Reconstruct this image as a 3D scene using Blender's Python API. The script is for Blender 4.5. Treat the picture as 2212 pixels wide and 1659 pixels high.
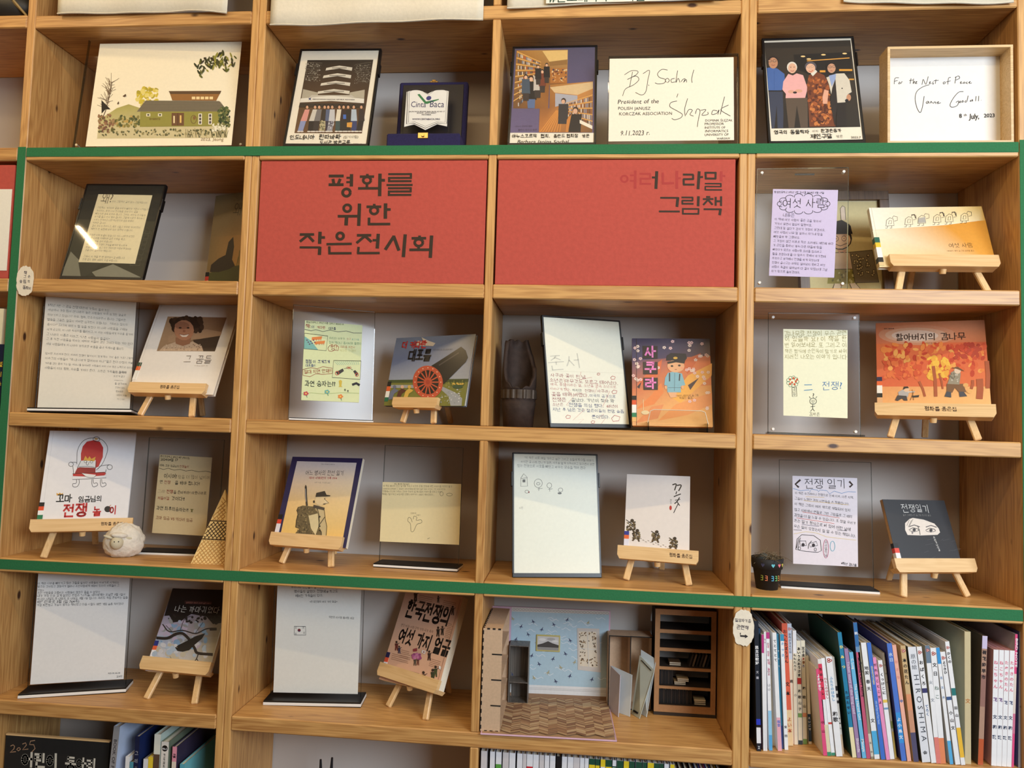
import bpy, bmesh, math, random
import numpy as np
from mathutils import Matrix, Vector

for o in list(bpy.data.objects):
    bpy.data.objects.remove(o)
SC = bpy.context.scene
COL = SC.collection
random.seed(7)

# ------------------------------------------------------------------ camera
cam = bpy.data.cameras.new('camera')
cam.sensor_width = 36.0
cam.lens = 24.829
cam.clip_start = 0.02
cob = bpy.data.objects.new('camera', cam)
COL.objects.link(cob)
cob.matrix_world = Matrix(((0.99573, -0.02437, 0.08909, 0.0),
                           (0.08761, -0.05624, -0.99457, -1.8),
                           (0.02925, 0.99812, -0.05386, 1.55),
                           (0, 0, 0, 1)))
SC.camera = cob

# ------------------------------------------------------------------ world, lamps, exposure
W = bpy.data.worlds.new('room_light')
SC.world = W
W.use_nodes = True
W.node_tree.nodes['Background'].inputs[0].default_value = (1.0, 0.86, 0.68, 1)
W.node_tree.nodes['Background'].inputs[1].default_value = 0.055


def area(name, loc, target, sx, sy, power, col):
    l = bpy.data.lights.new(name, 'AREA')
    l.shape = 'RECTANGLE'
    l.size = sx
    l.size_y = sy
    l.energy = power
    l.color = col
    o = bpy.data.objects.new(name, l)
    COL.objects.link(o)
    o.location = loc
    d = Vector(target) - Vector(loc)
    o.rotation_euler = d.to_track_quat('-Z', 'Y').to_euler()
    return o


# tall window to the right of the photographer, and warm strip lamps under the ceiling
area('daylight_window', (2.5, -3.2, 2.5), (0.0, 0.1, 1.2), 2.0, 1.5, 134, (0.80, 0.90, 1.0))
for i, (x, y, e) in enumerate(((-0.3, -1.15, 8), (1.6, -1.15, 5))):
    area('warm_strip_lamp', (x, y, 3.12), (x, y + 0.5, 1.6), 1.25, 0.035, e, (1.0, 0.72, 0.38))
for (x, y) in ((-2.53, -1.05), (-1.81, -0.56)):
    area('warm_bar_lamp', (x, y, 3.12), (x, y, 0.0), 0.018, 0.15, 4.0, (1.0, 0.72, 0.38)).rotation_euler = (0, 0, 0)
area('warm_ceiling_wash', (-0.8, -2.0, 3.2), (-0.5, 0.0, 1.5), 3.6, 1.0, 25, (1.0, 0.76, 0.45))

SC.view_settings.view_transform = 'Standard'
SC.view_settings.look = 'None'
SC.view_settings.exposure = 0.2
SC.view_settings.gamma = 1.0
SC.view_settings.use_curve_mapping = False


# ------------------------------------------------------------------ helpers
def lin(c):
    out = []
    for v in c[:3]:
        v = v / 255.0
        out.append(v / 12.92 if v <= 0.04045 else ((v + 0.055) / 1.055) ** 2.4)
    return tuple(out)


_MATS = {}


def mat(col, rough=0.6, noise=0.08, scale=30.0, metal=0.0, bump=0.0, spec=0.5, name='surface', stretch=(1, 1, 1)):
    key = (tuple(col), rough, noise, scale, metal, bump, spec, stretch)
    if key in _MATS:
        return _MATS[key]
    m = bpy.data.materials.new(name)
    m.use_nodes = True
    nt = m.node_tree
    b = nt.nodes['Principled BSDF']
    b.inputs['Roughness'].default_value = rough
    b.inputs['Metallic'].default_value = metal
    b.inputs['Specular IOR Level'].default_value = spec
    tc = nt.nodes.new('ShaderNodeTexCoord')
    mp = nt.nodes.new('ShaderNodeMapping')
    mp.inputs['Scale'].default_value = stretch
    nt.links.new(tc.outputs['Object'], mp.inputs['Vector'])
    nz = nt.nodes.new('ShaderNodeTexNoise')
    nz.inputs['Scale'].default_value = scale
    nz.inputs['Detail'].default_value = 4
    nt.links.new(mp.outputs[0], nz.inputs['Vector'])
    mx = nt.nodes.new('ShaderNodeMix')
    mx.data_type = 'RGBA'
    L = lin(col)
    mx.inputs['A'].default_value = tuple(max(0, v * (1 - noise * 1.6)) for v in L) + (1,)
    mx.inputs['B'].default_value = tuple(min(1, v * (1 + noise * 1.6)) for v in L) + (1,)
    nt.links.new(nz.outputs['Fac'], mx.inputs['Factor'])
    nt.links.new(mx.outputs['Result'], b.inputs['Base Color'])
    if bump:
        bp = nt.nodes.new('ShaderNodeBump')
        bp.inputs['Strength'].default_value = bump
        bp.inputs['Distance'].default_value = 0.002
        nt.links.new(nz.outputs['Fac'], bp.inputs['Height'])
        nt.links.new(bp.outputs[0], b.inputs['Normal'])
    _MATS[key] = m
    return m


def print_mat(name, rough, coat=0.0):
    m = bpy.data.materials.new(name)
    m.use_nodes = True
    nt = m.node_tree
    b = nt.nodes['Principled BSDF']
    b.inputs['Roughness'].default_value = rough
    b.inputs['Coat Weight'].default_value = coat
    b.inputs['Coat Roughness'].default_value = 0.18
    at = nt.nodes.new('ShaderNodeAttribute')
    at.attribute_name = 'Col'
    tc = nt.nodes.new('ShaderNodeTexCoord')
    nz = nt.nodes.new('ShaderNodeTexNoise')
    nz.inputs['Scale'].default_value = 120
    nt.links.new(tc.outputs['Object'], nz.inputs['Vector'])
    mr = nt.nodes.new('ShaderNodeMapRange')
    mr.inputs['To Min'].default_value = 0.93
    mr.inputs['To Max'].default_value = 1.07
    nt.links.new(nz.outputs['Fac'], mr.inputs['Value'])
    mx = nt.nodes.new('ShaderNodeMix')
    mx.data_type = 'RGBA'
    mx.blend_type = 'MULTIPLY'
    mx.inputs['Factor'].default_value = 1
    nt.links.new(at.outputs['Color'], mx.inputs['A'])
    nt.links.new(mr.outputs[0], mx.inputs['B'])
    nt.links.new(mx.outputs['Result'], b.inputs['Base Color'])
    return m


P_MATTE = print_mat('printed_paper', 0.75)
P_GLOSS = print_mat('glossy_print', 0.42, 0.35)


def wood(name, axis, light, dark, knots=True, rough=0.45, stave=0.042, seed=0.0, amp=1.0):
    """pine with long fibres along one axis, glued staves of varying tone and dark knots"""
    m = bpy.data.materials.new(name)
    m.use_nodes = True
    nt = m.node_tree
    N = nt.nodes
    Lk = nt.links.new
    b = N['Principled BSDF']
    b.inputs['Roughness'].default_value = rough
    b.inputs['Coat Weight'].default_value = 0.12
    b.inputs['Coat Roughness'].default_value = 0.25
    tc = N.new('ShaderNodeTexCoord')
    oi = N.new('ShaderNodeObjectInfo')
    off = N.new('ShaderNodeVectorMath')
    off.operation = 'SCALE'
    off.inputs[0].default_value = (7.3, 9.1, 11.7)
    Lk(oi.outputs['Random'], off.inputs['Scale'])
    add = N.new('ShaderNodeVectorMath')
    add.operation = 'ADD'
    Lk(tc.outputs['Object'], add.inputs[0])
    Lk(off.outputs[0], add.inputs[1])

    def mapped(along, across):
        mp = N.new('ShaderNodeMapping')
        s = [across] * 3
        s['xyz'.index(axis)] = along
        mp.inputs['Scale'].default_value = s
        Lk(add.outputs[0], mp.inputs['Vector'])
        return mp

    # growth lines
    m1 = mapped(0.9, 9.0)
    n1 = N.new('ShaderNodeTexNoise')
    n1.inputs['Scale'].default_value = 1.6
    n1.inputs['Detail'].default_value = 3
    Lk(m1.outputs[0], n1.inputs['Vector'])
    mul = N.new('ShaderNodeMath')
    mul.operation = 'MULTIPLY'
    mul.inputs[1].default_value = 95.0
    Lk(n1.outputs['Fac'], mul.inputs[0])
    sn = N.new('ShaderNodeMath')
    sn.operation = 'SINE'
    Lk(mul.outputs[0], sn.inputs[0])
    # fine fibre
    m2 = mapped(3.0, 160.0)
    n2 = N.new('ShaderNodeTexNoise')
    n2.inputs['Scale'].default_value = 2.0
    n2.inputs['Detail'].default_value = 4
    Lk(m2.outputs[0], n2.inputs['Vector'])
    # staves: constant tone per strip
    m3 = mapped(0.0, 1.0 / stave)
    vr = N.new('ShaderNodeTexWhiteNoise')
    vr.noise_dimensions = '3D'
    fl = N.new('ShaderNodeVectorMath')
    fl.operation = 'FLOOR'
    Lk(m3.outputs[0], fl.inputs[0])
    Lk(fl.outputs[0], vr.inputs['Vector'])
    # knots
    m4 = mapped(5.0, 11.0)
    vo = N.new('ShaderNodeTexVoronoi')
    vo.inputs['Scale'].default_value = 1.15
    Lk(m4.outputs[0], vo.inputs['Vector'])
    kn = N.new('ShaderNodeMapRange')
    kn.inputs['From Min'].default_value = 0.05
    kn.inputs['From Max'].default_value = 0.095
    kn.inputs['To Min'].default_value = 1.0
    kn.inputs['To Max'].default_value = 0.0
    Lk(vo.outputs['Distance'], kn.inputs['Value'])

    def mr(src, a, bb, lo=0.0, hi=1.0):
        r = N.new('ShaderNodeMapRange')
        r.inputs['From Min'].default_value = lo
        r.inputs['From Max'].default_value = hi
        r.inputs['To Min'].default_value = a
        r.inputs['To Max'].default_value = bb
        Lk(src, r.inputs['Value'])
        return r.outputs[0]

    s1 = mr(sn.outputs[0], 0.0, 0.34 * amp, -1, 1)
    s2 = mr(n2.outputs['Fac'], -0.30 * amp, 0.42 * amp, 0.3, 0.7)
    s3 = mr(vr.outputs['Value'], -0.12 * amp, 0.26 * amp)
    a1 = N.new('ShaderNodeMath')
    Lk(s1, a1.inputs[0])
    Lk(s2, a1.inputs[1])
    a2 = N.new('ShaderNodeMath')
    a2.use_clamp = True
    Lk(a1.outputs[0], a2.inputs[0])
    Lk(s3, a2.inputs[1])
    mx = N.new('ShaderNodeMix')
    mx.data_type = 'RGBA'
    mx.inputs['A'].default_value = lin(light) + (1,)
    mx.inputs['B'].default_value = lin(dark) + (1,)
    Lk(a2.outputs[0], mx.inputs['Factor'])
    out = mx.outputs['Result']
    if knots:
        mk = N.new('ShaderNodeMix')
        mk.data_type = 'RGBA'
        mk.inputs['B'].default_value = lin((72, 40, 20)) + (1,)
        Lk(kn.outputs[0], mk.inputs['Factor'])
        Lk(out, mk.inputs['A'])
        out = mk.outputs['Result']
    Lk(out, b.inputs['Base Color'])
    bp = N.new('ShaderNodeBump')
    bp.inputs['Strength'].default_value = 0.12
    bp.inputs['Distance'].default_value = 0.001
    Lk(n2.outputs['Fac'], bp.inputs['Height'])
    Lk(bp.outputs[0], b.inputs['Normal'])
    return m


PINE_L, PINE_D = (214, 165, 101), (160, 108, 56)
WOOD_X = wood('pine_along_x', 'x', PINE_L, PINE_D)
WOOD_Z = wood('pine_along_z', 'z', PINE_L, PINE_D)
EASEL_X = wood('beech_x', 'x', (233, 196, 142), (205, 158, 100), knots=False, stave=0.2, amp=0.7)
EASEL_Z = wood('beech_z', 'z', (233, 196, 142), (205, 158, 100), knots=False, stave=0.2, amp=0.7)
OAK = wood('oak', 'x', (222, 190, 138), (188, 148, 92), knots=False, stave=0.3, amp=0.8)
MDF = mat((200, 170, 140), 0.8, 0.10, 160, name='fibreboard')
CHAR = mat((26, 20, 16), 0.85, 0.3, 80, name='burnt_edge')
BLACK = mat((16, 16, 18), 0.4, 0.15, 60, name='black_plastic')
WHITE = mat((232, 230, 226), 0.5, 0.03, 40, name='white_plastic')
PAPER = mat((240, 236, 224), 0.85, 0.03, 200, name='white_paper')
PAGES = mat((236, 226, 204), 0.85, 0.12, 500, name='page_edges')
STEEL = mat((200, 198, 190), 0.28, 0.05, 60, metal=1.0, name='steel')


def acrylic(name, tint=(1, 1, 1), refl=1.0, rough=0.03):
    m = bpy.data.materials.new(name)
    m.use_nodes = True
    nt = m.node_tree
    N = nt.nodes
    N.remove(N['Principled BSDF'])
    out = N['Material Output']
    tr = N.new('ShaderNodeBsdfTransparent')
    tr.inputs['Color'].default_value = tint + (1,)
    gl = N.new('ShaderNodeBsdfGlossy')
    gl.inputs['Roughness'].default_value = rough
    lw = N.new('ShaderNodeLayerWeight')
    lw.inputs['Blend'].default_value = 0.5
    pw = N.new('ShaderNodeMath')
    pw.operation = 'POWER'
    pw.inputs[1].default_value = 5.0
    nt.links.new(lw.outputs['Facing'], pw.inputs[0])
    fr = N.new('ShaderNodeMath')
    fr.operation = 'MULTIPLY_ADD'
    fr.inputs[1].default_value = 0.96
    fr.inputs[2].default_value = 0.04
    nt.links.new(pw.outputs[0], fr.inputs[0])
    nz = N.new('ShaderNodeTexNoise')
    nz.inputs['Scale'].default_value = 3.0
    tc = N.new('ShaderNodeTexCoord')
    nt.links.new(tc.outputs['Object'], nz.inputs['Vector'])
    bp = N.new('ShaderNodeBump')
    bp.inputs['Strength'].default_value = 0.05
    bp.inputs['Distance'].default_value = 0.002
    nt.links.new(nz.outputs['Fac'], bp.inputs['Height'])
    nt.links.new(bp.outputs[0], gl.inputs['Normal'])
    ml = N.new('ShaderNodeMath')
    ml.operation = 'MULTIPLY'
    ml.inputs[1].default_value = refl
    nt.links.new(fr.outputs[0], ml.inputs[0])
    mx = N.new('ShaderNodeMixShader')
    nt.links.new(ml.outputs[0], mx.inputs[0])
    nt.links.new(tr.outputs[0], mx.inputs[1])
    nt.links.new(gl.outputs[0], mx.inputs[2])
    nt.links.new(mx.outputs[0], out.inputs['Surface'])
    return m


ACR = acrylic('clear_acrylic', (0.985, 0.988, 0.988))
ACR_SOFT = acrylic('clear_acrylic_worn', (0.985, 0.988, 0.988), 0.55, 0.13)
PANE = acrylic('matte_pane', (0.985, 0.988, 0.988), 0.45, 0.38)
ACR_EDGE = acrylic('acrylic_edge', (0.62, 0.66, 0.66), 3.0)


class MB:
    """collects boxes, tubes, lathes and polygons into one mesh"""

    def __init__(s):
        s.v, s.f, s.m, s.c, s.sm = [], [], [], [], []

    def add(s, vs, fs, mi=0, col=None, M=None, smooth=False):
        n = len(s.v)
        if M is not None:
            vs = [tuple(M @ Vector(p)) for p in vs]
        s.v += [tuple(p) for p in vs]
        for f in fs:
            s.f.append(tuple(i + n for i in f))
            s.m.append(mi)
            s.c.append(col)
            s.sm.append(smooth)
        return s

    def box(s, x0, x1, y0, y1, z0, z1, r=0.0, mi=0, col=None, M=None):
        lo, hi = (x0, y0, z0), (x1, y1, z1)
        if r <= 0:
            vs = [(a, b, c) for a in (x0, x1) for b in (y0, y1) for c in (z0, z1)]
            fs = [(0, 1, 3, 2), (4, 6, 7, 5), (0, 4, 5, 1), (2, 3, 7, 6), (0, 2, 6, 4), (1, 5, 7, 3)]
            return s.add(vs, fs, mi, col, M)
        r = min(r, 0.49 * (x1 - x0), 0.49 * (y1 - y0), 0.49 * (z1 - z0))
        vs, ix = [], {}
        for sx in (0, 1):
            for sy in (0, 1):
                for sz in (0, 1):
                    sg = (sx, sy, sz)
                    for a in range(3):
                        p = []
                        for k in range(3):
                            e = hi[k] if sg[k] else lo[k]
                            if k != a:
                                e += -r if sg[k] else r
                            p.append(e)
                        ix[(sx, sy, sz, a)] = len(vs)
                        vs.append(tuple(p))
        fs = []
        for a in range(3):
            b, c = (a + 1) % 3, (a + 2) % 3
            for sgn in (0, 1):
                q = []
                for (u, w) in ((0, 0), (1, 0), (1, 1), (0, 1)):
                    t = [0, 0, 0]
                    t[a], t[b], t[c] = sgn, u, w
                    q.append(ix[(t[0], t[1], t[2], a)])
                fs.append(tuple(q if sgn else q[::-1]))
            for u in (0, 1):
                for w in (0, 1):
                    t0, t1 = [0, 0, 0], [0, 0, 0]
                    t0[a], t0[b], t0[c] = 0, u, w
                    t1[a], t1[b], t1[c] = 1, u, w
                    q = [ix[(*t0, b)], ix[(*t1, b)], ix[(*t1, c)], ix[(*t0, c)]]
                    fs.append(tuple(q if (u == w) == False else q[::-1]))
        for sx in (0, 1):
            for sy in (0, 1):
                for sz in (0, 1):
                    q = [ix[(sx, sy, sz, a)] for a in range(3)]
                    fs.append(tuple(q if (sx + sy + sz) % 2 else q[::-1]))
        return s.add(vs, fs, mi, col, M)

    def tube(s, p0, p1, r0, r1=None, n=12, mi=0, col=None, caps=True, smooth=True):
        r1 = r0 if r1 is None else r1
        p0, p1 = Vector(p0), Vector(p1)
        d = (p1 - p0).normalized()
        u = d.orthogonal().normalized()
        w = d.cross(u)
        vs = []
        for p, r in ((p0, r0), (p1, r1)):
            for i in range(n):
                a = 2 * math.pi * i / n
                vs.append(p + (u * math.cos(a) + w * math.sin(a)) * r)
        s.add(vs, [(i, (i + 1) % n, n + (i + 1) % n, n + i) for i in range(n)], mi, col, None, smooth)
        if caps:
            s.add(vs[:n], [tuple(range(n))[::-1]], mi, col)
            s.add(vs[n:], [tuple(range(n))], mi, col)
        return s

    def lathe(s, prof, n=32, mi=0, col=None, M=None, smooth=True):
        vs, fs = [], []
        for (r, z) in prof:
            for i in range(n):
                a = 2 * math.pi * i / n
                vs.append((r * math.cos(a), r * math.sin(a), z))
        for k in range(len(prof) - 1):
            for i in range(n):
                j = (i + 1) % n
                fs.append((k * n + i, k * n + j, (k + 1) * n + j, (k + 1) * n + i))
        return s.add(vs, fs, mi, col, M, smooth)

    def prism(s, pts, y0, y1, mi=0, col=None, M=None):
        """outline in x,z extruded from y0 (front) to y1 (back)"""
        n = len(pts)
        vs = [(x, y0, z) for x, z in pts] + [(x, y1, z) for x, z in pts]
        fs = [tuple(range(n)), tuple(range(2 * n - 1, n - 1, -1))]
        fs += [(i, n + i, n + (i + 1) % n, (i + 1) % n) for i in range(n)]
        return s.add(vs, fs, mi, col, M)

    def bar(s, p0, p1, w, t, nrm=(0, -1, 0), r=0.0, mi=0):
        """flat bar from p0 to p1, width w across, thickness t along nrm"""
        p0, p1 = Vector(p0), Vector(p1)
        z = (p1 - p0)
        L = z.length
        z.normalize()
        y = Vector(nrm)
        y = (y - z * y.dot(z)).normalized()
        x = y.cross(z)
        M = Matrix(((x.x, y.x, z.x, p0.x), (x.y, y.y, z.y, p0.y), (x.z, y.z, z.z, p0.z), (0, 0, 0, 1)))
        return s.box(-w / 2, w / 2, -t / 2, t / 2, 0, L, r, mi, None, M)

    def build(s, name, mats, parent=None, smooth=None, centre=False):
        if not isinstance(mats, (list, tuple)):
            mats = [mats]
        me = bpy.data.meshes.new(name)
        v = s.v
        c = None
        if centre:
            a = np.array(v)
            c = (a.min(0) + a.max(0)) / 2
            v = [tuple(p) for p in (a - c)]
        me.from_pydata(v, [], s.f)
        for m in mats:
            me.materials.append(m)
        me.polygons.foreach_set('material_index', s.m)
        me.polygons.foreach_set('use_smooth', [bool(q or smooth) for q in s.sm])
        if any(q is not None for q in s.c):
            at = me.attributes.new('Col', 'FLOAT_COLOR', 'CORNER')
            buf = []
            for f, q in zip(s.f, s.c):
                if q is None:
                    q = (1, 1, 1)
                if isinstance(q[0], (tuple, list)):
                    for e in q:
                        buf += [*e, 1.0]
                else:
                    buf += [*q, 1.0] * len(f)
            at.data.foreach_set('color', buf)
        me.update()
        o = bpy.data.objects.new(name, me)
        COL.objects.link(o)
        if c is not None:
            o.location = tuple(c)
        if parent is not None:
            o.parent = parent
        return o


def tag(o, label, cat, group=None):
    o['label'] = label
    o['category'] = cat
    if group:
        o['group'] = group
    return o


def thing(name, label, cat, M=None, group=None):
    o = bpy.data.objects.new(name, None)
    o.empty_display_size = 0.05
    COL.objects.link(o)
    if M is not None:
        o.matrix_world = M
    return tag(o, label, cat, group)


def struct(o):
    o['kind'] = 'structure'
    return o


# ------------------------------------------------------------------ text glyphs (built-in typeface) and flat print
_REQ = {}          # (char, weight) -> None until made
_ARTS = []


_CIR = [(0.5 + 0.5 * math.cos(k * math.pi / 6), 0.5 + 0.5 * math.sin(k * math.pi / 6)) for k in range(13)]
_TT = [[(0, .8), (1, .8)], [(.6, .8), (.4, .45), (0, 0)], [(.5, .5), (1, 0)]]
_JS = {'ㄱ': [[(0, 1), (1, 1), (.85, 0)]], 'ㄴ': [[(0, 1), (0, 0), (1, 0)]], 'ㄷ': [[(1, 1), (0, 1), (0, 0), (1, 0)]],
       'ㄹ': [[(0, 1), (1, 1), (1, .52), (0, .5), (0, 0), (1, 0)]], 'ㅁ': [[(0, 1), (1, 1), (1, 0), (0, 0), (0, 1)]],
       'ㅂ': [[(0, 1), (0, 0), (1, 0), (1, 1)], [(0, .5), (1, .5)]], 'ㅅ': [[(.5, 1), (.38, .55), (0, 0)], [(.44, .6), (1, 0)]], 'ㅇ': [_CIR],
       'ㅈ': [[(0, 1), (1, 1)], [(.6, 1), (.4, .5), (0, 0)], [(.5, .55), (1, 0)]], 'ㅊ': [[(.36, 1), (.66, 1)]] + _TT,
       'ㅋ': [[(0, 1), (1, 1), (.85, 0)], [(0, .52), (.92, .52)]], 'ㅌ': [[(1, 1), (0, 1), (0, 0), (1, 0)], [(0, .5), (1, .5)]],
       'ㅍ': [[(0, 1), (1, 1)], [(0, 0), (1, 0)], [(.3, 1), (.3, 0)], [(.7, 1), (.7, 0)]],
       'ㅎ': [[(.32, 1), (.68, 1)], [(0, .76), (1, .76)], [(.2 + .6 * x, .58 * y) for x, y in _CIR]]}
_INI = 'ㄱ ㄱㄱ ㄴ ㄷ ㄷㄷ ㄹ ㅁ ㅂ ㅂㅂ ㅅ ㅅㅅ ㅇ ㅈ ㅈㅈ ㅊ ㅋ ㅌ ㅍ ㅎ'.split()
_FIN = ' ㄱ ㄱㄱ ㄱㅅ ㄴ ㄴㅈ ㄴㅎ ㄷ ㄹ ㄹㄱ ㄹㅁ ㄹㅂ ㄹㅅ ㄹㅌ ㄹㅍ ㄹㅎ ㅁ ㅂ ㅂㅅ ㅅ ㅅㅅ ㅇ ㅈ ㅊ ㅋ ㅌ ㅍ ㅎ'.split(' ')
_STEM = {0: ((.70,), (.70, .96), 1), 1: ((.66, .90), (.66, .90), 1), 2: ((.70,), (.70, .96), 2), 3: ((.66, .90), (.66, .90), 2), 4: ((.82,), (.56, .82), 1), 5: ((.74, .92), (.56, .74), 1), 6: ((.82,), (.56, .82), 2), 7: ((.74, .92), (.56, .74), 2), 20: ((.78,), None, 0)}
_HOR = {8: (1, 1), 12: (1, 2), 13: (-1, 1), 17: (-1, 2), 18: (0, 0)}
_MIX = {9: (8, 0), 10: (8, 1), 11: (8, 20), 14: (13, 4), 15: (13, 5), 16: (13, 20), 19: (18, 20)}


def hangul_strokes(ch):
    """a syllable block as pen strokes: initial, vowel, final laid out in one square"""
    c = ord(ch) - 0xAC00
    i, v, f = c // 588, (c % 588) // 28, c % 28
    S = []

    def put(j, x0, x1, y0, y1):
        n = len(j)
        for k, e in enumerate(j):
            a = x0 + (x1 - x0) * k / n + (0.03 if k else 0)
            b = x0 + (x1 - x0) * (k + 1) / n - (0.03 if k < n - 1 else 0)
            for st in _JS[e]:
                S.append([(a + (b - a) * x, y0 + (y1 - y0) * y) for x, y in st])

    def stems(k, y0, y1):
        xs, tk, n = _STEM[k]
        for x in xs:
            S.append([(x, y1), (x, y0)])
        for q in range(n):
            y = y0 + (y1 - y0) * ((.55,) if n == 1 else (.68, .38))[q]
            S.append([(tk[0], y), (tk[1], y)])

    def hor(k, x0, x1, y, r):
        S.append([(x0, y), (x1, y)])
        d, n = _HOR[k]
        for q in range(n):
            x = x0 + (x1 - x0) * ((.5,) if n == 1 else (.33, .67))[q]
            S.append([(x, y), (x, y + d * r)])

    if v in _STEM:
        put(_INI[i], .06, .50, *((.50, .95) if f else (.18, .82)))
        stems(v, .40 if f else 0.0, 1.0)
    elif v in _HOR:
        d = _HOR[v][0]
        if f:
            put(_INI[i], .22, .78, .70, .99)
            hor(v, .03, .97, .44 if d >= 0 else .54, .16)
        else:
            put(_INI[i], .20, .80, .50, .97)
            hor(v, .03, .97, .14 if d >= 0 else .34, .30)
    else:
        h, s = _MIX[v]
        d = _HOR[h][0]
        if f:
            put(_INI[i], .10, .50, .70, .99)
            hor(h, .04, .62, .46 if d >= 0 else .56, .16)
            stems(s, .38, 1.0)
        else:
            put(_INI[i], .10, .50, .50, .95)
            hor(h, .03, .62, .20 if d >= 0 else .34, .24)
            stems(s, 0.0, 1.0)
    if f:
        put(_FIN[f], .20, .86, 0.0, .29)
    return S


def stroke_glyph(ch, wt):
    w = 0.056 + wt * 1.75
    V, T = [], []
    for st in hangul_strokes(ch):
        P = [np.array((.03 + x * .86, -.07 + y * .89)) for x, y in st]
        for a, b in zip(P, P[1:]):
            d = b - a
            d = d / (np.hypot(*d) or 1)
            e = d * w * .42
            n = np.array((-d[1], d[0])) * w / 2
            k = len(V)
            V += [a - e - n, b + e - n, b + e + n, a - e + n]
            T += [(k, k + 1, k + 2), (k, k + 2, k + 3)]
    return np.array(V), np.array(T, dtype=np.int32)


def make_glyphs():
    obs = []
    for (ch, wt) in _REQ:
        if 0xAC00 <= ord(ch) < 0xD7A4:
            continue
        for body in ((ch,) if ord(ch) > 0x2E80 else (ch, ch + ch)):
            c = bpy.data.curves.new('g', 'FONT')
            c.body = body
            c.resolution_u = 2
            c.offset = wt
            o = bpy.data.objects.new('g', c)
            COL.objects.link(o)
            obs.append(((ch, wt), body, o))
    bpy.context.view_layer.update()
    dg = bpy.context.evaluated_depsgraph_get()
    tmp = {}
    for key, body, o in obs:
        ev = o.evaluated_get(dg)
        me = ev.to_mesh()
        me.calc_loop_triangles()
        nv = len(me.vertices)
        v = np.zeros(nv * 3)
        me.vertices.foreach_get('co', v)
        v = v.reshape(-1, 3)[:, :2].copy()
        t = np.zeros(len(me.loop_triangles) * 3, dtype=np.int32)
        me.loop_triangles.foreach_get('vertices', t)
        ev.to_mesh_clear()
        if len(body) == 1:
            tmp[key] = (v, t.reshape(-1, 3))
            if key not in _REQ or _REQ[key] is None:
                o_ = ord(key[0])
                _REQ[key] = 0.92 if 0xAC00 <= o_ < 0xD7B0 else 1.0
        else:
            a = v[:, 0].max() if nv else 0.6
            b = tmp[key][0][:, 0].max() if len(tmp[key][0]) else 0.3
            _REQ[key] = max(0.2, a - b)
    for key, body, o in obs:
        c = o.data
        bpy.data.objects.remove(o)
        bpy.data.curves.remove(c)
    for k in tmp:
        _REQ[k] = (tmp[k][0], tmp[k][1], _REQ[k])
    for k in _REQ:
        if _REQ[k] is None:
            _REQ[k] = (*stroke_glyph(*k), 0.92)


def homography(src, dst):
    A = []
    for (x, y), (u, v) in zip(src, dst):
        A.append([x, y, 1, 0, 0, 0, -u * x, -u * y, -u])
        A.append([0, 0, 0, x, y, 1, -v * x, -v * y, -v])
    return np.linalg.svd(np.array(A, float))[2][-1].reshape(3, 3)


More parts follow.
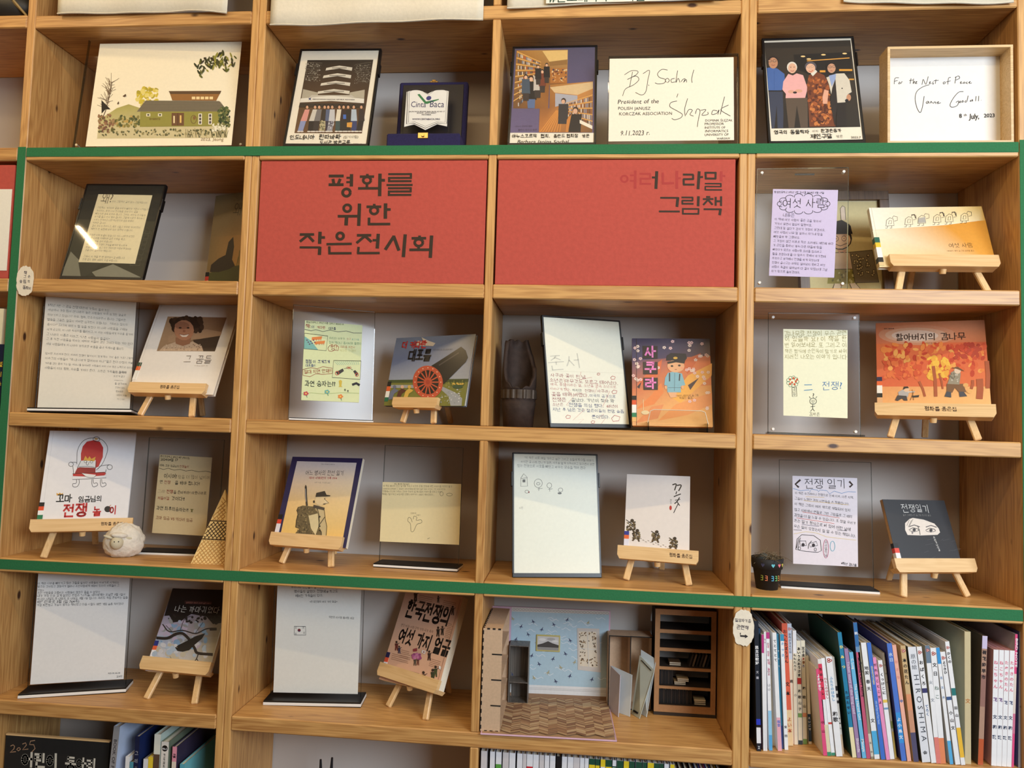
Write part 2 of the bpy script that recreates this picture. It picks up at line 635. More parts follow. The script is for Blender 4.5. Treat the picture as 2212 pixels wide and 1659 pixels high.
class Art:
    """flat print on the front (y = 0) of a sheet w x h; drawn in the measuring frame of its four corners"""

    def __init__(s, quad, w, h, parent, mat_=None, y=0.0, seed=1, name='print'):
        s.H = homography(quad, [(-w / 2, h), (w / 2, h), (w / 2, 0), (-w / 2, 0)])
        s.parent, s.mat, s.y, s.name = parent, mat_ or P_MATTE, y, name
        s.sh, s.tx, s.k = [], [], 0
        s.xf = None
        s.sm = False
        s.zoff = 0.0
        s.rnd = random.Random(seed)
        _ARTS.append(s)

    def L(s, p):
        q = s.H @ np.array([p[0], p[1], 1.0])
        return q[:2] / q[2]

    def poly(s, pts, col):
        """col: one colour or one per point"""
        s.k += 1
        c = lin(col) if not isinstance(col[0], (tuple, list)) else [lin(q) for q in col]
        s.sh.append((s.k, [s.L(p) for p in pts], c))
        return s

    def rect(s, x0, y0, x1, y1, col):
        return s.poly([(x0, y0), (x1, y0), (x1, y1), (x0, y1)], col)

    def ell(s, cx, cy, rx, ry, col, n=14, rot=0.0):
        c, q = math.cos(rot), math.sin(rot)
        pts = []
        for i in range(n):
            a = 2 * math.pi * i / n
            u, v = rx * math.cos(a), ry * math.sin(a)
            pts.append((cx + u * c - v * q, cy + u * q + v * c))
        return s.poly(pts, col)

    def line(s, pts, w, col, closed=False):
        s.k += 1
        c = lin(col)
        P = [np.array(p, float) for p in pts]
        if s.sm and len(P) > 2 and not closed:      # pen line: smooth through the points
            Q = [2 * P[0] - P[1]] + P + [2 * P[-1] - P[-2]]
            P = [P[0]]
            for i in range(1, len(Q) - 2):
                a, b, c_, d = Q[i - 1:i + 3]
                for t in (.25, .5, .75, 1.0):
                    P.append(.5 * (2 * b + (c_ - a) * t + (2 * a - 5 * b + 4 * c_ - d) * t * t + (3 * b - a - 3 * c_ + d) * t ** 3))
        if closed:
            P = P + [P[0], P[1]]
        n = len(P)
        offs = []
        for i in range(n):
            a = P[max(0, i - 1)]
            b = P[min(n - 1, i + 1)]
            d = b - a
            l = np.hypot(*d) or 1
            offs.append(np.array((-d[1], d[0])) / l * w / 2)
        for i in range(n - 1):
            s.sh.append((s.k, [s.L(P[i] + offs[i]), s.L(P[i + 1] + offs[i + 1]), s.L(P[i + 1] - offs[i + 1]), s.L(P[i] - offs[i])], c))
        return s

    def segs(s, lst, w, col):
        """thick single strokes with squared, slightly extended ends"""
        for (x0, y0, x1, y1) in lst:
            d = np.array((x1 - x0, y1 - y0), float)
            d *= w * 0.35 / (np.hypot(*d) or 1)
            s.line([(x0 - d[0], y0 - d[1]), (x1 + d[0], y1 + d[1])], w, col)
        return s

    def ring(s, cx, cy, rx, ry, w, col, n=18, a0=0, a1=360):
        pts = [(cx + rx * math.cos(math.radians(a0 + (a1 - a0) * i / n)), cy + ry * math.sin(math.radians(a0 + (a1 - a0) * i / n))) for i in range(n + 1)]
        return s.line(pts, w, col)

    def text(s, t, p0, p1, col, h=1.0, wt=0.0, jit=0.0, slant=0.0):
        """t fitted along the baseline p0 -> p1; h scales the height"""
        s.k += 1
        for ch in t:
            if ch != ' ':
                _REQ.setdefault((ch, wt), None)
        s.tx.append((s.k, t, s.L(p0), s.L(p1), lin(col), h, wt, jit, slant))
        return s

    def lines(s, rows, x0, x1, y0, dy, col, slope=0.0, **kw):
        for i, t in enumerate(rows):
            if not t:
                continue
            y = y0 + dy * i
            xe = x0 + (x1 - x0) * (min(1.0, len(t) / max(len(r) for r in rows)))
            s.text(t, (x0, y), (xe, y + slope * (xe - x0)), col, **kw)
        return s

    def blobs(s, n, box, r, cols, ang=None, asp=1.0):
        R = s.rnd
        for i in range(n):
            s.ell(R.uniform(box[0], box[2]), R.uniform(box[1], box[3]), R.uniform(*r), R.uniform(*r) * asp, R.choice(cols), 8, R.uniform(0, 3.1) if ang is None else ang + R.uniform(-.3, .3))
        return s

    def finish(s):
        step = min(1e-5, 0.0012 / max(1, s.k))
        if s.sh:
            mb = MB()
            for k, pts, c in s.sh:
                y = s.y - 0.0002 - k * step
                vs = [(p[0], y, p[1]) for p in pts]
                a = sum(vs[i][0] * vs[(i + 1) % len(vs)][2] - vs[(i + 1) % len(vs)][0] * vs[i][2] for i in range(len(vs)))
                cc = c
                if a < 0:
                    vs = vs[::-1]
                    if isinstance(c, list):
                        cc = c[::-1]
                mb.add(vs, [tuple(range(len(vs)))], 0, cc)
            s.place(mb.build('illustration' if s.name == 'print' else s.name, s.mat, s.parent))
        if s.tx:
            V, F, Cc = [], [], []
            n = 0
            for k, t, a, b, c, h, wt, jit, slant in s.tx:
                y = s.y - 0.0002 - k * step
                adv = [0.32 if ch == ' ' else _REQ[(ch, wt)][2] for ch in t]
                tot = sum(adv)
                d = b - a
                Ln = float(np.hypot(*d))
                d = d / (Ln or 1)
                u = np.array((-d[1], d[0]))
                sc = Ln / tot
                x = 0.0
                for ch, w in zip(t, adv):
                    if ch != ' ':
                        gv, gt, _ = _REQ[(ch, wt)]
                        if len(gt):
                            q = gv.copy()
                            if jit:
                                R = s.rnd
                                an = R.uniform(-1, 1) * jit * 0.9
                                q = q - np.array((0.46, 0.36))
                                q = q @ np.array(((math.cos(an), math.sin(an)), (-math.sin(an), math.cos(an)))) * (1 + R.uniform(-1, 1) * jit)
                                q = q + np.array((0.46 + R.uniform(-1, 1) * jit * .3, 0.36 + R.uniform(-1, 1) * jit * .7))
                            px = (q[:, 0] + x + q[:, 1] * slant) * sc
                            pz = q[:, 1] * sc * h
                            P = a[None] + px[:, None] * d[None] + pz[:, None] * u[None]
                            V.append(np.stack([P[:, 0], np.full(len(P), y), P[:, 1]], 1))
                            F.append(gt + n)
                            Cc.append(np.tile(np.array([*c, 1.0]), (len(gt) * 3, 1)))
                            n += len(P)
                    x += w
            if V:
                me = bpy.data.meshes.new('lettering')
                V = np.concatenate(V)
                F = np.concatenate(F)
                me.from_pydata(V.tolist(), [], F.tolist())
                at = me.attributes.new('Col', 'FLOAT_COLOR', 'CORNER')
                at.data.foreach_set('color', np.concatenate(Cc).ravel())
                me.materials.append(s.mat)
                o = bpy.data.objects.new('lettering', me)
                COL.objects.link(o)
                o.parent = s.parent
                s.place(o)

    def place(s, o):
        if s.xf is not None:
            o.matrix_local = s.xf
        elif s.zoff:
            o.location = (0, 0, s.zoff)


def pose_matrix(x, y, z, yaw, lean, roll):
    """columns: right, back, up of a panel standing at x,y,z, turned by yaw, leaning back, rolled in its plane"""
    yw, l, r = math.radians(yaw), math.radians(lean), math.radians(roll)
    X = Vector((math.cos(yw), math.sin(yw), 0))
    B = Vector((-math.sin(yw), math.cos(yw), 0))
    U = Vector((0, 0, math.cos(l))) + B * math.sin(l)
    X2 = X * math.cos(r) + U * math.sin(r)
    U2 = U * math.cos(r) - X * math.sin(r)
    Y2 = U2.cross(X2)
    return Matrix(((X2.x, Y2.x, U2.x, x), (X2.y, Y2.y, U2.y, y), (X2.z, Y2.z, U2.z, z), (0, 0, 0, 1)))


# where each leaning sheet, frame or book stands: x, y, z, turn, lean, roll (degrees), width, height (metres)
POSES = {
 'watercolor': (-1.1678, 0.030, 2.2768, 3.1, 8.5, 1.2, 0.4868, 0.3705),
 'photo1': (-0.6870, 0.012, 2.2757, 0.8, 15.1, -0.3, 0.2355, 0.3310),
 'plaquelid': (-0.4012, 0.090, 2.2733, 11.7, 7.7, 5.3, 0.1898, 0.2358),
 'plaque': (-0.4257, 0.080, 2.3415, 0.5, 9.0, 0.3, 0.1295, 0.1446),
 'photo2': (-0.0775, 0.012, 2.2743, -0.1, 13.2, 0.1, 0.2324, 0.3189),
 'signed': (0.2334, 0.008, 2.2738, -0.0, 2.4, 0.3, 0.3306, 0.2397),
 'photo3': (0.5954, 0.012, 2.2757, -0.9, 15.3, -0.2, 0.2374, 0.3415),
 'woodbox': (0.9129, 0.006, 2.2758, -0.3, -0.1, -0.2, 0.2986, 0.2485),
 'whyframe': (-1.3074, 0.015, 1.9068, -0.5, 14.8, -0.8, 0.2437, 0.3058),
 'whybook': (-0.9871, 0.100, 1.9051, -16.1, 6.6, 1.4, 0.1669, 0.2868),
 'purple': (0.5556, 0.010, 1.9061, -4.8, 2.2, -1.0, 0.2207, 0.3105),
 'girl': (0.7305, 0.170, 1.9051, 2.2, 4.5, 1.1, 0.2489, 0.3119),
 'six': (0.9014, 0.045, 1.9719, 0.1, 18.8, 1.1, 0.2819, 0.1796),
 'stand31': (-1.3767, 0.080, 1.5494, 19.3, 5.7, 1.0, 0.2463, 0.3289),
 'dreams': (-1.1203, 0.070, 1.6023, -3.5, 22.4, -0.7, 0.2589, 0.2948),
 'stand32': (-0.6652, 0.090, 1.5414, 26.1, 5.5, -0.3, 0.2242, 0.3142),
 'cannon': (-0.4087, 0.080, 1.5868, -23.9, 13.8, 0.6, 0.2672, 0.2010),
 'frame33': (0.0459, 0.070, 1.5414, 25.4, 12.4, 0.8, 0.2374, 0.3067),
 'sakura': (0.2570, 0.090, 1.5513, -1.7, 13.6, 0.6, 0.2080, 0.2458),
 'acr34': (0.6066, 0.060, 1.5394, -4.0, 3.1, -0.2, 0.2230, 0.3152),
 'persimmon': (0.8967, 0.060, 1.5978, -19.6, 19.6, 0.1, 0.2482, 0.2648),
 'king': (-1.3408, 0.050, 1.2232, 24.9, 16.0, -0.0, 0.2174, 0.2759),
 'stand41': (-1.1272, 0.170, 1.1513, 3.1, 2.1, -0.0, 0.2238, 0.3227),
 'soldier': (-0.7090, 0.080, 1.1986, -8.3, 21.5, 1.1, 0.2188, 0.2527),
 'stand42': (-0.4161, 0.135, 1.1540, -3.2, 2.4, 0.1, 0.2246, 0.3210),
 'frame43': (-0.0337, 0.080, 1.1469, 11.6, 13.4, 0.1, 0.2377, 0.3303),
 'flower': (0.2190, 0.075, 1.2085, -10.9, 16.7, 0.7, 0.1667, 0.2197),
 'stand44': (0.6599, 0.120, 1.1508, -5.4, 3.0, 0.3, 0.2283, 0.3212),
 'warbook': (0.8993, 0.075, 1.2112, 13.1, 21.4, -0.2, 0.1765, 0.1794),
 'stand51': (-1.3540, 0.090, 0.7965, 19.0, 2.5, 0.4, 0.2316, 0.3274),
 'crow': (-1.0608, 0.075, 0.8438, -4.9, 30.1, 2.2, 0.1872, 0.2274),
 'stand52': (-0.6869, 0.125, 0.7940, 5.4, -0.1, 0.4, 0.2309, 0.3265),
 'kwar': (-0.4243, 0.085, 0.8438, -30.5, 27.1, 3.7, 0.2070, 0.2479),
 'dollwall': (-0.0564, 0.235, 0.7760, 2.9, -8.2, -0.7, 0.3162, 0.2644),
 'darkcase': (0.3199, 0.190, 0.7720, 0.7, 0.5, 1.0, 0.1631, 0.2816),
 'dollshelf': (0.1690, 0.200, 0.7716, 3.3, -0.4, -1.8, 0.1215, 0.1992),
}
PB = [
    (0.4651, 0.004, -1.8, 0.0101, 0.31), (0.4754, 0.018, -1.8, 0.0061, 0.289), (0.479, 0.008, -1.5, 0.0053, 0.277), (0.4835, 0.008, -1.3, 0.0045, 0.284), (0.495, 0.012, -2.0, 0.0078, 0.282),
    (0.5093, 0.04, -2.0, 0.0061, 0.272), (0.5169, 0.013, -3.2, 0.0093, 0.282), (0.5275, 0.026, -3.1, 0.0048, 0.276), (0.5347, 0.021, -2.7, 0.0083, 0.277), (0.5515, 0.046, -3.3, 0.0131, 0.297),
    (0.5614, 0.057, -2.3, 0.01, 0.294), (0.5677, 0.055, -1.3, 0.0085, 0.278), (0.5789, 0.057, -1.5, 0.0095, 0.253), (0.5913, 0.061, -1.6, 0.0095, 0.253), (0.6042, 0.063, -2.5, 0.0072, 0.215),
    (0.6206, 0.004, -5.2, 0.0094, 0.204), (0.6295, 0.004, -6.1, 0.0087, 0.228), (0.6402, 0.007, -6.3, 0.0084, 0.23), (0.6531, 0.004, -6.3, 0.0143, 0.235), (0.6674, 0.02, -6.0, 0.0047, 0.23),
    (0.6877, 0.004, -7.0, 0.0094, 0.295), (0.6986, 0.004, -7.0, 0.0091, 0.257), (0.7105, 0.004, -7.3, 0.0091, 0.249), (0.7201, 0.004, -5.8, 0.0089, 0.32), (0.729, 0.004, -7.0, 0.0064, 0.266),
    (0.7399, 0.004, -6.8, 0.0118, 0.273), (0.754, 0.004, -7.1, 0.0093, 0.274), (0.7653, 0.004, -7.9, 0.0083, 0.24), (0.7769, 0.009, -7.1, 0.0098, 0.232), (0.7881, 0.017, -6.6, 0.0042, 0.248),
    (0.8012, 0.004, -7.1, 0.0111, 0.275), (0.8134, 0.004, -7.4, 0.009, 0.272), (0.8289, 0.004, -6.4, 0.0115, 0.271), (0.8519, 0.004, -7.0, 0.0186, 0.269), (0.8689, 0.004, -7.0, 0.0113, 0.271),
    (0.8797, 0.004, -5.3, 0.0103, 0.274), (0.8899, 0.004, -4.7, 0.0126, 0.269), (0.909, 0.004, -6.5, 0.0078, 0.271), (0.9232, 0.004, -7.4, 0.011, 0.262), (0.9352, 0.004, -7.1, 0.0094, 0.287),
    (0.9501, 0.012, 0.1, 0.0137, 0.309), (0.9779, 0.012, 2.3, 0.0114, 0.301), (1.0081, 0.012, 1.5, 0.0116, 0.27), (1.0197, 0.012, 1.7, 0.0109, 0.27), (1.0311, 0.012, 1.8, 0.0106, 0.27),
    (1.0423, 0.012, 2.0, 0.0108, 0.27), (1.0499, 0.012, 2.1, 0.0054, 0.309), (1.0663, 0.012, 1.0, 0.0072, 0.315)
]
LB = [
    (-1.212, 0.03, 3.2, 0.0168, 0.345), (-1.1348, 0.03, -0.2, 0.0137, 0.313), (-1.1429, 0.03, -2.9, 0.0122, 0.259), (-1.1406, 0.03, -0.6, 0.01, 0.246), (-1.1007, 0.03, -1.3, 0.0139, 0.258),
    (-1.081, 0.03, -2.2, 0.0151, 0.263), (-1.0638, 0.03, -2.3, 0.0184, 0.322), (-1.0439, 0.03, -2.0, 0.0211, 0.304), (-1.0159, 0.03, -2.3, 0.012, 0.293)
]
WB = [
    (-0.2035, 0.012, -0.3, 0.0172, 0.353), (-0.1829, 0.012, -0.2, 0.0119, 0.353), (-0.167, 0.012, -0.2, 0.0139, 0.353), (-0.1498, 0.012, -0.1, 0.0155, 0.353), (-0.1333, 0.012, -0.1, 0.0161, 0.354),
    (-0.1151, 0.012, -0.0, 0.0135, 0.354), (-0.1029, 0.012, 0.0, 0.0087, 0.354), (-0.0905, 0.012, 0.1, 0.0154, 0.354), (-0.0751, 0.012, 0.1, 0.0141, 0.354), (-0.0607, 0.012, 0.1, 0.0115, 0.354),
    (-0.0482, 0.012, 0.2, 0.0115, 0.354), (-0.0341, 0.012, 0.2, 0.0134, 0.355), (-0.0195, 0.012, 0.3, 0.0127, 0.355), (-0.0052, 0.012, 0.3, 0.0127, 0.355), (0.0091, 0.012, 0.4, 0.0139, 0.355),
    (0.0242, 0.012, 0.4, 0.0149, 0.355), (0.038, 0.012, 0.4, 0.0107, 0.355), (0.0486, 0.012, 0.5, 0.0092, 0.355), (0.0618, 0.012, 0.5, 0.0145, 0.356), (0.0749, 0.012, 0.6, 0.0098, 0.356),
    (0.088, 0.012, 0.6, 0.0113, 0.356), (0.1021, 0.012, 0.6, 0.0151, 0.356), (0.1153, 0.012, 0.7, 0.0088, 0.356), (0.1291, 0.012, 0.7, 0.015, 0.356), (0.1441, 0.012, 0.8, 0.0125, 0.357),
    (0.1579, 0.012, 0.8, 0.0125, 0.357), (0.1742, 0.012, 0.9, 0.0178, 0.357), (0.1883, 0.012, 0.9, 0.0093, 0.357), (0.2023, 0.012, 1.0, 0.0149, 0.357), (0.217, 0.012, 1.0, 0.0127, 0.357),
    (0.2282, 0.012, 1.1, 0.0084, 0.357), (0.2403, 0.012, 1.1, 0.0108, 0.358), (0.2534, 0.012, 1.2, 0.0099, 0.358)
]


def pose(n):
    return pose_matrix(*POSES[n][:6])


# ------------------------------------------------------------------ the room
ZT, Z1, Z2, Z3, Z4, Z5, Z6 = 2.6129, 2.2733, 1.9051, 1.5374, 1.1453, 0.7715, 0.3750
TH = 0.0375
DEP = 0.279
wallm = mat((206, 200, 194), 0.9, 0.03, 6, name='painted_wall')
struct(MB().box(-4.2, 4.2, 0.2805, 0.40, 0, 3.3).build('wall_back', wallm))
struct(MB().box(-4.2, 4.2, -4.2, 0.40, -0.06, 0.0).build('floor', mat((92, 66, 44), 0.5, 0.2, 8, name='floorboards')))
struct(MB().box(-4.2, 4.2, -4.2, 0.40, 3.3, 3.4).build('ceiling', mat((190, 176, 154), 0.9, 0.03, 5, name='ceiling_paint')))

# ------------------------------------------------------------------ the bookcase: uprights, shelf boards, green tape
CASE = thing('bookcase', 'tall built-in pine bookcase with open square compartments and green tape', 'bookcase', Matrix.Translation((0, 0, 0)))
XP = [(-1.561, -1.536), (-0.9044, -0.8641), (-0.2405, -0.2192), (0.4012, 0.4410), (1.0700, 1.1100)]


def upright(x0, x1, z0, z1, y0=0.0):
    MB().box(x0, x1, y0, DEP, z0, z1, 0.0022).build('upright', WOOD_Z, CASE, centre=True)


def shelf(x0, x1, ztop, y0=-0.0012):
    MB().box(x0, x1, y0, DEP, ztop - TH, ztop, 0.0028).build('shelf_board', WOOD_X, CASE, centre=True)


upright(XP[0][0], XP[0][1] , 0.0, 3.02)
for k in (1, 3, 4):
    a, b = XP[k]
    m_ = a + (b - a) * 0.5
    upright(a, m_ - 0.0003, 0.0, 3.02)
    upright(m_ + 0.0003, b, 0.0, 3.02, 0.0006)
upright(*XP[2], 0.0, Z5 - TH - 0.0002)
upright(*XP[2], Z5 + 0.0002, Z3 - TH - 0.0002)
upright(*XP[2], Z3 + 0.0002, ZT - 0.0002)
upright(*XP[2], ZT + TH + 0.0002, 3.02)
upright(-2.20, -2.176, 0.0, 3.02)
upright(1.722, 1.746, 0.0, 3.02)
g = 0.0004
spans = [(-2.176 + g, XP[0][0] - g), (XP[0][1] + g, XP[1][0] - g), (XP[1][1] + g, XP[2][0] - g), (XP[2][1] + g, XP[3][0] - g), (XP[3][1] + g, XP[4][0] - g), (XP[4][1] + g, 1.722 - g)]
dz = [[0.004, 0.001, -0.003, -0.002, 0.001]]
for r, z in enumerate((ZT + TH, Z1, Z2, Z3, Z4, Z5, Z6, 0.06)):
    for k, (a, b) in enumerate(spans):
        if k in (2, 3) and r in (0, 3, 5):
            if k == 2:
                shelf(spans[2][0], spans[3][1], z)
            continue
        shelf(a, b, z + (dz[0][k] if r == 0 and k < 5 else 0))
for (a, b) in spans:
    shelf(a, b, 3.02)
TAPE = mat((38, 112, 68), 0.85, 0.16, 260, bump=0.15, name='green_cloth_tape')


def tape(x0, x1, z0, z1):
    MB().box(x0, x1, -0.0024, -0.0013, z0, z1, 0.0004).build('tape_strip', TAPE, CASE, centre=True)


tape(-1.5345, 1.0685, 2.2465, 2.2722)
tape(-1.5605, -1.5365, 1.142, 2.2745)
tape(1.0705, 1.099, 1.115, 2.2775)
tape(-1.5605, 1.0685, 1.1150, 1.1412)


# ------------------------------------------------------------------ builders for the displayed things
def sheet_part(name, parent, quad, w, h, sheet, col, y, t=0.0004, art_mat=None, seed=1):
    """a sheet of paper whose corners are given in the measuring frame of its holder; returns its Art"""
    H = homography(quad, [(-w / 2, h), (w / 2, h), (w / 2, 0), (-w / 2, 0)])
    pts = []
    for p in sheet:
        q = H @ np.array([p[0], p[1], 1.0])
        pts.append((q[0] / q[2], q[1] / q[2]))
    pts = pts[::-1]
    o = MB().prism(pts, y, y + t).build(name, mat(col, 0.8, 0.03, 150, name='sheet'), parent)
    return Art(quad, w, h, o, art_mat, y, seed)


def book(key, quad, label, cover, spine=None, t=0.012, hard=True, art_mat=None, back=None, name='picture_book', tapes=None, seed=3):
    """leaning book, front cover facing the room; tapes = coloured bands of the shelf-mark sticker"""
    x, y, z, yaw, lean, roll, w, h = POSES[key]
    R = thing(name, label, 'book', pose(key))
    b = 0.0022 if hard else 0.0007
    ov = 0.003 if hard else 0.0
    cm = mat(cover, 0.45, 0.03, 80, name='book_cloth')
    sm = mat(spine or cover, 0.45, 0.03, 80, name='book_cloth')
    fc = MB().box(-w / 2, w / 2, 0, b, 0, h, 0.0006 if hard else 0).build('front_cover', cm, R)
    MB().box(-w / 2, w / 2, t - b, t, 0, h, 0.0006 if hard else 0).build('back_cover', mat(back or cover, 0.5, 0.03, 80, name='book_cloth'), R)
    sp = MB().box(-w / 2, -w / 2 + b, b, t - b, 0, h).build('spine', sm, R)
    MB().box(-w / 2 + b, w / 2 - ov, b, t - b, ov, h - ov).build('page_block', PAGES, R)
    if tapes:
        zz, bands = tapes
        for i, (hh, c) in enumerate(bands):
            MB().box(-w / 2 - 0.0005, -w / 2 + 0.012, -0.0012, t * 0.9, zz - hh, zz).build('spine_label', mat(c, 0.4, 0.03, 80, name='sticker'), sp)
            zz -= hh
    return Art(quad, w, h, fc, art_mat or P_GLOSS, 0.0, seed)


def easel(key, zf, label, wl=0.19, t=0.012, foot=0.075, top=0.16, cx=0.0, lip=0.021, mark=None, group='small wooden display easels'):
    """tabletop A-frame easel: two splayed front legs, rear leg, ledge, wing-nut dowel"""
    x, y, z, yaw, lean, roll, w, h = POSES[key]
    yw, l = math.radians(yaw), math.radians(lean)
    hb = z - zf
    bx, by = -math.sin(yw), math.cos(yw)
    ax, ay = math.cos(yw), math.sin(yw)
    M = Matrix.Translation((x + ax * cx, y + ay * cx, zf)) @ Matrix.Rotation(yw, 4, 'Z')
    E = thing('tabletop_easel', label, 'easel', M, group)
    tt = t / math.cos(l) + 0.001

    def sl(s, off=0.0):     # point on the sloping plane behind the book, s metres up from the ledge
        return Vector((0, tt + math.sin(l) * s + math.cos(l) * off, hb + math.cos(l) * s - math.sin(l) * off))

    nrm = (0, -math.cos(l), math.sin(l))
    s0 = -hb / math.cos(l) + 0.004
    for sx in (-1, 1):
        p0 = sl(s0, 0.006) + Vector((sx * foot, 0, 0))
        p1 = sl(top, 0.006) + Vector((sx * foot * 0.38, 0, 0))
        MB().bar(p0, p1, 0.017, 0.010, nrm, 0.0022).build('front_leg', EASEL_Z, E)
    pt = sl(top + 0.03, 0.02)
    reach = min(0.10, 0.262 - (y + 0.02) - pt.y * math.cos(yw))
    MB().bar(Vector((0, pt.y + max(0.02, reach), 0.004)), pt, 0.016, 0.009, (0, -1, 0), 0.002).build('rear_leg', EASEL_Z, E)
    MB().bar(sl(top * 0.72, 0.013) + Vector((-foot * .55, 0, 0)), sl(top * 0.72, 0.013) + Vector((foot * .55, 0, 0)), 0.014, 0.007, nrm, 0.0015).build('crossbar', EASEL_X, E)
    Ms = Matrix(((1, 0, 0, 0), (0, math.cos(l), math.sin(l), tt), (0, -math.sin(l), math.cos(l), hb), (0, 0, 0, 1)))
    d = tt * math.cos(l) + 0.014
    pr = MB()
    ch = 0.006
    # ledge: shelf under the book and a lip before it, ends chamfered
    pts = [(-wl / 2, lip), (wl / 2, lip), (wl / 2, -0.002), (wl / 2 - ch, -0.012), (-wl / 2 + ch, -0.012), (-wl / 2, -0.002)]
    pr.prism(pts[::-1], -d, -d + 0.0115, 0, None, Ms)
    lo = [(-wl / 2, -0.0012), (wl / 2, -0.0012), (wl / 2 - ch, -0.0115), (-wl / 2 + ch, -0.0115)]
    pr.prism(lo[::-1], -d + 0.0115, 0.0, 0, None, Ms)
    led = pr.build('ledge', EASEL_X, E)
    kp = Ms @ Vector((0, -d * 0.45, -0.011))
    MB().tube(kp, kp + Vector((0, 0.002, -0.012)), 0.0085, 0.0075, 14).build('dowel', EASEL_Z, E)
    if mark:
        p0, p1 = mark
        Mk = bpy.data.objects.new('handwriting', None)
        a = Art([(-wl / 2, -lip), (wl / 2, -lip), (wl / 2, 0.002), (-wl / 2, 0.002)], wl, lip + 0.002, None, P_MATTE, 0.0, 5)
        bpy.data.objects.remove(Mk)
        a.text('평화를 품은집', (p0, -0.003), (p1, -0.003), (70, 38, 18), wt=0.03, jit=0.06)
        a.parent = led
        a.xf = Ms @ Matrix.Translation((0, -d, -0.002))
    return E


def tstand(key, quad, label, sheet, scol, base=True, glass=None, grow=(0.0, 0.0, 0.0), bw=0.0, bd=0.075, bh=0.012, seed=2, name='acrylic_sign_stand', screws=False, sheet_name='paper_sheet', t=0.004, strip=False):
    """clear acrylic panel (pocket) holding a sheet, on a black-white-black sandwich base"""
    x, y, z, yaw, lean, roll, w, h = POSES[key]
    R = thing(name, label, 'sign holder', pose(key))
    gs, gt, gb = grow
    MB().box(-w / 2 - gs, w / 2 + gs, -t / 2, t / 2 - 0.0004, -gb, h + gt).build('clear_panel', ACR if screws == 's' else ACR_SOFT, R)
    e = MB()
    for a, b, c, d_ in ((-w / 2 - gs - 0.0004, -w / 2 - gs + 0.0008, -gb, h + gt), (w / 2 + gs - 0.0008, w / 2 + gs + 0.0004, -gb, h + gt), (-w / 2 - gs, w / 2 + gs, h + gt - 0.0008, h + gt + 0.0004)):
        e.box(a, b, -t / 2 - 0.0002, t / 2, c, d_)
    e.build('polished_edge', ACR_EDGE, R)
    if base:
        ww = w / 2 + gs + bw
        for nm, z0, z1, m_, dd in (('base', 0.72 * bh, bh, BLACK, 0.0006), ('base_stripe', 0.25 * bh, 0.72 * bh, WHITE, 0), ('base', 0.0, 0.25 * bh, BLACK, 0.0006)):
            MB().box(-ww + dd, ww - dd, -bd * 0.5 + dd, bd * 0.5 - dd, z0 - gb - bh + 0.001, z1 - gb - bh + 0.001, 0.0008).build(nm, m_, R)
    if strip:
        MB().box(-w / 2 - 0.004, w / 2 + 0.008, -0.012, 0.012, -gb - 0.0005, -gb + 0.004, 0.001).build('foot_strip', ACR_EDGE, R)
    if screws:
        for sx in (-1, 1):
            for zz in (0.012, h - 0.012):
                MB().tube((sx * (w / 2 - 0.012), -t / 2 - 0.004, zz), (sx * (w / 2 - 0.012), t / 2 + 0.003, zz), 0.0035, 0.0035, 12).build('stud', WHITE if screws == 'w' else STEEL, R)
    return sheet_part(sheet_name, R, quad, w, h, sheet, scol, -t / 2 - 0.0008, seed=seed)


def pframe(key, quad, label, sheet, scol, cat='photo frame', name='photo_frame', bw=0.006, t=0.012, seed=4, foot=True, glossy=True):
    """thin black snap frame with side clips, a sheet behind a clear pane"""
    x, y, z, yaw, lean, roll, w, h = POSES[key]
    R = thing(name, label, cat, pose(key))
    f = MB()
    f.box(-w / 2, w / 2, 0.0005, t, 0, 0.011, 0.001)
    f.box(-w / 2, w / 2, 0.0005, t, h - bw, h, 0.001)
    f.box(-w / 2, -w / 2 + bw, 0.001, t, 0.011, h - bw)
    f.box(w / 2 - bw, w / 2, 0.001, t, 0.011, h - bw)
    f.build('frame', BLACK, R)
    MB().box(-w / 2 + 0.001, w / 2 - 0.001, t - 0.002, t, 0.001, h - 0.001).build('backing', BLACK, R)
    for sx in (-1, 1):
        MB().box(sx * (w / 2 + 0.0012) - 0.0022, sx * (w / 2 + 0.0012) + 0.0022, -0.0012, t + 0.001, h * 0.72, h * 0.84, 0.0008).build('clip', BLACK, R)
    l = math.radians(lean)
    p1 = Vector((0, t, h * 0.62))
    p0 = Vector((0, t, 0.0)) + Vector((0, math.cos(l), -math.sin(l))) * (h * 0.62 * math.tan(l) + 0.045) + Vector((0, 0, 0.012))
    if foot:
        MB().bar(p0, p1, 0.05, 0.003, (0, -1, 0)).build('strut', BLACK, R)
    a = sheet_part('photo_sheet' if cat == 'photo frame' else 'paper_sheet', R, quad, w, h, sheet, scol, 0.0026, art_mat=P_MATTE, seed=seed)
    MB().box(-w / 2 + 0.002, w / 2 - 0.002, 0.0, 0.0008, 0.002, h - 0.002).build('clear_pane', ACR if key == 'whyframe' else PANE, R)
    return a


INK = (28, 24, 22)
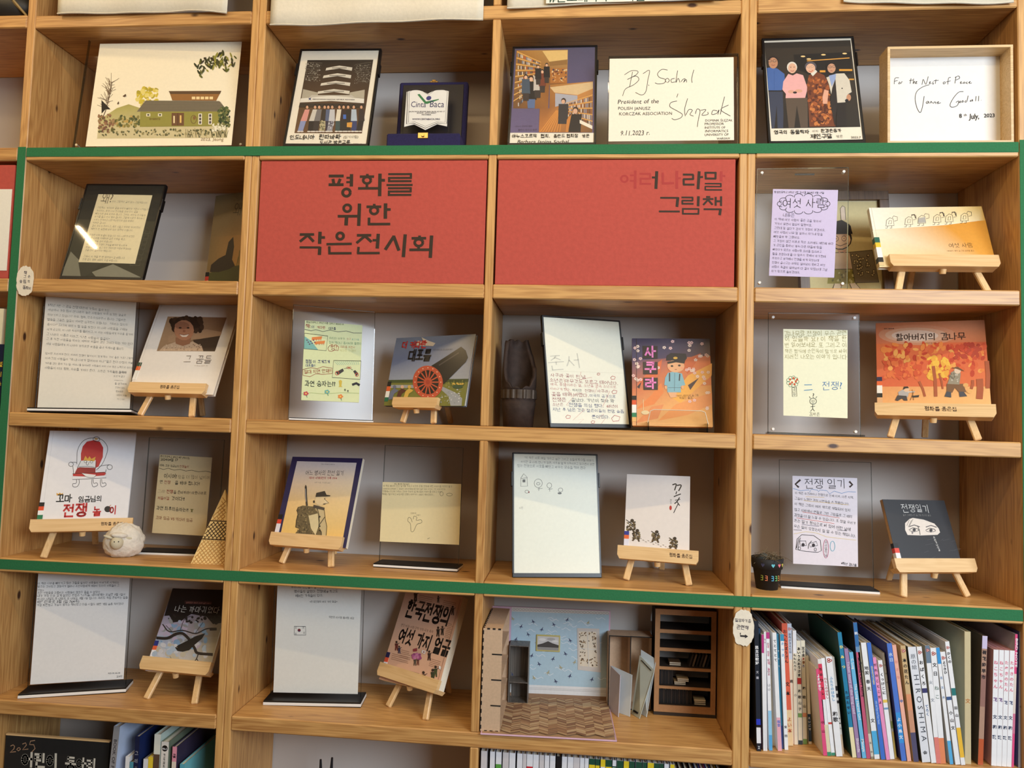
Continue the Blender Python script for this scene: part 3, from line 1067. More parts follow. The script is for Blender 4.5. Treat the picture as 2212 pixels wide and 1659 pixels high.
# ================================================================== row 1
# watercolour clamped between acrylic plates
q = [(778, 290), (2187, 268), (2100, 1245), (622, 1240)]
a = tstand('watercolor', q, 'large clear acrylic plate holding a watercolour of a green house', [(862, 383), (2063, 358), (1983, 1215), (735, 1218)], (246, 236, 208), base=False, screws='s', name='acrylic_picture_plate', sheet_name='watercolour_sheet', t=0.008)
PL = a.parent.parent
a.poly([(832, 1155), (850, 1000), (1000, 905), (1100, 873), (1200, 905), (1400, 940), (1950, 930), (1945, 1155)], [(214, 202, 160), (200, 190, 130), (176, 168, 96), (170, 160, 88), (176, 168, 100), (190, 180, 120), (180, 172, 110), (206, 196, 150)])
a.poly([(840, 1150), (880, 1080), (1100, 1060), (1940, 1058), (1942, 1155)], (206, 194, 150))
a.blobs(60, (1170, 745, 1345, 880), (8, 22), [(206, 186, 60), (222, 200, 90), (176, 160, 50), (228, 212, 120)])
for (x, y) in ((880, 1000),):
    a.line([(870, 1010), (905, 930), (930, 840), (950, 760), (960, 690)], 7, (96, 74, 50))
    R_ = random.Random(3)
    for i in range(46):
        t_ = R_.uniform(0.25, 1)
        bx, by = 880 + 75 * t_, 980 - 290 * t_
        an = R_.uniform(-2.9, -0.25)
        ln = R_.uniform(40, 110)
        a.line([(bx, by), (bx + ln * math.cos(an) * .8, by + ln * math.sin(an) * .7)], 3, (110, 86, 60))
a.poly([(872, 838), (948, 915), (905, 915), (872, 950)], (40, 34, 28))
a.blobs(70, (845, 960, 1000, 1100), (6, 16), [(120, 84, 66), (150, 110, 80), (96, 92, 50), (160, 130, 90)])
a.blobs(70, (1000, 970, 1200, 1060), (6, 16), [(96, 100, 56), (140, 130, 70), (76, 84, 50), (190, 160, 90)])
a.poly([(1445, 768), (1890, 768), (1848, 846), (1472, 843)], (150, 104, 54))
a.poly([(1440, 766), (1892, 764), (1880, 790), (1455, 790)], (96, 72, 48))
for i in range(5):
    a.rect(1638 + i * 38, 812, 1668 + i * 38, 834, (238, 214, 160))
a.poly([(1200, 930), (1878, 930), (1872, 1056), (1195, 1060)], (148, 142, 66))
a.poly([(1245, 843), (1875, 848), (1952, 935), (1170, 934)], (122, 112, 92))
for i in range(9):
    a.line([(1225 - i * 5, 852 + i * 9), (1890 + i * 6, 856 + i * 9)], 2.5, (92, 84, 68))
a.rect(1466, 946, 1572, 1052, (112, 78, 50)).rect(1480, 970, 1494, 1030, (226, 206, 160)).rect(1536, 966, 1550, 1028, (226, 190, 110)).rect(1517, 948, 1521, 1052, (70, 46, 30))
for (x, y) in ((1250, 950), (1350, 950)):
    a.rect(x, y, x + 34, y + 24, (232, 226, 200)).rect(x + 8, y + 6, x + 26, y + 18, (60, 60, 50))
a.text('평화를품은집', (1275, 1002), (1370, 1000), (96, 60, 30), wt=0.03)
for x in (1696, 1782):
    a.rect(x, 952, x + 30, 1042, (240, 236, 220))
    for j in range(3):
        a.rect(x + 6, 958 + j * 28, x + 24, 980 + j * 28, (80, 70, 72))
a.ring(1655, 1000, 24, 34, 5, (110, 84, 50)).ell(1660, 988, 12, 16, (130, 96, 56))
a.blobs(90, (1870, 900, 1965, 1060), (6, 15), [(60, 76, 40), (84, 100, 56), (46, 58, 36), (120, 120, 70)])
a.blobs(120, (840, 1080, 1940, 1135), (4, 11), [(150, 140, 90), (110, 104, 66), (190, 176, 126), (90, 92, 60)])
for i in range(34):
    R_ = a.rnd
    x = R_.choice((R_.uniform(1590, 1720), R_.uniform(1810, 1940)))
    a.line([(x, 1150), (x + R_.uniform(-22, 22), 1150 - R_.uniform(30, 80))], 3, R_.choice([(86, 84, 56), (120, 112, 80), (64, 66, 44)]))
a.blobs(40, (1820, 1040, 1930, 1100), (6, 12), [(236, 230, 206), (206, 200, 166)])
for i in range(74):
    R_ = a.rnd
    u = R_.random()
    cx, cy = 1665 + 340 * u + R_.uniform(-18, 18), 600 - 170 * u + R_.uniform(-50, 70) + (60 if u > .75 else 0)
    a.ell(cx, min(650, max(420, cy)), R_.uniform(14, 30), R_.uniform(6, 11), R_.choice([(50, 56, 28), (96, 100, 36), (70, 72, 34), (150, 146, 60), (58, 50, 30)]), 8, R_.uniform(0.6, 2.4))
a.poly([(1052, 808), (1078, 790), (1082, 808), (1066, 815)], (90, 66, 44)).poly([(1005, 868), (1018, 850), (1022, 868), (1010, 876)], (90, 66, 44))
a.text('2023. Jeong', (1715, 1178), (1915, 1180), (150, 130, 96), jit=.05)

# photo of a group before a tower
q = [(450, 430), (1160, 425), (1045, 1275), (283, 1270)]
a = pframe('photo1', q, 'black framed photo of a group below a white banded tower', [(455, 446), (1150, 440), (1035, 1258), (292, 1255)], (238, 230, 212))
A0 = a
a.poly([(510, 522), (1088, 518), (990, 1152), (388, 1148)], [(40, 34, 28), (44, 38, 32), (100, 72, 48), (110, 80, 52)])
for i in range(9):
    a.line([(505 - i * 3, 540 + i * 19), (640 - i * 8, 548 + i * 17)], 3, (110, 104, 92)).line([(930 + i * 2, 560 + i * 18), (1068 - i * 3, 540 + i * 20)], 3, (104, 98, 88))
a.blobs(120, (490, 545, 620, 700), (2, 5), [(150, 144, 130), (96, 88, 76), (190, 184, 170)]).blobs(120, (925, 560, 1060, 720), (2, 5), [(150, 144, 130), (96, 88, 76)])
for (y, x0, x1) in ((590, 676, 905), (655, 652, 896), (720, 630, 888), (790, 602, 882)):
    a.poly([(x0, y), ((x0 + x1) / 2, y - 20), (x1, y - 4), (x1 - 6, y + 24), ((x0 + x1) / 2, y + 4), (x0 - 8, y + 22)], (214, 208, 194))
    a.rect(x0 + 50, y - 3, x1 - 50, y + 3, (110, 104, 96))
a.poly([(470, 770), (600, 800), (600, 840), (455, 850)], (176, 168, 150)).poly([(880, 800), (1015, 775), (1010, 850), (880, 840)], (180, 172, 154))
a.poly([(545, 822), (900, 822), (925, 842), (520, 842)], (196, 190, 178))
a.poly([(450, 850), (720, 828), (1010, 852), (1008, 892), (720, 872), (440, 885)], (226, 222, 212))
a.text('PERPUSTAKAAN NASIONAL REPUBLIK INDONESIA', (552, 862), (925, 866), (60, 52, 60), wt=0.03)
a.poly([(516, 846), (530, 848), (542, 842), (536, 856), (542, 868), (528, 860), (518, 868), (522, 857)], (50, 60, 110))
a.poly([(440, 890), (1022, 896), (1015, 930), (430, 925)], (60, 50, 40))
R_ = a.rnd
FIG = [(505, 470, 440, (216, 150, 140), (140, 150, 190)), (575, 545, 530, (206, 200, 190), (44, 38, 36)), (612, 590, 575, (120, 116, 116), (60, 52, 50)), (660, 650, 630, (60, 52, 46), (170, 160, 130)), (692, 690, 690, (90, 100, 130), (60, 56, 70)), (727, 720, 700, (196, 196, 200), (150, 150, 160)), (790, 780, 775, (226, 216, 196), (66, 84, 84)), (828, 820, 815, (60, 46, 44), (50, 46, 44)), (868, 862, 862, (50, 44, 40), (52, 46, 42)), (918, 918, 920, (176, 190, 204), (60, 68, 110)), (985, 985, 960, (60, 50, 46), (46, 40, 38))]
for (hx, tx, lx, c1, c2) in FIG:
    a.poly([(tx - 24, 1040), (tx + 26, 1040), (lx + 24, 1135), (lx - 22, 1135)], c2)
    a.poly([(hx - 20, 945), (hx + 22, 945), (tx + 30, 1045), (tx - 26, 1045)], c1)
    a.ell(hx, 918, 13, 17, (40, 32, 28)).ell(hx, 926, 11, 14, (214, 166, 132))
    a.ell(lx - 12, 1136, 16, 6, (222, 216, 206)).ell(lx + 16, 1136, 16, 6, (216, 206, 196))
a.poly([(858, 1060), (905, 1056), (900, 1102), (856, 1098)], (214, 156, 70)).rect(824, 990, 850, 1028, (70, 110, 190))
a.blobs(26, (612, 1045, 665, 1120), (3, 8), [(96, 96, 66), (190, 180, 140)]).blobs(26, (690, 1045, 740, 1110), (3, 7), [(70, 66, 76), (200, 200, 206)])
a.text('인도네시아', (345, 1202), (568, 1200), INK, wt=0.03, jit=.05).text('찐따바짜', (605, 1200), (802, 1198), INK, wt=0.03, jit=.05).text('(읽기사랑)', (825, 1195), (960, 1192), INK, jit=.05)
a.text('도서관 방문교류', (612, 1245), (886, 1242), INK, wt=0.03, jit=.05).text('2023.12', (912, 1254), (990, 1256), INK)

# velvet award case with clear book-shaped plaque
q = [(1208, 1180), (1830, 1172), (1872, 1288), (1205, 1288)]
PCM = Matrix.Translation((-0.419, 0.0, Z1))
VELV = mat((34, 30, 74), 0.95, 0.25, 220, name='blue_velvet')
C = thing('award_case', 'open navy velvet case with brass clasp holding a clear plaque', 'case', PCM)
MB().box(-0.099, 0.099, 0.010, 0.108, 0.0, 0.037, 0.003).build('tray', VELV, C)
LM = Matrix.Translation((-0.004, 0.112, 0.0)) @ Matrix.Rotation(-math.radians(6), 4, 'X')
MB().box(-0.099, 0.099, 0.0, 0.026, 0.004, 0.242, 0.004, M=LM).build('lid', VELV, C)
MB().box(-0.088, 0.088, -0.001, 0.002, 0.016, 0.232, 0.001, M=LM).build('satin_lining', mat((14, 12, 24), 0.5, 0.2, 60, name='satin'), C)
BRASS = mat((206, 176, 110), 0.3, 0.1, 60, metal=1.0, name='brass')
k = MB().box(-0.014, 0.014, 0.0075, 0.0105, 0.022, 0.038, 0.001)
k.tube((0, 0.0075, 0.030), (0, 0.004, 0.030), 0.005, 0.004, 12)
k.build('clasp', BRASS, C)
k = MB().box(-0.012, 0.012, 0.002, 0.010, 0.2405, 0.245, 0.001, M=LM).box(-0.006, 0.006, 0.001, 0.011, 0.243, 0.249, 0.001, M=LM)
k.build('clasp', BRASS, C)
w, h = 0.129, 0.131
PQ = thing('clear_plaque', 'book-shaped clear plaque with green and blue reader logo in the velvet case', 'plaque', pose_matrix(-0.4285, 0.072, Z1 + 0.0375, 0, 7, 0))
hh = h + 0.033
pts = [(-w / 2, 0), (w / 2, 0), (w / 2, hh - .006)]
for i in range(1, 9):
    u = i / 8
    pts.append((w / 2 * (1 - u), hh - 0.006 + math.sin(u * math.pi * .9) * 0.010 - u * 0.010))
for i in range(1, 9):
    u = 1 - i / 8
    pts.append((-w / 2 * (1 - u), hh - 0.006 + math.sin(u * math.pi * .9) * 0.010 - u * 0.010))
MB().prism(pts, 0, 0.012).build('acrylic_block', ACR, PQ)
ins = [(px * 0.93, max(0.036, pz) - (0.006 if pz > .05 else 0)) for px, pz in pts[2:]]
low = [(-w / 2 * .93, 0.046), (-w / 2 * .5, 0.053), (0, 0.036), (w / 2 * .5, 0.053), (w / 2 * .93, 0.046)]
fa = MB().prism(low + ins, -0.001, 0.0004).build('silver_face', mat((226, 226, 222), 0.45, 0.03, 60, name='silver_film'), PQ)
a = Art([(1385, 765), (1795, 755), (1765, 1172), (1362, 1172)], w, h, fa, P_GLOSS, -0.0012)
a.parent = fa
a.zoff = 0.033
a.line([(1400, 1108), (1405, 800), (1440, 772), (1520, 768), (1592, 815), (1650, 770), (1740, 765), (1778, 790), (1752, 1105), (1670, 1100), (1562, 1148), (1460, 1100)], 5, (30, 28, 40), closed=True)
a.line([(1416, 1095), (1420, 805), (1452, 785), (1520, 782), (1592, 832), (1650, 784), (1735, 779), (1762, 800), (1738, 1092), (1665, 1087), (1562, 1130), (1465, 1085)], 2.5, (30, 28, 40), closed=True)
a.poly([(1492, 828), (1512, 822), (1570, 895), (1684, 870), (1684, 878), (1580, 918), (1560, 916)], (34, 116, 70))
a.ell(1594, 862, 24, 20, (40, 44, 120), rot=-.5)
a.text('Cinta', (1432, 948), (1568, 950), (30, 34, 90), h=1.25).text('Baca', (1598, 948), (1730, 950), (30, 34, 90), h=1.25)
a.text('JALAN RAYA BOGOR BARU BLOK A3 NO 17', (1420, 996), (1735, 996), (30, 30, 60), wt=0.02).text('BOGOR - JAWA BARAT', (1488, 1010), (1660, 1010), (30, 30, 60), wt=0.02).text('INDONESIA', (1530, 1026), (1614, 1026), (30, 30, 60), wt=0.02)
a.text('WWW.CINTABACA.ORG', (1448, 1070), (1692, 1070), (24, 26, 80), wt=0.03)

# collage of two library photos on purple
q = [(190, 395), (910, 380), (900, 1232), (138, 1238)]
a = pframe('photo2', q, 'black framed purple collage of two photos taken in a library', [(197, 405), (895, 388), (890, 1222), (150, 1222)], (238, 230, 212))
a.poly([(200, 408), (893, 391), (890, 1118), (156, 1118)], [(86, 80, 104), (84, 80, 106), (98, 84, 118), (104, 92, 130)])
a.poly([(222, 425), (658, 418), (652, 712), (500, 715), (490, 915), (190, 912)], [(170, 118, 50), (190, 150, 90), (150, 96, 44), (140, 90, 44), (150, 96, 46), (110, 76, 44)])
for i in range(9):
    a.poly([(226 - i * 4, 430 + i * 52), (430, 520 + i * 22), (430, 526 + i * 22), (224 - i * 4, 440 + i * 52)], (222, 170, 90))
    for j in range(16):
        u = j / 16
        x_ = 232 + u * 190
        y_ = 442 + i * 52 + u * (84 - i * 30)
        a.rect(x_, y_ + 6, x_ + 8, y_ + 36 - 18 * u, a.rnd.choice([(200, 196, 190), (120, 140, 160), (90, 70, 50), (180, 90, 60), (60, 70, 90), (216, 206, 180)]))
a.poly([(440, 430), (655, 424), (655, 500), (500, 520)], (226, 190, 120)).poly([(500, 520), (652, 505), (650, 540), (505, 552)], (150, 110, 60))
a.rect(508, 575, 650, 700, (176, 112, 50))
a.blobs(40, (515, 580, 645, 690), (4, 9), [(110, 60, 40), (220, 190, 140), (60, 60, 80), (200, 140, 80)])
for (x_, y_, s_, c_) in ((345, 660, 1.0, (34, 30, 30)), (300, 645, .8, (70, 84, 100)), (400, 620, .8, (200, 190, 180)), (440, 600, .7, (120, 60, 40)), (405, 560, .6, (40, 36, 36)), (478, 545, .6, (30, 28, 30))):
    a.poly([(x_ - 40 * s_, y_ + 25 * s_), (x_ + 40 * s_, y_ + 25 * s_), (x_ + 46 * s_, y_ + 180 * s_), (x_ - 44 * s_, y_ + 180 * s_)], c_)
    a.poly([(x_ - 34 * s_, y_ + 175 * s_), (x_ + 34 * s_, y_ + 175 * s_), (x_ + 30 * s_, min(912, y_ + 255 * s_)), (x_ - 30 * s_, min(912, y_ + 255 * s_))], (90, 110, 150) if s_ > .9 else (60, 50, 46))
    a.ell(x_, y_, 22 * s_, 26 * s_, (44, 32, 26)).ell(x_, y_ + 8 * s_, 17 * s_, 19 * s_, (226, 180, 146))
a.poly([(505, 715), (872, 685), (868, 1116), (410, 1116), (418, 915), (500, 912)], [(170, 116, 56), (200, 140, 76), (120, 84, 50), (190, 120, 56), (150, 96, 50), (150, 96, 50)])
a.poly([(505, 735), (872, 690), (872, 745), (740, 800), (545, 780)], (216, 186, 140))
a.poly([(550, 785), (740, 805), (740, 850), (550, 900)], (170, 170, 180))
for i in range(5):
    a.poly([(640, 868 + i * 22), (870, 795 + i * 56), (870, 803 + i * 56), (640, 873 + i * 22)], (222, 166, 88))
    for j in range(16):
        u = j / 16
        a.rect(645 + u * 220, 876 + i * 22 - u * (66 - i * 32), 653 + u * 220, 888 + i * 22 - u * (40 - i * 34), a.rnd.choice([(206, 200, 190), (120, 130, 150), (120, 70, 50), (70, 60, 60)]))
for i in range(8):
    a.line([(420 + i * 24, 1114), (560 + i * 8, 930)], 5, (222, 150, 70))
for (x_, y_, s_, c_) in ((622, 850, 1.0, (56, 52, 54)), (725, 930, 1.25, (40, 34, 32))):
    a.poly([(x_ - 42 * s_, y_ + 26 * s_), (x_ + 42 * s_, y_ + 26 * s_), (x_ + 34 * s_, min(1114, y_ + 195 * s_)), (x_ - 48 * s_, min(1114, y_ + 195 * s_))], c_)
    a.ell(x_, y_, 21 * s_, 25 * s_, (60, 46, 36)).ell(x_ - 3, y_ + 7, 16 * s_, 18 * s_, (216, 170, 140))
a.poly([(650, 1010), (690, 960), (660, 1114), (640, 1114)], (200, 130, 60)).poly([(760, 1010), (868, 1060), (868, 1090), (760, 1040)], (236, 226, 206))
a.text('야누스 코르작 협회', (208, 1072), (355, 1070), (60, 50, 70), jit=.05).text('폴란드 협회장 방문', (232, 1103), (395, 1102), (60, 50, 70), jit=.05)
a.text('야누스코르작', (178, 1160), (395, 1158), INK, wt=0.03, jit=.05).text('협회.', (425, 1158), (505, 1158), INK, wt=.03, jit=.05).text('폴란드 협회장', (535, 1158), (748, 1156), INK, wt=.03, jit=.05).text('방문', (782, 1156), (845, 1156), INK, wt=.03, jit=.05)
a.text('Barbara Janina Sochal', (222, 1210), (665, 1210), INK, jit=.04, slant=.2)

# signed sheet in a bent clear holder
q = [(1005, 490), (2110, 470), (2108, 1222), (998, 1240)]
a = tstand('signed', q, 'wide clear acrylic holder with two signatures in black pen', [(1012, 512), (2070, 502), (2070, 1198), (1006, 1215)], (243, 234, 214), base=False, t=0.012)
a.sm = True
for pts in ([(1140, 650), (1200, 615), (1255, 620), (1240, 650), (1165, 690), (1235, 660), (1265, 690), (1220, 735), (1150, 770), (1125, 830)], [(1210, 625), (1195, 700), (1185, 755)], [(1300, 640), (1355, 612), (1340, 700), (1325, 790), (1290, 822), (1235, 800)], [(1345, 735), (1352, 742)],
            [(1510, 610), (1460, 605), (1425, 640), (1440, 672), (1490, 690), (1480, 720), (1430, 728), (1402, 718)], [(1500, 715), (1490, 695), (1510, 680), (1525, 700), (1508, 718)], [(1570, 680), (1540, 690), (1545, 715), (1575, 710)], [(1595, 615), (1580, 715), (1600, 680), (1615, 715)], [(1625, 710), (1640, 690), (1660, 685), (1645, 715), (1668, 690), (1672, 715)], [(1733, 608), (1715, 680), (1718, 718)],
            [(1598, 810), (1588, 842)], [(1590, 872), (1540, 885), (1530, 920), (1590, 955), (1635, 985), (1620, 1015), (1570, 1030), (1545, 1018)], [(1680, 850), (1655, 940), (1660, 1000)], [(1665, 990), (1690, 945), (1720, 950), (1700, 985), (1730, 1000)], [(1745, 980), (1760, 940), (1785, 955), (1770, 1030), (1762, 1090)], [(1790, 950), (1835, 945), (1800, 990), (1850, 985), (1850, 965)], [(1930, 955), (1895, 950), (1885, 985), (1925, 975), (1945, 945), (1935, 985)], [(1992, 835), (1970, 920), (1955, 985)], [(2025, 905), (1960, 945), (2040, 998)]):
    a.line(pts, 4.5, (34, 30, 28))
a.text('President of the', (1082, 895), (1435, 892), INK, jit=.06, slant=.15).text('POLISH JANUSZ', (1085, 948), (1365, 948), INK, jit=.05).text('KORCZAK ASSOCIATION', (1095, 995), (1550, 988), INK, jit=.05)
a.text('9.11.2023 r.', (1105, 1165), (1360, 1160), (60, 54, 46), h=1.2, jit=.06, slant=.15)
for i, (s_, x0, x1) in enumerate((('DOMINIK ŚLĘZAK', 1828, 2058), ('PROFESSOR', 1822, 1985), ('INSTITUTE OF', 1822, 1998), ('INFORMATICS', 1826, 2022), ('UNIVERSITY OF', 1822, 2025), ('WARSAW', 1925, 2038))):
    a.text(s_, (x0, 1045 + i * 30), (x1, 1042 + i * 30), INK, jit=.05, h=1.0)

# photo of four people
q = [(170, 295), (878, 280), (985, 1098), (215, 1108)]
a = pframe('photo3', q, 'black framed photo of four smiling people with Korean handwriting below', [(175, 312), (870, 290), (975, 1060), (222, 1080)], (240, 230, 210))
a.poly([(190, 325), (855, 307), (940, 965), (240, 980)], [(54, 46, 36), (60, 50, 38), (40, 34, 28), (36, 30, 26)])
a.poly([(415, 415), (862, 395), (870, 560), (600, 590), (430, 520)], (30, 26, 22))
for (x_, y_) in ((490, 428), (648, 416), (812, 407), (535, 448)):
    a.ell(x_, y_, 18, 6, (240, 206, 140))
a.line([(520, 462), (850, 440)], 7, (226, 160, 70)).rect(620, 533, 664, 548, (226, 160, 60)).rect(770, 524, 872, 538, (226, 160, 60)).rect(846, 596, 886, 606, (226, 160, 60))


def man(pts, c):
    a.poly(pts, c)


man([(208, 515), (250, 510), (290, 520), (345, 560), (350, 640), (318, 690), (218, 690)], (70, 104, 168))
man([(218, 686), (330, 686), (335, 860), (332, 975), (288, 977), (282, 800), (262, 978), (240, 978)], (58, 64, 84))
a.line([(218, 690), (330, 690)], 9, (28, 24, 22)).ell(258, 462, 43, 40, (40, 32, 28)).ell(258, 478, 36, 42, (196, 142, 106)).ell(232, 462, 15, 10, (60, 46, 40)).ell(232, 462, 12, 7, (196, 150, 118)).ell(268, 462, 15, 10, (60, 46, 40)).ell(268, 462, 12, 7, (196, 150, 118)).line([(244, 492), (258, 496), (272, 492)], 4, (150, 70, 60)).line([(265, 535), (264, 680)], 2, (50, 80, 140))
man([(375, 560), (410, 572), (440, 556), (490, 570), (522, 660), (520, 690), (505, 745), (352, 745), (355, 712), (328, 680), (335, 620)], (236, 176, 172))
man([(352, 745), (524, 742), (526, 970), (470, 972), (440, 800), (420, 972), (375, 974)], (92, 76, 62))
a.ell(404, 510, 40, 42, (226, 218, 204)).ell(406, 518, 32, 38, (226, 178, 148)).line([(392, 536), (406, 541), (420, 535)], 4, (170, 70, 66)).ell(394, 510, 4, 3, (60, 50, 50)).ell(420, 509, 4, 3, (60, 50, 50))
a.ell(396, 696, 26, 13, (222, 166, 140)).ell(455, 690, 30, 13, (222, 166, 140)).ell(426, 702, 16, 8, (40, 30, 28))
man([(535, 570), (600, 545), (655, 570), (690, 640), (700, 780), (745, 962), (540, 965), (520, 640)], (120, 62, 34))
a.blobs(60, (530, 590, 690, 780), (6, 18), [(196, 112, 52), (90, 40, 26), (160, 84, 40)]).blobs(70, (550, 780, 730, 950), (6, 18), [(206, 126, 64), (84, 38, 24), (170, 90, 44)])
man([(548, 560), (565, 580), (600, 545), (585, 530)], (226, 220, 206))
man([(655, 680), (688, 690), (678, 790), (645, 790), (640, 740)], (228, 170, 142))
a.ell(548, 508, 46, 40, (90, 84, 90)).ell(548, 520, 36, 36, (230, 182, 152)).line([(532, 540), (552, 546), (566, 534)], 5, (190, 80, 70)).ell(532, 510, 11, 8, (150, 120, 110)).ell(532, 510, 9, 6, (230, 190, 160)).ell(560, 506, 11, 8, (150, 120, 110)).ell(560, 506, 9, 6, (230, 190, 160))
man([(670, 590), (745, 560), (810, 558), (850, 610), (868, 700), (840, 715), (818, 780), (755, 782), (740, 600), (725, 782), (690, 640)], (216, 206, 188))
man([(690, 575), (745, 562), (742, 600), (712, 660)], (150, 166, 206))
man([(740, 600), (757, 782), (738, 960), (700, 780), (716, 670)], (44, 36, 34))
man([(755, 782), (820, 778), (830, 960), (748, 962)], (34, 28, 26))
a.ell(708, 506, 40, 36, (34, 28, 26)).ell(710, 520, 32, 36, (206, 154, 122)).ell(698, 510, 14, 9, (70, 54, 46)).ell(698, 510, 11, 6, (206, 160, 130)).ell(728, 508, 12, 9, (70, 54, 46)).ell(728, 508, 10, 6, (206, 160, 130)).line([(702, 538), (718, 540)], 4, (160, 70, 66)).ell(845, 742, 18, 26, (196, 140, 106)).ell(793, 672, 5, 5, (30, 24, 22)).ell(830, 765, 14, 12, (30, 30, 36))
a.text('영국의', (260, 1022), (368, 1020), INK, wt=.03, jit=.05).text('동물학자', (388, 1020), (540, 1016), INK, wt=.03, jit=.05).text('이자', (562, 1010), (612, 1008), INK, jit=.05).text('환경운동가', (630, 1008), (792, 1004), INK, wt=.03, jit=.05)
a.text('제인구달', (548, 1056), (720, 1052), INK, wt=.03, jit=.05).text('방문', (752, 1050), (806, 1048), INK, jit=.05).text('2023.7', (866, 1056), (945, 1056), INK, jit=.03)

# deep oak box frame with a signed board
x, y, z, yaw, lean, roll, w, h = POSES['woodbox']
C = thing('shadow_box', 'deep oak box frame with a handwritten dedication on white board', 'box frame', pose_matrix(x, y, Z1 + 0.0005, 0, 0, 0))
tk, dp = 0.006, 0.049
b_ = MB().box(-w / 2, w / 2, 0, dp, 0, tk).box(-w / 2, w / 2, 0, dp, h - tk, h).box(-w / 2, -w / 2 + tk, 0, dp, tk, h - tk).box(w / 2 - tk, w / 2, 0, dp, tk, h - tk)
b_.build('box_frame', OAK, C)
bo = MB().box(-w / 2 + tk, w / 2 - tk, dp - 0.004, dp, tk, h - tk).build('back_board', mat((236, 234, 230), 0.7, 0.02, 60, name='white_board'), C)
a = Art([(1106, 455), (2022, 440), (2028, 1151), (1106, 1155)], w - 2 * tk, h - 2 * tk, bo, P_MATTE, 0.0)
a.parent = bo
a.xf = Matrix.Translation((0, dp - 0.004, tk))
a.sm = True
for pts in ([(1235, 608), (1205, 612), (1198, 658)], [(1200, 635), (1225, 630)], [(1240, 640), (1232, 655), (1246, 652), (1240, 640)], [(1252, 655), (1256, 640), (1264, 640)],
            [(1330, 612), (1322, 655)], [(1315, 630), (1345, 626)], [(1350, 615), (1346, 655), (1356, 635), (1362, 655)], [(1365, 642), (1376, 636), (1366, 652), (1378, 652)],
            [(1415, 662), (1425, 620), (1445, 660), (1462, 605), (1465, 600)], [(1470, 645), (1482, 638), (1472, 655), (1490, 650)], [(1505, 638), (1498, 648), (1506, 656), (1496, 658)], [(1525, 620), (1518, 655)], [(1508, 632), (1545, 628)],
            [(1595, 640), (1580, 645), (1585, 657), (1598, 648), (1595, 640)], [(1640, 605), (1622, 612), (1616, 660)], [(1605, 640), (1638, 632)],
            [(1672, 652), (1680, 600)], [(1672, 606), (1700, 594), (1708, 612), (1680, 626)], [(1712, 645), (1724, 638), (1714, 652), (1730, 650)], [(1745, 640), (1735, 650), (1748, 650), (1750, 640)], [(1770, 640), (1758, 648), (1772, 654)], [(1778, 648), (1792, 636), (1784, 652), (1804, 648)],
            [(1472, 662), (1420, 680), (1375, 715), (1362, 770), (1375, 840), (1400, 880), (1415, 850), (1425, 800), (1432, 752)], [(1460, 790), (1448, 800), (1456, 810), (1466, 792), (1470, 810)], [(1480, 808), (1486, 792), (1498, 808)], [(1505, 810), (1512, 796), (1522, 800), (1524, 812)], [(1530, 802), (1546, 794), (1536, 810), (1562, 804)],
            [(1738, 716), (1700, 722), (1658, 770), (1634, 820), (1650, 838), (1690, 825), (1702, 790), (1680, 800)], [(1712, 790), (1706, 802), (1718, 800), (1714, 788)], [(1730, 786), (1726, 798), (1738, 796), (1734, 784)], [(1758, 784), (1750, 796), (1764, 794), (1776, 748)], [(1800, 780), (1790, 792), (1806, 788), (1808, 776), (1812, 792)], [(1838, 752), (1834, 790)], [(1858, 750), (1856, 790)], [(1876, 782), (1878, 784)]):
    a.line(pts, 4.2, (30, 28, 30))
a.text('8', (1706, 922), (1728, 920), INK, h=1.1, wt=.02).text('th', (1742, 908), (1766, 906), INK).text('July,', (1785, 930), (1862, 928), INK, h=1.3, slant=.1, wt=.02).text('2023', (1898, 918), (1985, 915), INK, wt=.02)

# ================================================================== row 2
DARK = (58, 58, 48)
q = [(735, 300), (1420, 310), (1205, 1115), (505, 1100)]
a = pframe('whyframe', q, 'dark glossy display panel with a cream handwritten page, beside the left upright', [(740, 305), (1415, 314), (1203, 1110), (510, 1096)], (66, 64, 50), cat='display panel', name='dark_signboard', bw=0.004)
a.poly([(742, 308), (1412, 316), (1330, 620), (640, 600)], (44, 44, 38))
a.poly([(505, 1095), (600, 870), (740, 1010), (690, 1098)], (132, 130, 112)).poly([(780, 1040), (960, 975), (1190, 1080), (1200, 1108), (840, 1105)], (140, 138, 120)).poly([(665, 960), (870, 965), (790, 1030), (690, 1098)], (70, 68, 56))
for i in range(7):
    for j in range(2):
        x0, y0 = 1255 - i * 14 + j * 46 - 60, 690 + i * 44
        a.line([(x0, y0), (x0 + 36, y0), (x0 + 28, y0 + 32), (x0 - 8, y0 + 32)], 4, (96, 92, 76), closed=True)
a.poly([(835, 388), (1300, 400), (1147, 972), (667, 958)], (238, 226, 188))
a.text('왜?', (848, 456), (950, 460), (70, 60, 46), h=1.3, jit=.03).text('라는 그림책은 글이 없는 그림책입니다.', (950, 456), (1258, 470), (60, 50, 40), jit=.06)
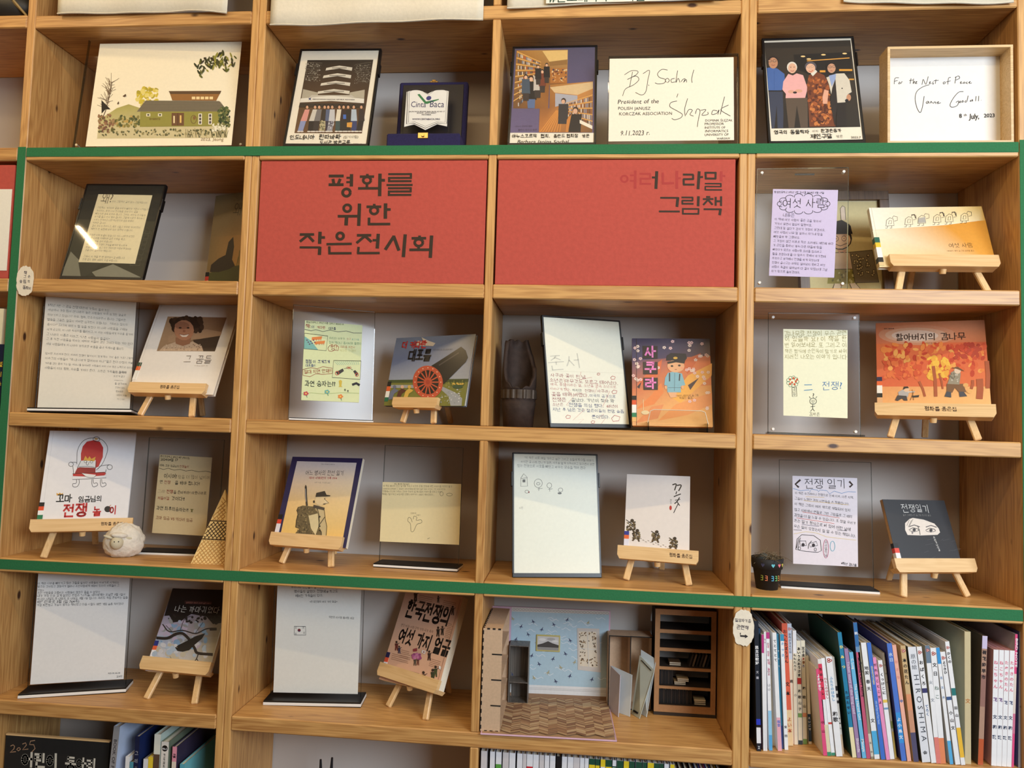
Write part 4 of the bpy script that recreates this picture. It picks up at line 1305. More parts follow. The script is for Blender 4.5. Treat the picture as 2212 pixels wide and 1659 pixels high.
WHY = ['그림책은, 개구리와 꽃을 여우가 빼앗아 가면서 시작됩니다.', '개구리는, 화가 나서 친구들을 모아 다시 꽃을', '빼앗으면 꽃을 되찾아 옵니다. 그러자, 여우도 친구들과', '무기를 들고 다시 찾아 옵니다. 그렇게 서로가 복수하고', '서로가 반격하고 나면 악순환으로 점점 싸움이', '커져만 갑니다.', '결국 모두가 쓰러지고, 꽃은 시들고 여우와 개구리만이', '폐허가 된 들판에 남아 있는 장면이 나옵니다.', '', '전쟁은 이렇게 끝이 없습니다. 어느 나라가 이겼든', '다른 나라를 지배하려 같은 사람을 죽고,', '죽이는 것을 같이 따릅니다.', '이 책은 그런 전쟁의 현실을 뼈저리게 느끼게', '만듭니다 또한 알고 있는 것이지만 이상하게 잊히는', '것을 다시 알려주는 책입니다.', '', '그래서, 이 책을 한 번 읽어보시길 바랍니다.', '전쟁 없는 평화 세상이 오길 바랍니다.']
for i, t_ in enumerate(WHY):
    if t_:
        y_ = 508 + i * 25.5
        x_ = 822 - i * 7.3
        a.text(t_, (x_, y_), (x_ + 430 * len(t_) / 30, y_ + 18 * len(t_) / 30), (70, 60, 46), jit=.09)
a = book('whybook', [(1842, 410), (2230, 350), (2140, 1130), (1740, 1120)], 'dim picture book showing a dark fox, half hidden behind the upright', (120, 100, 70), tapes=(0.052, [(0.013, (20, 20, 22)), (0.013, (160, 50, 40)), (0.024, (236, 232, 224))]))
a.poly([(1842, 410), (2230, 350), (2190, 700), (1802, 720)], [(92, 82, 62), (96, 86, 66), (150, 116, 70), (120, 98, 64)]).poly([(1802, 720), (2190, 700), (2150, 960), (1768, 980)], [(120, 98, 64), (170, 126, 70), (176, 132, 66), (110, 90, 56)]).poly([(1762, 1000), (1900, 960), (2150, 940), (2138, 1130), (1740, 1120)], (66, 66, 34))
a.poly([(1790, 985), (1800, 930), (1860, 885), (1920, 860), (1945, 760), (1985, 720), (1992, 800), (1975, 900), (2000, 950), (1950, 975), (1860, 992)], (46, 38, 28))
for i in range(9):
    a.line([(2010 + i * 12, 960), (2030 + i * 10, 880 - (i % 3) * 50)], 5, (90, 84, 40))
a.text('왜?', (1978, 545), (2078, 545), (50, 40, 28), h=1.2).text('그림책', (1985, 440), (2070, 440), (70, 60, 44))

# red panels with cut-out lettering
REDM = mat((186, 80, 68), 0.9, 0.10, 90, bump=0.25, name='red_card')


def red_panel(x0, x1, z0, z1, label):
    C = thing('red_sign_panel', label, 'sign', Matrix.Translation(((x0 + x1) / 2, 0.004, z0)))
    w, h = x1 - x0, z1 - z0
    o = MB().box(-w / 2, w / 2, 0, 0.045, 0, h, 0.0015).build('panel', REDM, C)
    return o, w, h


BR = (52, 38, 24)
o, w, h = red_panel(-0.8590, -0.2440, 1.9055, 2.2345, 'red card panel with three centred lines of bold dark Korean lettering')
a = Art([(90, 62), (2092, 62), (2072, 1208), (60, 1170)], w, h, o, P_MATTE)
# pyeong
a.segs([(698, 205, 812, 205), (698, 285, 812, 285), (728, 240, 734, 272), (788, 240, 776, 272)], 27, BR).segs([(890, 198, 890, 292)], 30, BR).segs([(852, 222, 882, 222), (852, 262, 882, 262)], 20, BR).ring(848, 358, 34, 34, 26, BR)
# hwa
a.segs([(972, 212, 1082, 212), (1030, 195, 1030, 205), (958, 320, 1140, 320), (1028, 285, 1028, 310)], 24, BR).ring(1028, 245, 34, 30, 24, BR).segs([(1142, 195, 1142, 382)], 31, BR).segs([(1155, 246, 1178, 246)], 26, BR)
# reul
a.segs([(1222, 190, 1416, 190), (1222, 225, 1416, 225), (1222, 255, 1416, 255), (1208, 290, 1426, 290), (1222, 320, 1416, 320), (1222, 350, 1416, 350), (1222, 382, 1416, 382), (1416, 190, 1416, 225), (1224, 225, 1224, 255), (1416, 320, 1416, 350), (1224, 350, 1224, 382)], 20, BR)
# wi han
a.ring(858, 502, 32, 32, 24, BR).segs([(784, 576, 940, 576)], 25, BR).segs([(853, 590, 850, 650)], 32, BR).segs([(965, 470, 962, 655)], 30, BR)
a.segs([(1036, 490, 1150, 490), (1096, 472, 1096, 482), (1050, 650, 1232, 650), (1052, 598, 1052, 645)], 24, BR).ring(1096, 525, 34, 32, 24, BR).segs([(1196, 470, 1196, 590)], 31, BR).segs([(1210, 516, 1234, 516)], 24, BR)
# jak eun jeon si hoe
a.segs([(452, 742, 562, 742), (515, 748, 452, 802), (512, 748, 562, 802)], 24, BR).segs([(622, 728, 620, 818)], 30, BR).segs([(634, 770, 658, 770)], 24, BR).segs([(452, 860, 620, 862)], 20, BR).segs([(622, 866, 620, 920)], 30, BR)
a.ring(800, 758, 30, 30, 25, BR).segs([(688, 832, 896, 830)], 22, BR).segs([(706, 860, 708, 912), (706, 916, 896, 916)], 22, BR)
a.segs([(956, 752, 1066, 752), (1020, 758, 952, 818), (1018, 758, 1072, 808)], 24, BR).segs([(1136, 750, 1130, 864)], 30, BR).segs([(1095, 798, 1122, 798)], 22, BR).segs([(964, 866, 960, 912), (960, 916, 1144, 916)], 22, BR)
a.segs([(1272, 768, 1205, 878), (1275, 768, 1318, 886)], 28, BR).segs([(1374, 756, 1362, 944)], 30, BR)
a.segs([(1440, 782, 1552, 782), (1502, 766, 1502, 776), (1422, 888, 1590, 888), (1496, 858, 1494, 880)], 24, BR).ring(1496, 822, 36, 32, 24, BR).segs([(1608, 768, 1600, 952)], 30, BR)
o, w, h = red_panel(-0.2145, 0.3925, 1.9055, 2.2345, 'red card panel with partly faded lettering in its upper right corner')
a = Art([(48, 70), (2095, 45), (2060, 1190), (30, 1170)], w, h, o, P_MATTE)
FD = (172, 56, 52)
a.ring(1128, 232, 28, 28, 18, FD).segs([(1222, 165, 1220, 312)], 24, FD).segs([(1182, 200, 1212, 200), (1182, 250, 1212, 250)], 16, FD)
a.segs([(1265, 185, 1350, 185), (1350, 190, 1350, 225), (1265, 230, 1350, 228), (1268, 232, 1268, 270), (1265, 275, 1352, 275)], 17, FD)
a.segs([(1408, 170, 1400, 312)], 26, BR).segs([(1372, 218, 1396, 218)], 18, BR)
a.segs([(1460, 180, 1460, 265), (1460, 270, 1550, 268)], 20, FD).segs([(1582, 165, 1580, 310)], 24, FD).segs([(1592, 225, 1610, 222)], 18, FD)
a.segs([(1640, 190, 1720, 190), (1722, 195, 1722, 228), (1642, 232, 1720, 230), (1640, 236, 1640, 275), (1640, 280, 1726, 280)], 18, BR).segs([(1775, 168, 1764, 312)], 25, BR).segs([(1784, 212, 1802, 210)], 18, BR)
a.segs([(1830, 172, 1918, 172), (1830, 172, 1832, 222), (1918, 172, 1916, 222), (1832, 224, 1914, 224)], 18, BR).segs([(1968, 165, 1965, 240)], 22, FD).segs([(1975, 200, 1996, 200)], 16, FD).segs([(1828, 270, 1962, 270), (1962, 272, 1962, 292), (1828, 296, 1962, 296), (1826, 300, 1826, 322), (1826, 326, 1966, 326)], 13, BR)
a.segs([(1442, 400, 1590, 400)], 16, BR).segs([(1588, 402, 1580, 472)], 24, BR).segs([(1430, 522, 1598, 522)], 16, BR)
a.segs([(1625, 396, 1715, 396), (1715, 398, 1715, 420), (1628, 424, 1712, 424), (1626, 428, 1626, 450), (1626, 452, 1718, 452)], 15, BR).segs([(1766, 392, 1762, 466)], 22, BR).segs([(1628, 498, 1766, 498), (1630, 500, 1630, 540), (1766, 500, 1764, 540), (1628, 542, 1764, 542)], 14, BR)
a.segs([(1838, 390, 1862, 390), (1810, 410, 1890, 408), (1850, 414, 1810, 458), (1848, 414, 1884, 456)], 16, BR).segs([(1915, 395, 1914, 462), (1962, 390, 1960, 464), (1918, 428, 1958, 428)], 17, BR).segs([(1815, 500, 1955, 500)], 15, BR).segs([(1955, 502, 1948, 545)], 22, BR)
# the neighbouring bay's panel at the far left
o, w, h = red_panel(-2.150, -1.570, 1.9055, 2.226, 'deep red panel with a white sheet at the left edge')
o.parent['label'] = 'red panel carrying a blank white sheet, cut by the left picture edge'
MB().box(-w / 2 + 0.07, w / 2 - 0.004, -0.0012, -0.0002, 0.022, 0.251).build('white_sheet', PAPER, o)

# purple handwritten note, framed picture of a girl, easel with an orange book
q = [(128, 160), (843, 155), (830, 1085), (105, 1085)]
a = tstand('purple', q, 'clear acrylic plate with a lilac handwritten note headed by a cloud', [(253, 320), (760, 330), (728, 1003), (220, 993)], (206, 194, 226), base=False, screws='w', name='acrylic_note_holder')
a.text('화생초등학교 5학년 1반 김서결 2024년 5월 17일', (262, 350), (652, 358), INK, wt=.02, jit=.06)
n_ = 14
for i in range(n_):
    an = 2 * math.pi * i / n_
    cx, cy = 492 + 172 * math.cos(an), 436 + 58 * math.sin(an)
    a.ring(cx, cy, 34, 22, 4, INK, 8, math.degrees(an) - 95, math.degrees(an) + 95)
a.text('여섯 사람', (325, 460), (665, 458), INK, h=1.0, jit=.03)
PUR = ['      내용은', '이 책에 여섯 사람이 좋은 곳을 찾아서', '거기서 살면서 열심히 일했어요.', '그런데 잘 살다가 갑자기 걱정이 생겼어요.', '여섯 사람이 너무 잘 살아서 자기네 땅을', '빼앗을까 봐 그랬어요.', '그 걱정이 생긴 이후로 작은 소리에도 예민해 하다', '가 군인을 뽑아서 계속 다른 마을에 땅을', '빼앗다가 모르는 사람이랑 오리를 잡으려고', '활을 쏘았는데 둘 다 맞추지 못해서 자기한테', '쏘았다고 생각해서 전쟁을 하게 되었는데', '전쟁이 끝나고는 아무도 살아남지 못하고 여섯', '사람이 똑같이 살아남아 다 같이 되었는데 그냥', '자기 땅으로 돌아갔대요.']
for i, t_ in enumerate(PUR):
    y_ = 528 + i * 33.5
    x_ = 266 - i * 2.2
    a.text(t_, (x_, y_), (x_ + 470 * len(t_) / 27, y_ + 22 * len(t_) / 27), (44, 36, 50), jit=.08)

x, y, z, yaw, lean, roll, w, h = POSES['girl']
C = thing('framed_picture', 'dark wooden frame with a drawn girl holding flowered cloth, behind the lilac note', 'framed picture', pose('girl'))
fm = wood('walnut', 'z', (104, 78, 54), (70, 50, 34), knots=False, stave=0.3)
f = MB()
b_ = 0.026
f.box(-w / 2, w / 2, 0, 0.018, 0, b_, 0.001).box(-w / 2, w / 2, 0, 0.018, h - b_, h, 0.001).box(-w / 2, -w / 2 + b_, 0, 0.018, b_, h - b_, 0.001).box(w / 2 - b_, w / 2, 0, 0.018, b_, h - b_, 0.001)
f.build('frame', fm, C)
pic = MB().box(-w / 2 + b_, w / 2 - b_, 0.010, 0.014, b_, h - b_).build('drawing', mat((206, 190, 140), 0.8, 0.05, 60, name='drawing_paper'), C)
a = Art([(430, 335), (1160, 330), (1200, 1090), (480, 1090)], w, h, pic, P_MATTE, 0.010)
a.poly([(515, 400), (1095, 395), (1130, 1028), (558, 1030)], [(214, 200, 150), (206, 190, 140), (196, 182, 126), (206, 192, 140)])
a.line([(515, 400), (1095, 395)], 4, (236, 228, 196))
SK = (214, 180, 146)
a.poly([(700, 870), (905, 865), (925, 970), (690, 970)], (150, 140, 66)).blobs(20, (705, 880, 905, 960), (6, 12), [(196, 190, 130), (110, 104, 50)])
a.poly([(715, 760), (880, 755), (905, 870), (700, 872)], (206, 184, 156)).line([(715, 760), (880, 755), (905, 870), (700, 872)], 4, (60, 50, 40), closed=True)
a.ell(790, 660, 92, 80, (44, 34, 30)).ell(788, 670, 82, 62, SK).poly([(700, 640), (740, 560), (850, 555), (885, 635), (885, 620), (860, 560), (800, 530), (730, 545), (695, 600)], (40, 32, 28)).poly([(700, 632), (885, 628), (870, 570), (790, 535), (715, 570)], (40, 32, 28))
a.ring(756, 662, 18, 18, 4, (70, 56, 46)).ring(818, 660, 18, 18, 4, (70, 56, 46)).ell(756, 662, 4, 4, (50, 40, 36)).ell(818, 660, 4, 4, (50, 40, 36)).line([(745, 698), (790, 712), (845, 692)], 4, (60, 46, 40))
a.poly([(795, 530), (788, 450), (805, 430), (825, 440), (832, 530)], (222, 200, 176)).line([(795, 530), (788, 450), (805, 430), (825, 440), (832, 530)], 4, (60, 50, 40))
a.poly([(862, 755), (1040, 740), (1090, 960), (905, 965)], (120, 108, 84)).line([(862, 755), (1040, 740), (1090, 960), (905, 965)], 4, (40, 34, 28), closed=True)
for i in range(44):
    R_ = a.rnd
    u, v = R_.random(), R_.random()
    cx, cy = 880 + u * 140 + v * 40, 775 + v * 140
    a.ell(cx, cy, 11, 11, (58, 48, 36), 8).ell(cx, cy, 7, 7, (196, 180, 130), 7)
a.poly([(745, 970), (800, 970), (790, 1020), (730, 1025)], (222, 200, 166)).poly([(860, 970), (905, 965), (960, 1025), (885, 1026)], (222, 200, 166)).line([(745, 972), (722, 1022), (790, 1022), (800, 972)], 4, (60, 50, 40)).line([(862, 972), (888, 1024), (965, 1024), (908, 968)], 4, (60, 50, 40))
a.poly([(765, 735), (800, 745), (838, 733), (826, 762), (800, 752), (778, 764)], (196, 150, 120))

q = [(1000, 470), (1878, 452), (2000, 925), (1085, 925)]
a = book('six', q, 'landscape picture book with six line-drawn walkers over an orange field', (240, 234, 216), (226, 222, 206), t=0.014, tapes=(0.088, [(0.016, (30, 96, 80)), (0.014, (232, 196, 50)), (0.03, (240, 238, 232)), (0.014, (24, 24, 24)), (0.01, (216, 190, 140))]))
a.poly([(1000, 470), (1878, 452), (1910, 565), (1850, 565), (1600, 600), (1055, 640), (1030, 640)], [(242, 238, 224), (226, 196, 120), (222, 180, 90), (236, 218, 170), (242, 236, 216), (242, 238, 222), (242, 238, 222)])
a.poly([(1030, 645), (1055, 640), (1600, 600), (1850, 567), (1910, 563), (2000, 925), (1085, 925)], [(240, 232, 206), (226, 190, 96), (216, 146, 44), (216, 146, 44), (220, 158, 60), (222, 156, 50), (238, 216, 160)])
a.line([(1018, 470), (1108, 925)], 3, (206, 196, 170))
for i, (x_, y_) in enumerate(((1165, 580), (1310, 570), (1410, 560), (1530, 552), (1625, 548), (1745, 540))):
    c_ = (70, 62, 52)
    a.line([(x_ - 34, y_ + 30), (x_ - 30, y_ - 15), (x_ - 5, y_ - 34), (x_ + 22, y_ - 25), (x_ + 28, y_ + 26)], 3.5, c_, closed=True)
    a.line([(x_ - 14, y_ + 15), (x_ - 10, y_ - 12), (x_ + 8, y_ - 14), (x_ + 8, y_ + 12)], 3, c_, closed=True)
    a.line([(x_ + 14, y_ - 32), (x_ + 24, y_ - 48), (x_ + 52, y_ - 42), (x_ + 54, y_ - 14), (x_ + 30, y_ - 8)], 3.5, c_)
    if i in (1, 3, 4):
        a.line([(x_ + 16, y_ - 46), (x_ + 40, y_ - 50), (x_ + 50, y_ - 20)], 8, c_)
    a.line([(x_ - 20, y_ + 30), (x_ - 24, y_ + 46), (x_ - 38, y_ + 46)], 3.5, c_).line([(x_ + 10, y_ + 28), (x_ + 12, y_ + 44), (x_ - 4, y_ + 46)], 3.5, c_)
    if i == 2:
        a.poly([(x_ - 28, y_ - 12), (x_ + 24, y_ - 22), (x_ + 26, y_ + 22), (x_ - 30, y_ + 24)], (176, 172, 164))
a.text('여섯 사람', (1620, 775), (1812, 772), (80, 50, 24)).text('데이비드 매키 글·그림 김중철 옮김', (1605, 808), (1820, 806), (110, 70, 30))
easel('six', Z2, 'wooden tabletop easel under the orange six-walkers book', wl=0.262, t=0.014, foot=0.108, top=0.165, cx=0.012, lip=0.022)

# ================================================================== row 3
q = [(385, 140), (1190, 180), (1135, 1120), (295, 1095)]
a = tstand('stand31', q, 'acrylic stand with a page densely handwritten in black, under the torn paper tag', [(398, 152), (1163, 184), (1112, 1112), (318, 1088)], (226, 220, 206), bw=0.006)
D1 = ['5학년 1반 그 꿈들 전쟁 때문에 가족이 돌아가신', '세상에서 가장 힘이 센 나라의 높은 사람들이 아주 심각한 얼굴로', '이야기하고 있습니다 자유, 평화, 민주주의라면서 폼나는 그럴싸한', '말들을 그들은, 얼굴이 어쩌면 심각한지 모릅니다. 「우리는 정의의', '용사다!" 드디어 무리가 할 일을 찾았다 저 나라 사람들을 구해야', '세계 곳곳의, 저 나라 독재자를 물리치고, 저 사는 사람들에게 자유를 줄거야.', '그 나라의 이름은 이라크, "나쁜 사람들이 들끓지"', '그 후 착한 사람들을 위하는 체하며 쳐들어 갔던 것이다 되는 거다 된다', '세상 사람들에게 저 나라의 정의로운 싸움을 끝내 독재자를 물리친', '', '당하면 쓰러져야 한다. 차라리 전쟁이 벌어지지 않게 막는 것이 좋은 거죠? 그렇지', '이라크의 사람들이 "왜 내 나라가 없어져야 하나" 말은 한다 다정이 아빠', '거리를 걷던 중에 가는 딸, 어머니를 잃어버린 사람들이 여러 나라 많은 노력으로 우리는', '사람들이 이미 평화, 자유를 가져다 준다.  소원은 가족들이 돌아와']
for i, t_ in enumerate(D1):
    if t_:
        y_ = 236 + i * 40
        x_ = 414 - i * 2.5
        a.text(t_, (x_, y_), (min(1140, x_ + 20 + 700 * len(t_) / 38), y_ + 50), (50, 44, 38), jit=.09)
for i, t_ in enumerate(['있는 가족이', '모르게 같다', '자유,평화,민주주의', '를 생각하며', '전쟁이 없는', '평화로운', '세상이 되길', '하는 것 같다']):
    a.text(t_, (965 + i * 5, 800 + i * 32), (1085 - (i % 3) * 15, 806 + i * 32), (50, 44, 38), jit=.09)
q = [(1385, 220), (2035, 210), (1835, 1010), (1075, 960)]
a = book('dreams', q, 'white picture book with a photo-like painting of a smiling curly-haired child', (236, 230, 222), t=0.013, tapes=(0.092, [(0.012, (30, 70, 50)), (0.013, (230, 100, 40)), (0.03, (238, 236, 230))]))
a.poly([(1440, 325), (1925, 322), (1835, 605), (1340, 603)], [(176, 140, 104), (150, 112, 80), (90, 70, 54), (160, 130, 100)])
a.poly([(1640, 500), (1720, 490), (1880, 460), (1838, 600), (1690, 600)], (62, 48, 38)).poly([(1440, 480), (1560, 430), (1760, 420), (1890, 440), (1880, 470), (1700, 500), (1440, 530)], (170, 136, 104))
R_ = a.rnd
a.poly([(1360, 600), (1400, 560), (1500, 525), (1560, 560), (1640, 520), (1720, 560), (1735, 603)], (196, 168, 140))
a.blobs(60, (1390, 545, 1720, 600), (3, 6), [(150, 120, 96), (216, 190, 160)])
a.poly([(1500, 490), (1630, 490), (1620, 540), (1560, 560), (1500, 540)], (150, 104, 76))
a.ell(1590, 390, 128, 70, (50, 36, 28)).blobs(34, (1460, 330, 1725, 440), (14, 30), [(50, 36, 28), (66, 48, 36)])
a.ell(1572, 432, 82, 82, (176, 122, 90)).ell(1555, 395, 60, 30, (150, 100, 74)).ell(1540, 412, 12, 6, (50, 34, 28)).ell(1605, 412, 12, 6, (50, 34, 28)).ell(1572, 438, 12, 10, (150, 96, 70)).poly([(1530, 462), (1570, 470), (1615, 460), (1590, 486), (1555, 486)], (226, 206, 186)).line([(1530, 462), (1570, 470), (1615, 460)], 4, (110, 60, 50))
a.text('그', (1562, 700), (1628, 700), (90, 70, 54), h=1.0).text('꿈들', (1665, 704), (1808, 706), (90, 70, 54))
a.text('박기범 글 | 김종숙 그림', (1660, 736), (1778, 738), (150, 130, 110))
a.line([(1405, 222), (1100, 955)], 2, (214, 206, 196))
easel('dreams', Z3, 'wooden tabletop easel holding the white book with the child portrait', wl=0.232, t=0.013, foot=0.078, cx=-0.006, mark=(-0.02, 0.04), lip=0.020)
q = [(450, 150), (1145, 215), (1120, 1150), (405, 1125)]
a = tstand('stand32', q, 'acrylic stand with a pale green page of coloured doodles and cannons', [(548, 285), (1037, 330), (1008, 990), (515, 968)], (212, 220, 172), bw=0.0, bd=0.05, bh=0.008)
a.text('통일초등학교 3학년 이름 김하나 2024.5.10', (558, 305), (878, 328), INK, wt=.02, jit=.06).text('책:', (552, 346), (596, 348), (150, 50, 50), wt=.03, jit=.06).text('더', (604, 350), (628, 351), (30, 34, 90), wt=.03).text('커다란', (650, 354), (722, 358), (160, 60, 50), wt=.03, jit=.06).text('대포를', (748, 362), (812, 365), (30, 34, 80), wt=.03, jit=.06)
a.line([(545, 362 + 0), (600, 375), (640, 365), (700, 382), (760, 370), (830, 385), (900, 378), (960, 395), (1032, 396)], 4, (40, 44, 60))
a.poly([(543, 420), (600, 460), (660, 538), (540, 528)], (120, 176, 168)).line([(545, 395), (742, 420), (728, 545), (538, 528)], 4, INK, closed=True)
for (x_, y_) in ((655, 438), (680, 475)):
    a.poly([(x_ - 48, y_ - 8), (x_ + 20, y_ - 14), (x_ + 40, y_ - 16), (x_ + 34, y_ + 10), (x_ - 10, y_ + 14), (x_ - 50, y_ + 16)], (216, 130, 66))
    for dx in (-35, -10, 12, 28):
        a.line([(x_ + dx, y_ + 8), (x_ + dx, y_ + 22)], 4, (190, 100, 50))
for i in range(7):
    a.ell(565 + i * 11, 455 + (i * 17) % 42, 7, 5, (96, 50, 90))
a.text('우리오! 아무가', (752, 445), (888, 452), (60, 120, 90), jit=.06).text('친구', (905, 453), (938, 454), (170, 60, 60), jit=.06).text('물고기를', (945, 455), (1008, 458), (110, 170, 160), jit=.06)
a.text('잡아 먹다니 옵서비와 물렸다', (750, 482), (1030, 496), (60, 130, 96), jit=.06)
a.line([(742, 525), (760, 500), (790, 508), (812, 494), (836, 515), (830, 545), (800, 540), (778, 552), (752, 548)], 4, (150, 60, 40), closed=True).text('펑!', (762, 535), (825, 538), (150, 60, 40), h=1.1, jit=.04)
a.text('대포를 쏘면서', (848, 520), (975, 526), (190, 110, 60), jit=.06).text('커다란 전쟁이', (840, 552), (985, 556), (196, 190, 130), jit=.06)
a.text('점점', (552, 648), (606, 650), (30, 34, 100), wt=.03, h=1.2).text('더', (616, 648), (640, 648), (30, 34, 100), wt=.03).text('크게크게', (655, 648), (760, 650), (30, 34, 100), wt=.03, jit=.04).text('대포를?!', (552, 680), (636, 680), (40, 50, 120), wt=.02, jit=.05)
a.line([(530, 705), (600, 690), (650, 700), (700, 682), (780, 695), (782, 740), (700, 748), (640, 742), (590, 768), (530, 755)], 4, (150, 60, 40), closed=True).text('절대 지면 안돼!!', (540, 740), (775, 728), (160, 80, 50), wt=.02, jit=.05)
a.line([(792, 630), (1026, 635), (1018, 792), (780, 775)], 4, INK, closed=True)
for i in range(12):
    a.line([(800 + i * 18, 638), (830 + i * 16, 668)], 3, (140, 186, 170))
a.poly([(810, 730), (870, 698), (880, 720), (830, 755)], (60, 56, 54)).ring(822, 738, 15, 16, 5, (190, 80, 60)).poly([(958, 722), (975, 712), (1002, 740), (985, 765)], (60, 56, 54)).ring(990, 752, 12, 14, 5, (190, 80, 60)).line([(880, 702), (920, 690), (955, 712)], 3, INK)
for i in range(8):
    an = i * .785
    a.line([(922, 692), (922 + 24 * math.cos(an), 692 + 15 * math.sin(an))], 3, (170, 70, 50))
a.text('과연 승자는??', (545, 845), (808, 848), (24, 24, 30), wt=.02, h=1.15, jit=.04)
a.poly([(836, 805), (850, 795), (864, 806), (858, 848), (868, 856), (832, 856), (842, 848)], (206, 180, 70)).line([(950, 838), (985, 825), (1014, 842)], 20, (40, 40, 44))
a.text('웃', (880, 890), (898, 890), INK, wt=.04).text('웃', (906, 898), (922, 898), INK, wt=.04)
a.line([(515, 915), (600, 905), (700, 915), (860, 905), (1010, 910)], 3, (170, 186, 120))
for (x_, y_, c_) in ((556, 912, (190, 70, 80)), (736, 898, (110, 170, 160)), (850, 938, (222, 130, 60))):
    for k_ in range(5):
        a.ell(x_ + 14 * math.cos(k_ * 1.26), y_ + 12 * math.sin(k_ * 1.26), 10, 8, c_, 8)
    a.ell(x_, y_, 7, 6, (236, 206, 90), 8).line([(x_ + 4, y_ + 14), (x_ + 10, y_ + 34)], 4, (60, 130, 90))
q = [(1330, 440), (2005, 398), (1910, 1018), (1220, 1010)]
a = book('cannon', q, 'wide picture book with a huge black cannon on an orange wheel', (96, 108, 132), t=0.012, tapes=(0.07, [(0.014, (24, 24, 24)), (0.014, (220, 100, 50)), (0.018, (238, 236, 230)), (0.012, (40, 110, 80))]))
a.poly([(1330, 440), (2005, 398), (1965, 640), (1290, 640)], [(120, 128, 142), (110, 116, 128), (150, 156, 172), (110, 120, 150)]).poly([(1290, 640), (1965, 640), (1945, 785), (1262, 800)], [(110, 120, 150), (150, 156, 172), (160, 164, 170), (150, 158, 176)])
a.poly([(1262, 800), (1945, 785), (1910, 1018), (1220, 1010)], (122, 122, 54)).poly([(1262, 792), (1945, 782), (1942, 808), (1260, 818)], (70, 82, 44)).poly([(1258, 835), (1600, 835), (1720, 850), (1830, 900), (1890, 950), (1885, 1015), (1790, 1015), (1770, 930), (1690, 860), (1258, 860)], (160, 164, 168))
a.blobs(50, (1700, 850, 1880, 1000), (3, 6), [(206, 208, 208), (140, 146, 150)]).blobs(60, (1500, 800, 1930, 840), (5, 12), [(96, 104, 50), (140, 138, 62), (80, 92, 48)])
for i in range(10):
    a.ell(1690 + i * 24, 800, 8, 14, (66, 76, 40))
a.poly([(1490, 500), (1510, 460), (1560, 470), (1540, 430), (1600, 460), (1660, 480), (1640, 505)], (206, 186, 160))
a.poly([(1625, 672), (1700, 625), (1880, 508), (1920, 540), (1940, 600), (1920, 640), (1860, 700), (1730, 830), (1690, 780)], (30, 27, 27)).line([(1690, 668), (1860, 560)], 10, (74, 68, 66))
a.ell(1596, 812, 128, 142, (196, 86, 56), 28, -.2).ell(1596, 812, 92, 104, (34, 28, 26), 24, -.2)
for i in range(14):
    an = i * 2 * math.pi / 14
    a.line([(1596, 812), (1596 + 90 * math.cos(an), 812 + 102 * math.sin(an))], 11, (196, 86, 56))
a.ell(1596, 812, 34, 38, (190, 80, 52)).ell(1596, 812, 18, 20, (170, 66, 44))
for i in range(16):
    an = i * 2 * math.pi / 16
    a.ell(1596 + 110 * math.cos(an), 812 + 123 * math.sin(an), 5, 5, (236, 206, 176), 6)
for (x_, c_) in ((1300, (110, 116, 140)), (1365, (90, 50, 40)), (1425, (214, 176, 80))):
    a.poly([(x_ - 40, 960), (x_ - 20, 890), (x_ + 10, 865), (x_ + 45, 880), (x_ + 40, 890), (x_ + 10, 910), (x_ - 8, 960)], c_).ell(x_ + 14, 852, 15, 15, c_ if c_[0] != 90 else (222, 180, 150), 10)
a.ell(1852, 850, 44, 18, (60, 84, 56)).blobs(10, (1810, 820, 1900, 832), (5, 8), [(222, 180, 80)])
a.text('더', (1375, 520), (1420, 520), (196, 40, 34), wt=.05, h=1.1).text('커다란', (1442, 520), (1582, 515), (196, 40, 34), wt=.05, h=1.1, jit=.03).text('대포를', (1425, 622), (1618, 620), (26, 24, 28), wt=.05, h=1.25)
a.text('후안 아라냐 글·그림 김정하 옮김', (1640, 542), (1805, 536), (60, 56, 56))
easel('cannon', Z3, 'small wooden easel holding the cannon picture book', wl=0.150, t=0.012, foot=0.052, cx=-0.02, lip=0.017, top=0.14)

# rusty shell fragment
C = thing('shell_fragment', 'dark rusted fragment of a burst artillery shell beside the divider', 'shell fragment', Matrix.Translation((-0.1495, 0.085, Z3)))
RUST = mat((58, 44, 38), 0.75, 0.35, 55, bump=0.8, metal=0.35, name='rusted_iron')
n = 64
vs, fs = [], []
rr = random.Random(11)
prof = [(0.0395, 0.0), (0.043, 0.045), (0.0462, 0.064), (0.0445, 0.066), (0.0445, 0.072), (0.0450, 0.0745), (0.0450, 0.098), (0.0445, 0.101)]
for (r, z) in prof:
    for i in range(n):
        a_ = 2 * math.pi * i / n
        k = r + (0.0011 if (0.074 < z < 0.099 and i % 2) else 0)
        vs.append((k * math.cos(a_), k * math.sin(a_), z))
rows_o = len(prof)
for lv in range(1, 9):
    for i in range(n):
        a_ = 2 * math.pi * i / n
        # torn rim: high at the back and left, low at the front
        topz = np.interp(math.degrees(a_), [0, 20, 45, 62, 75, 90, 150, 180, 200, 225, 250, 290, 320, 345, 360], [.150, .165, .2, .24, .231, .236, .236, .226, .165, .12, .105, .103, .112, .138, .15]) + 0.003 * math.sin(i * 1.1)
        z = 0.101 + (topz - 0.101) * lv / 8
        r = 0.046 - max(0, z - 0.15) * 0.055
        vs.append((r * math.cos(a_), r * math.sin(a_), z))
tot = rows_o + 8
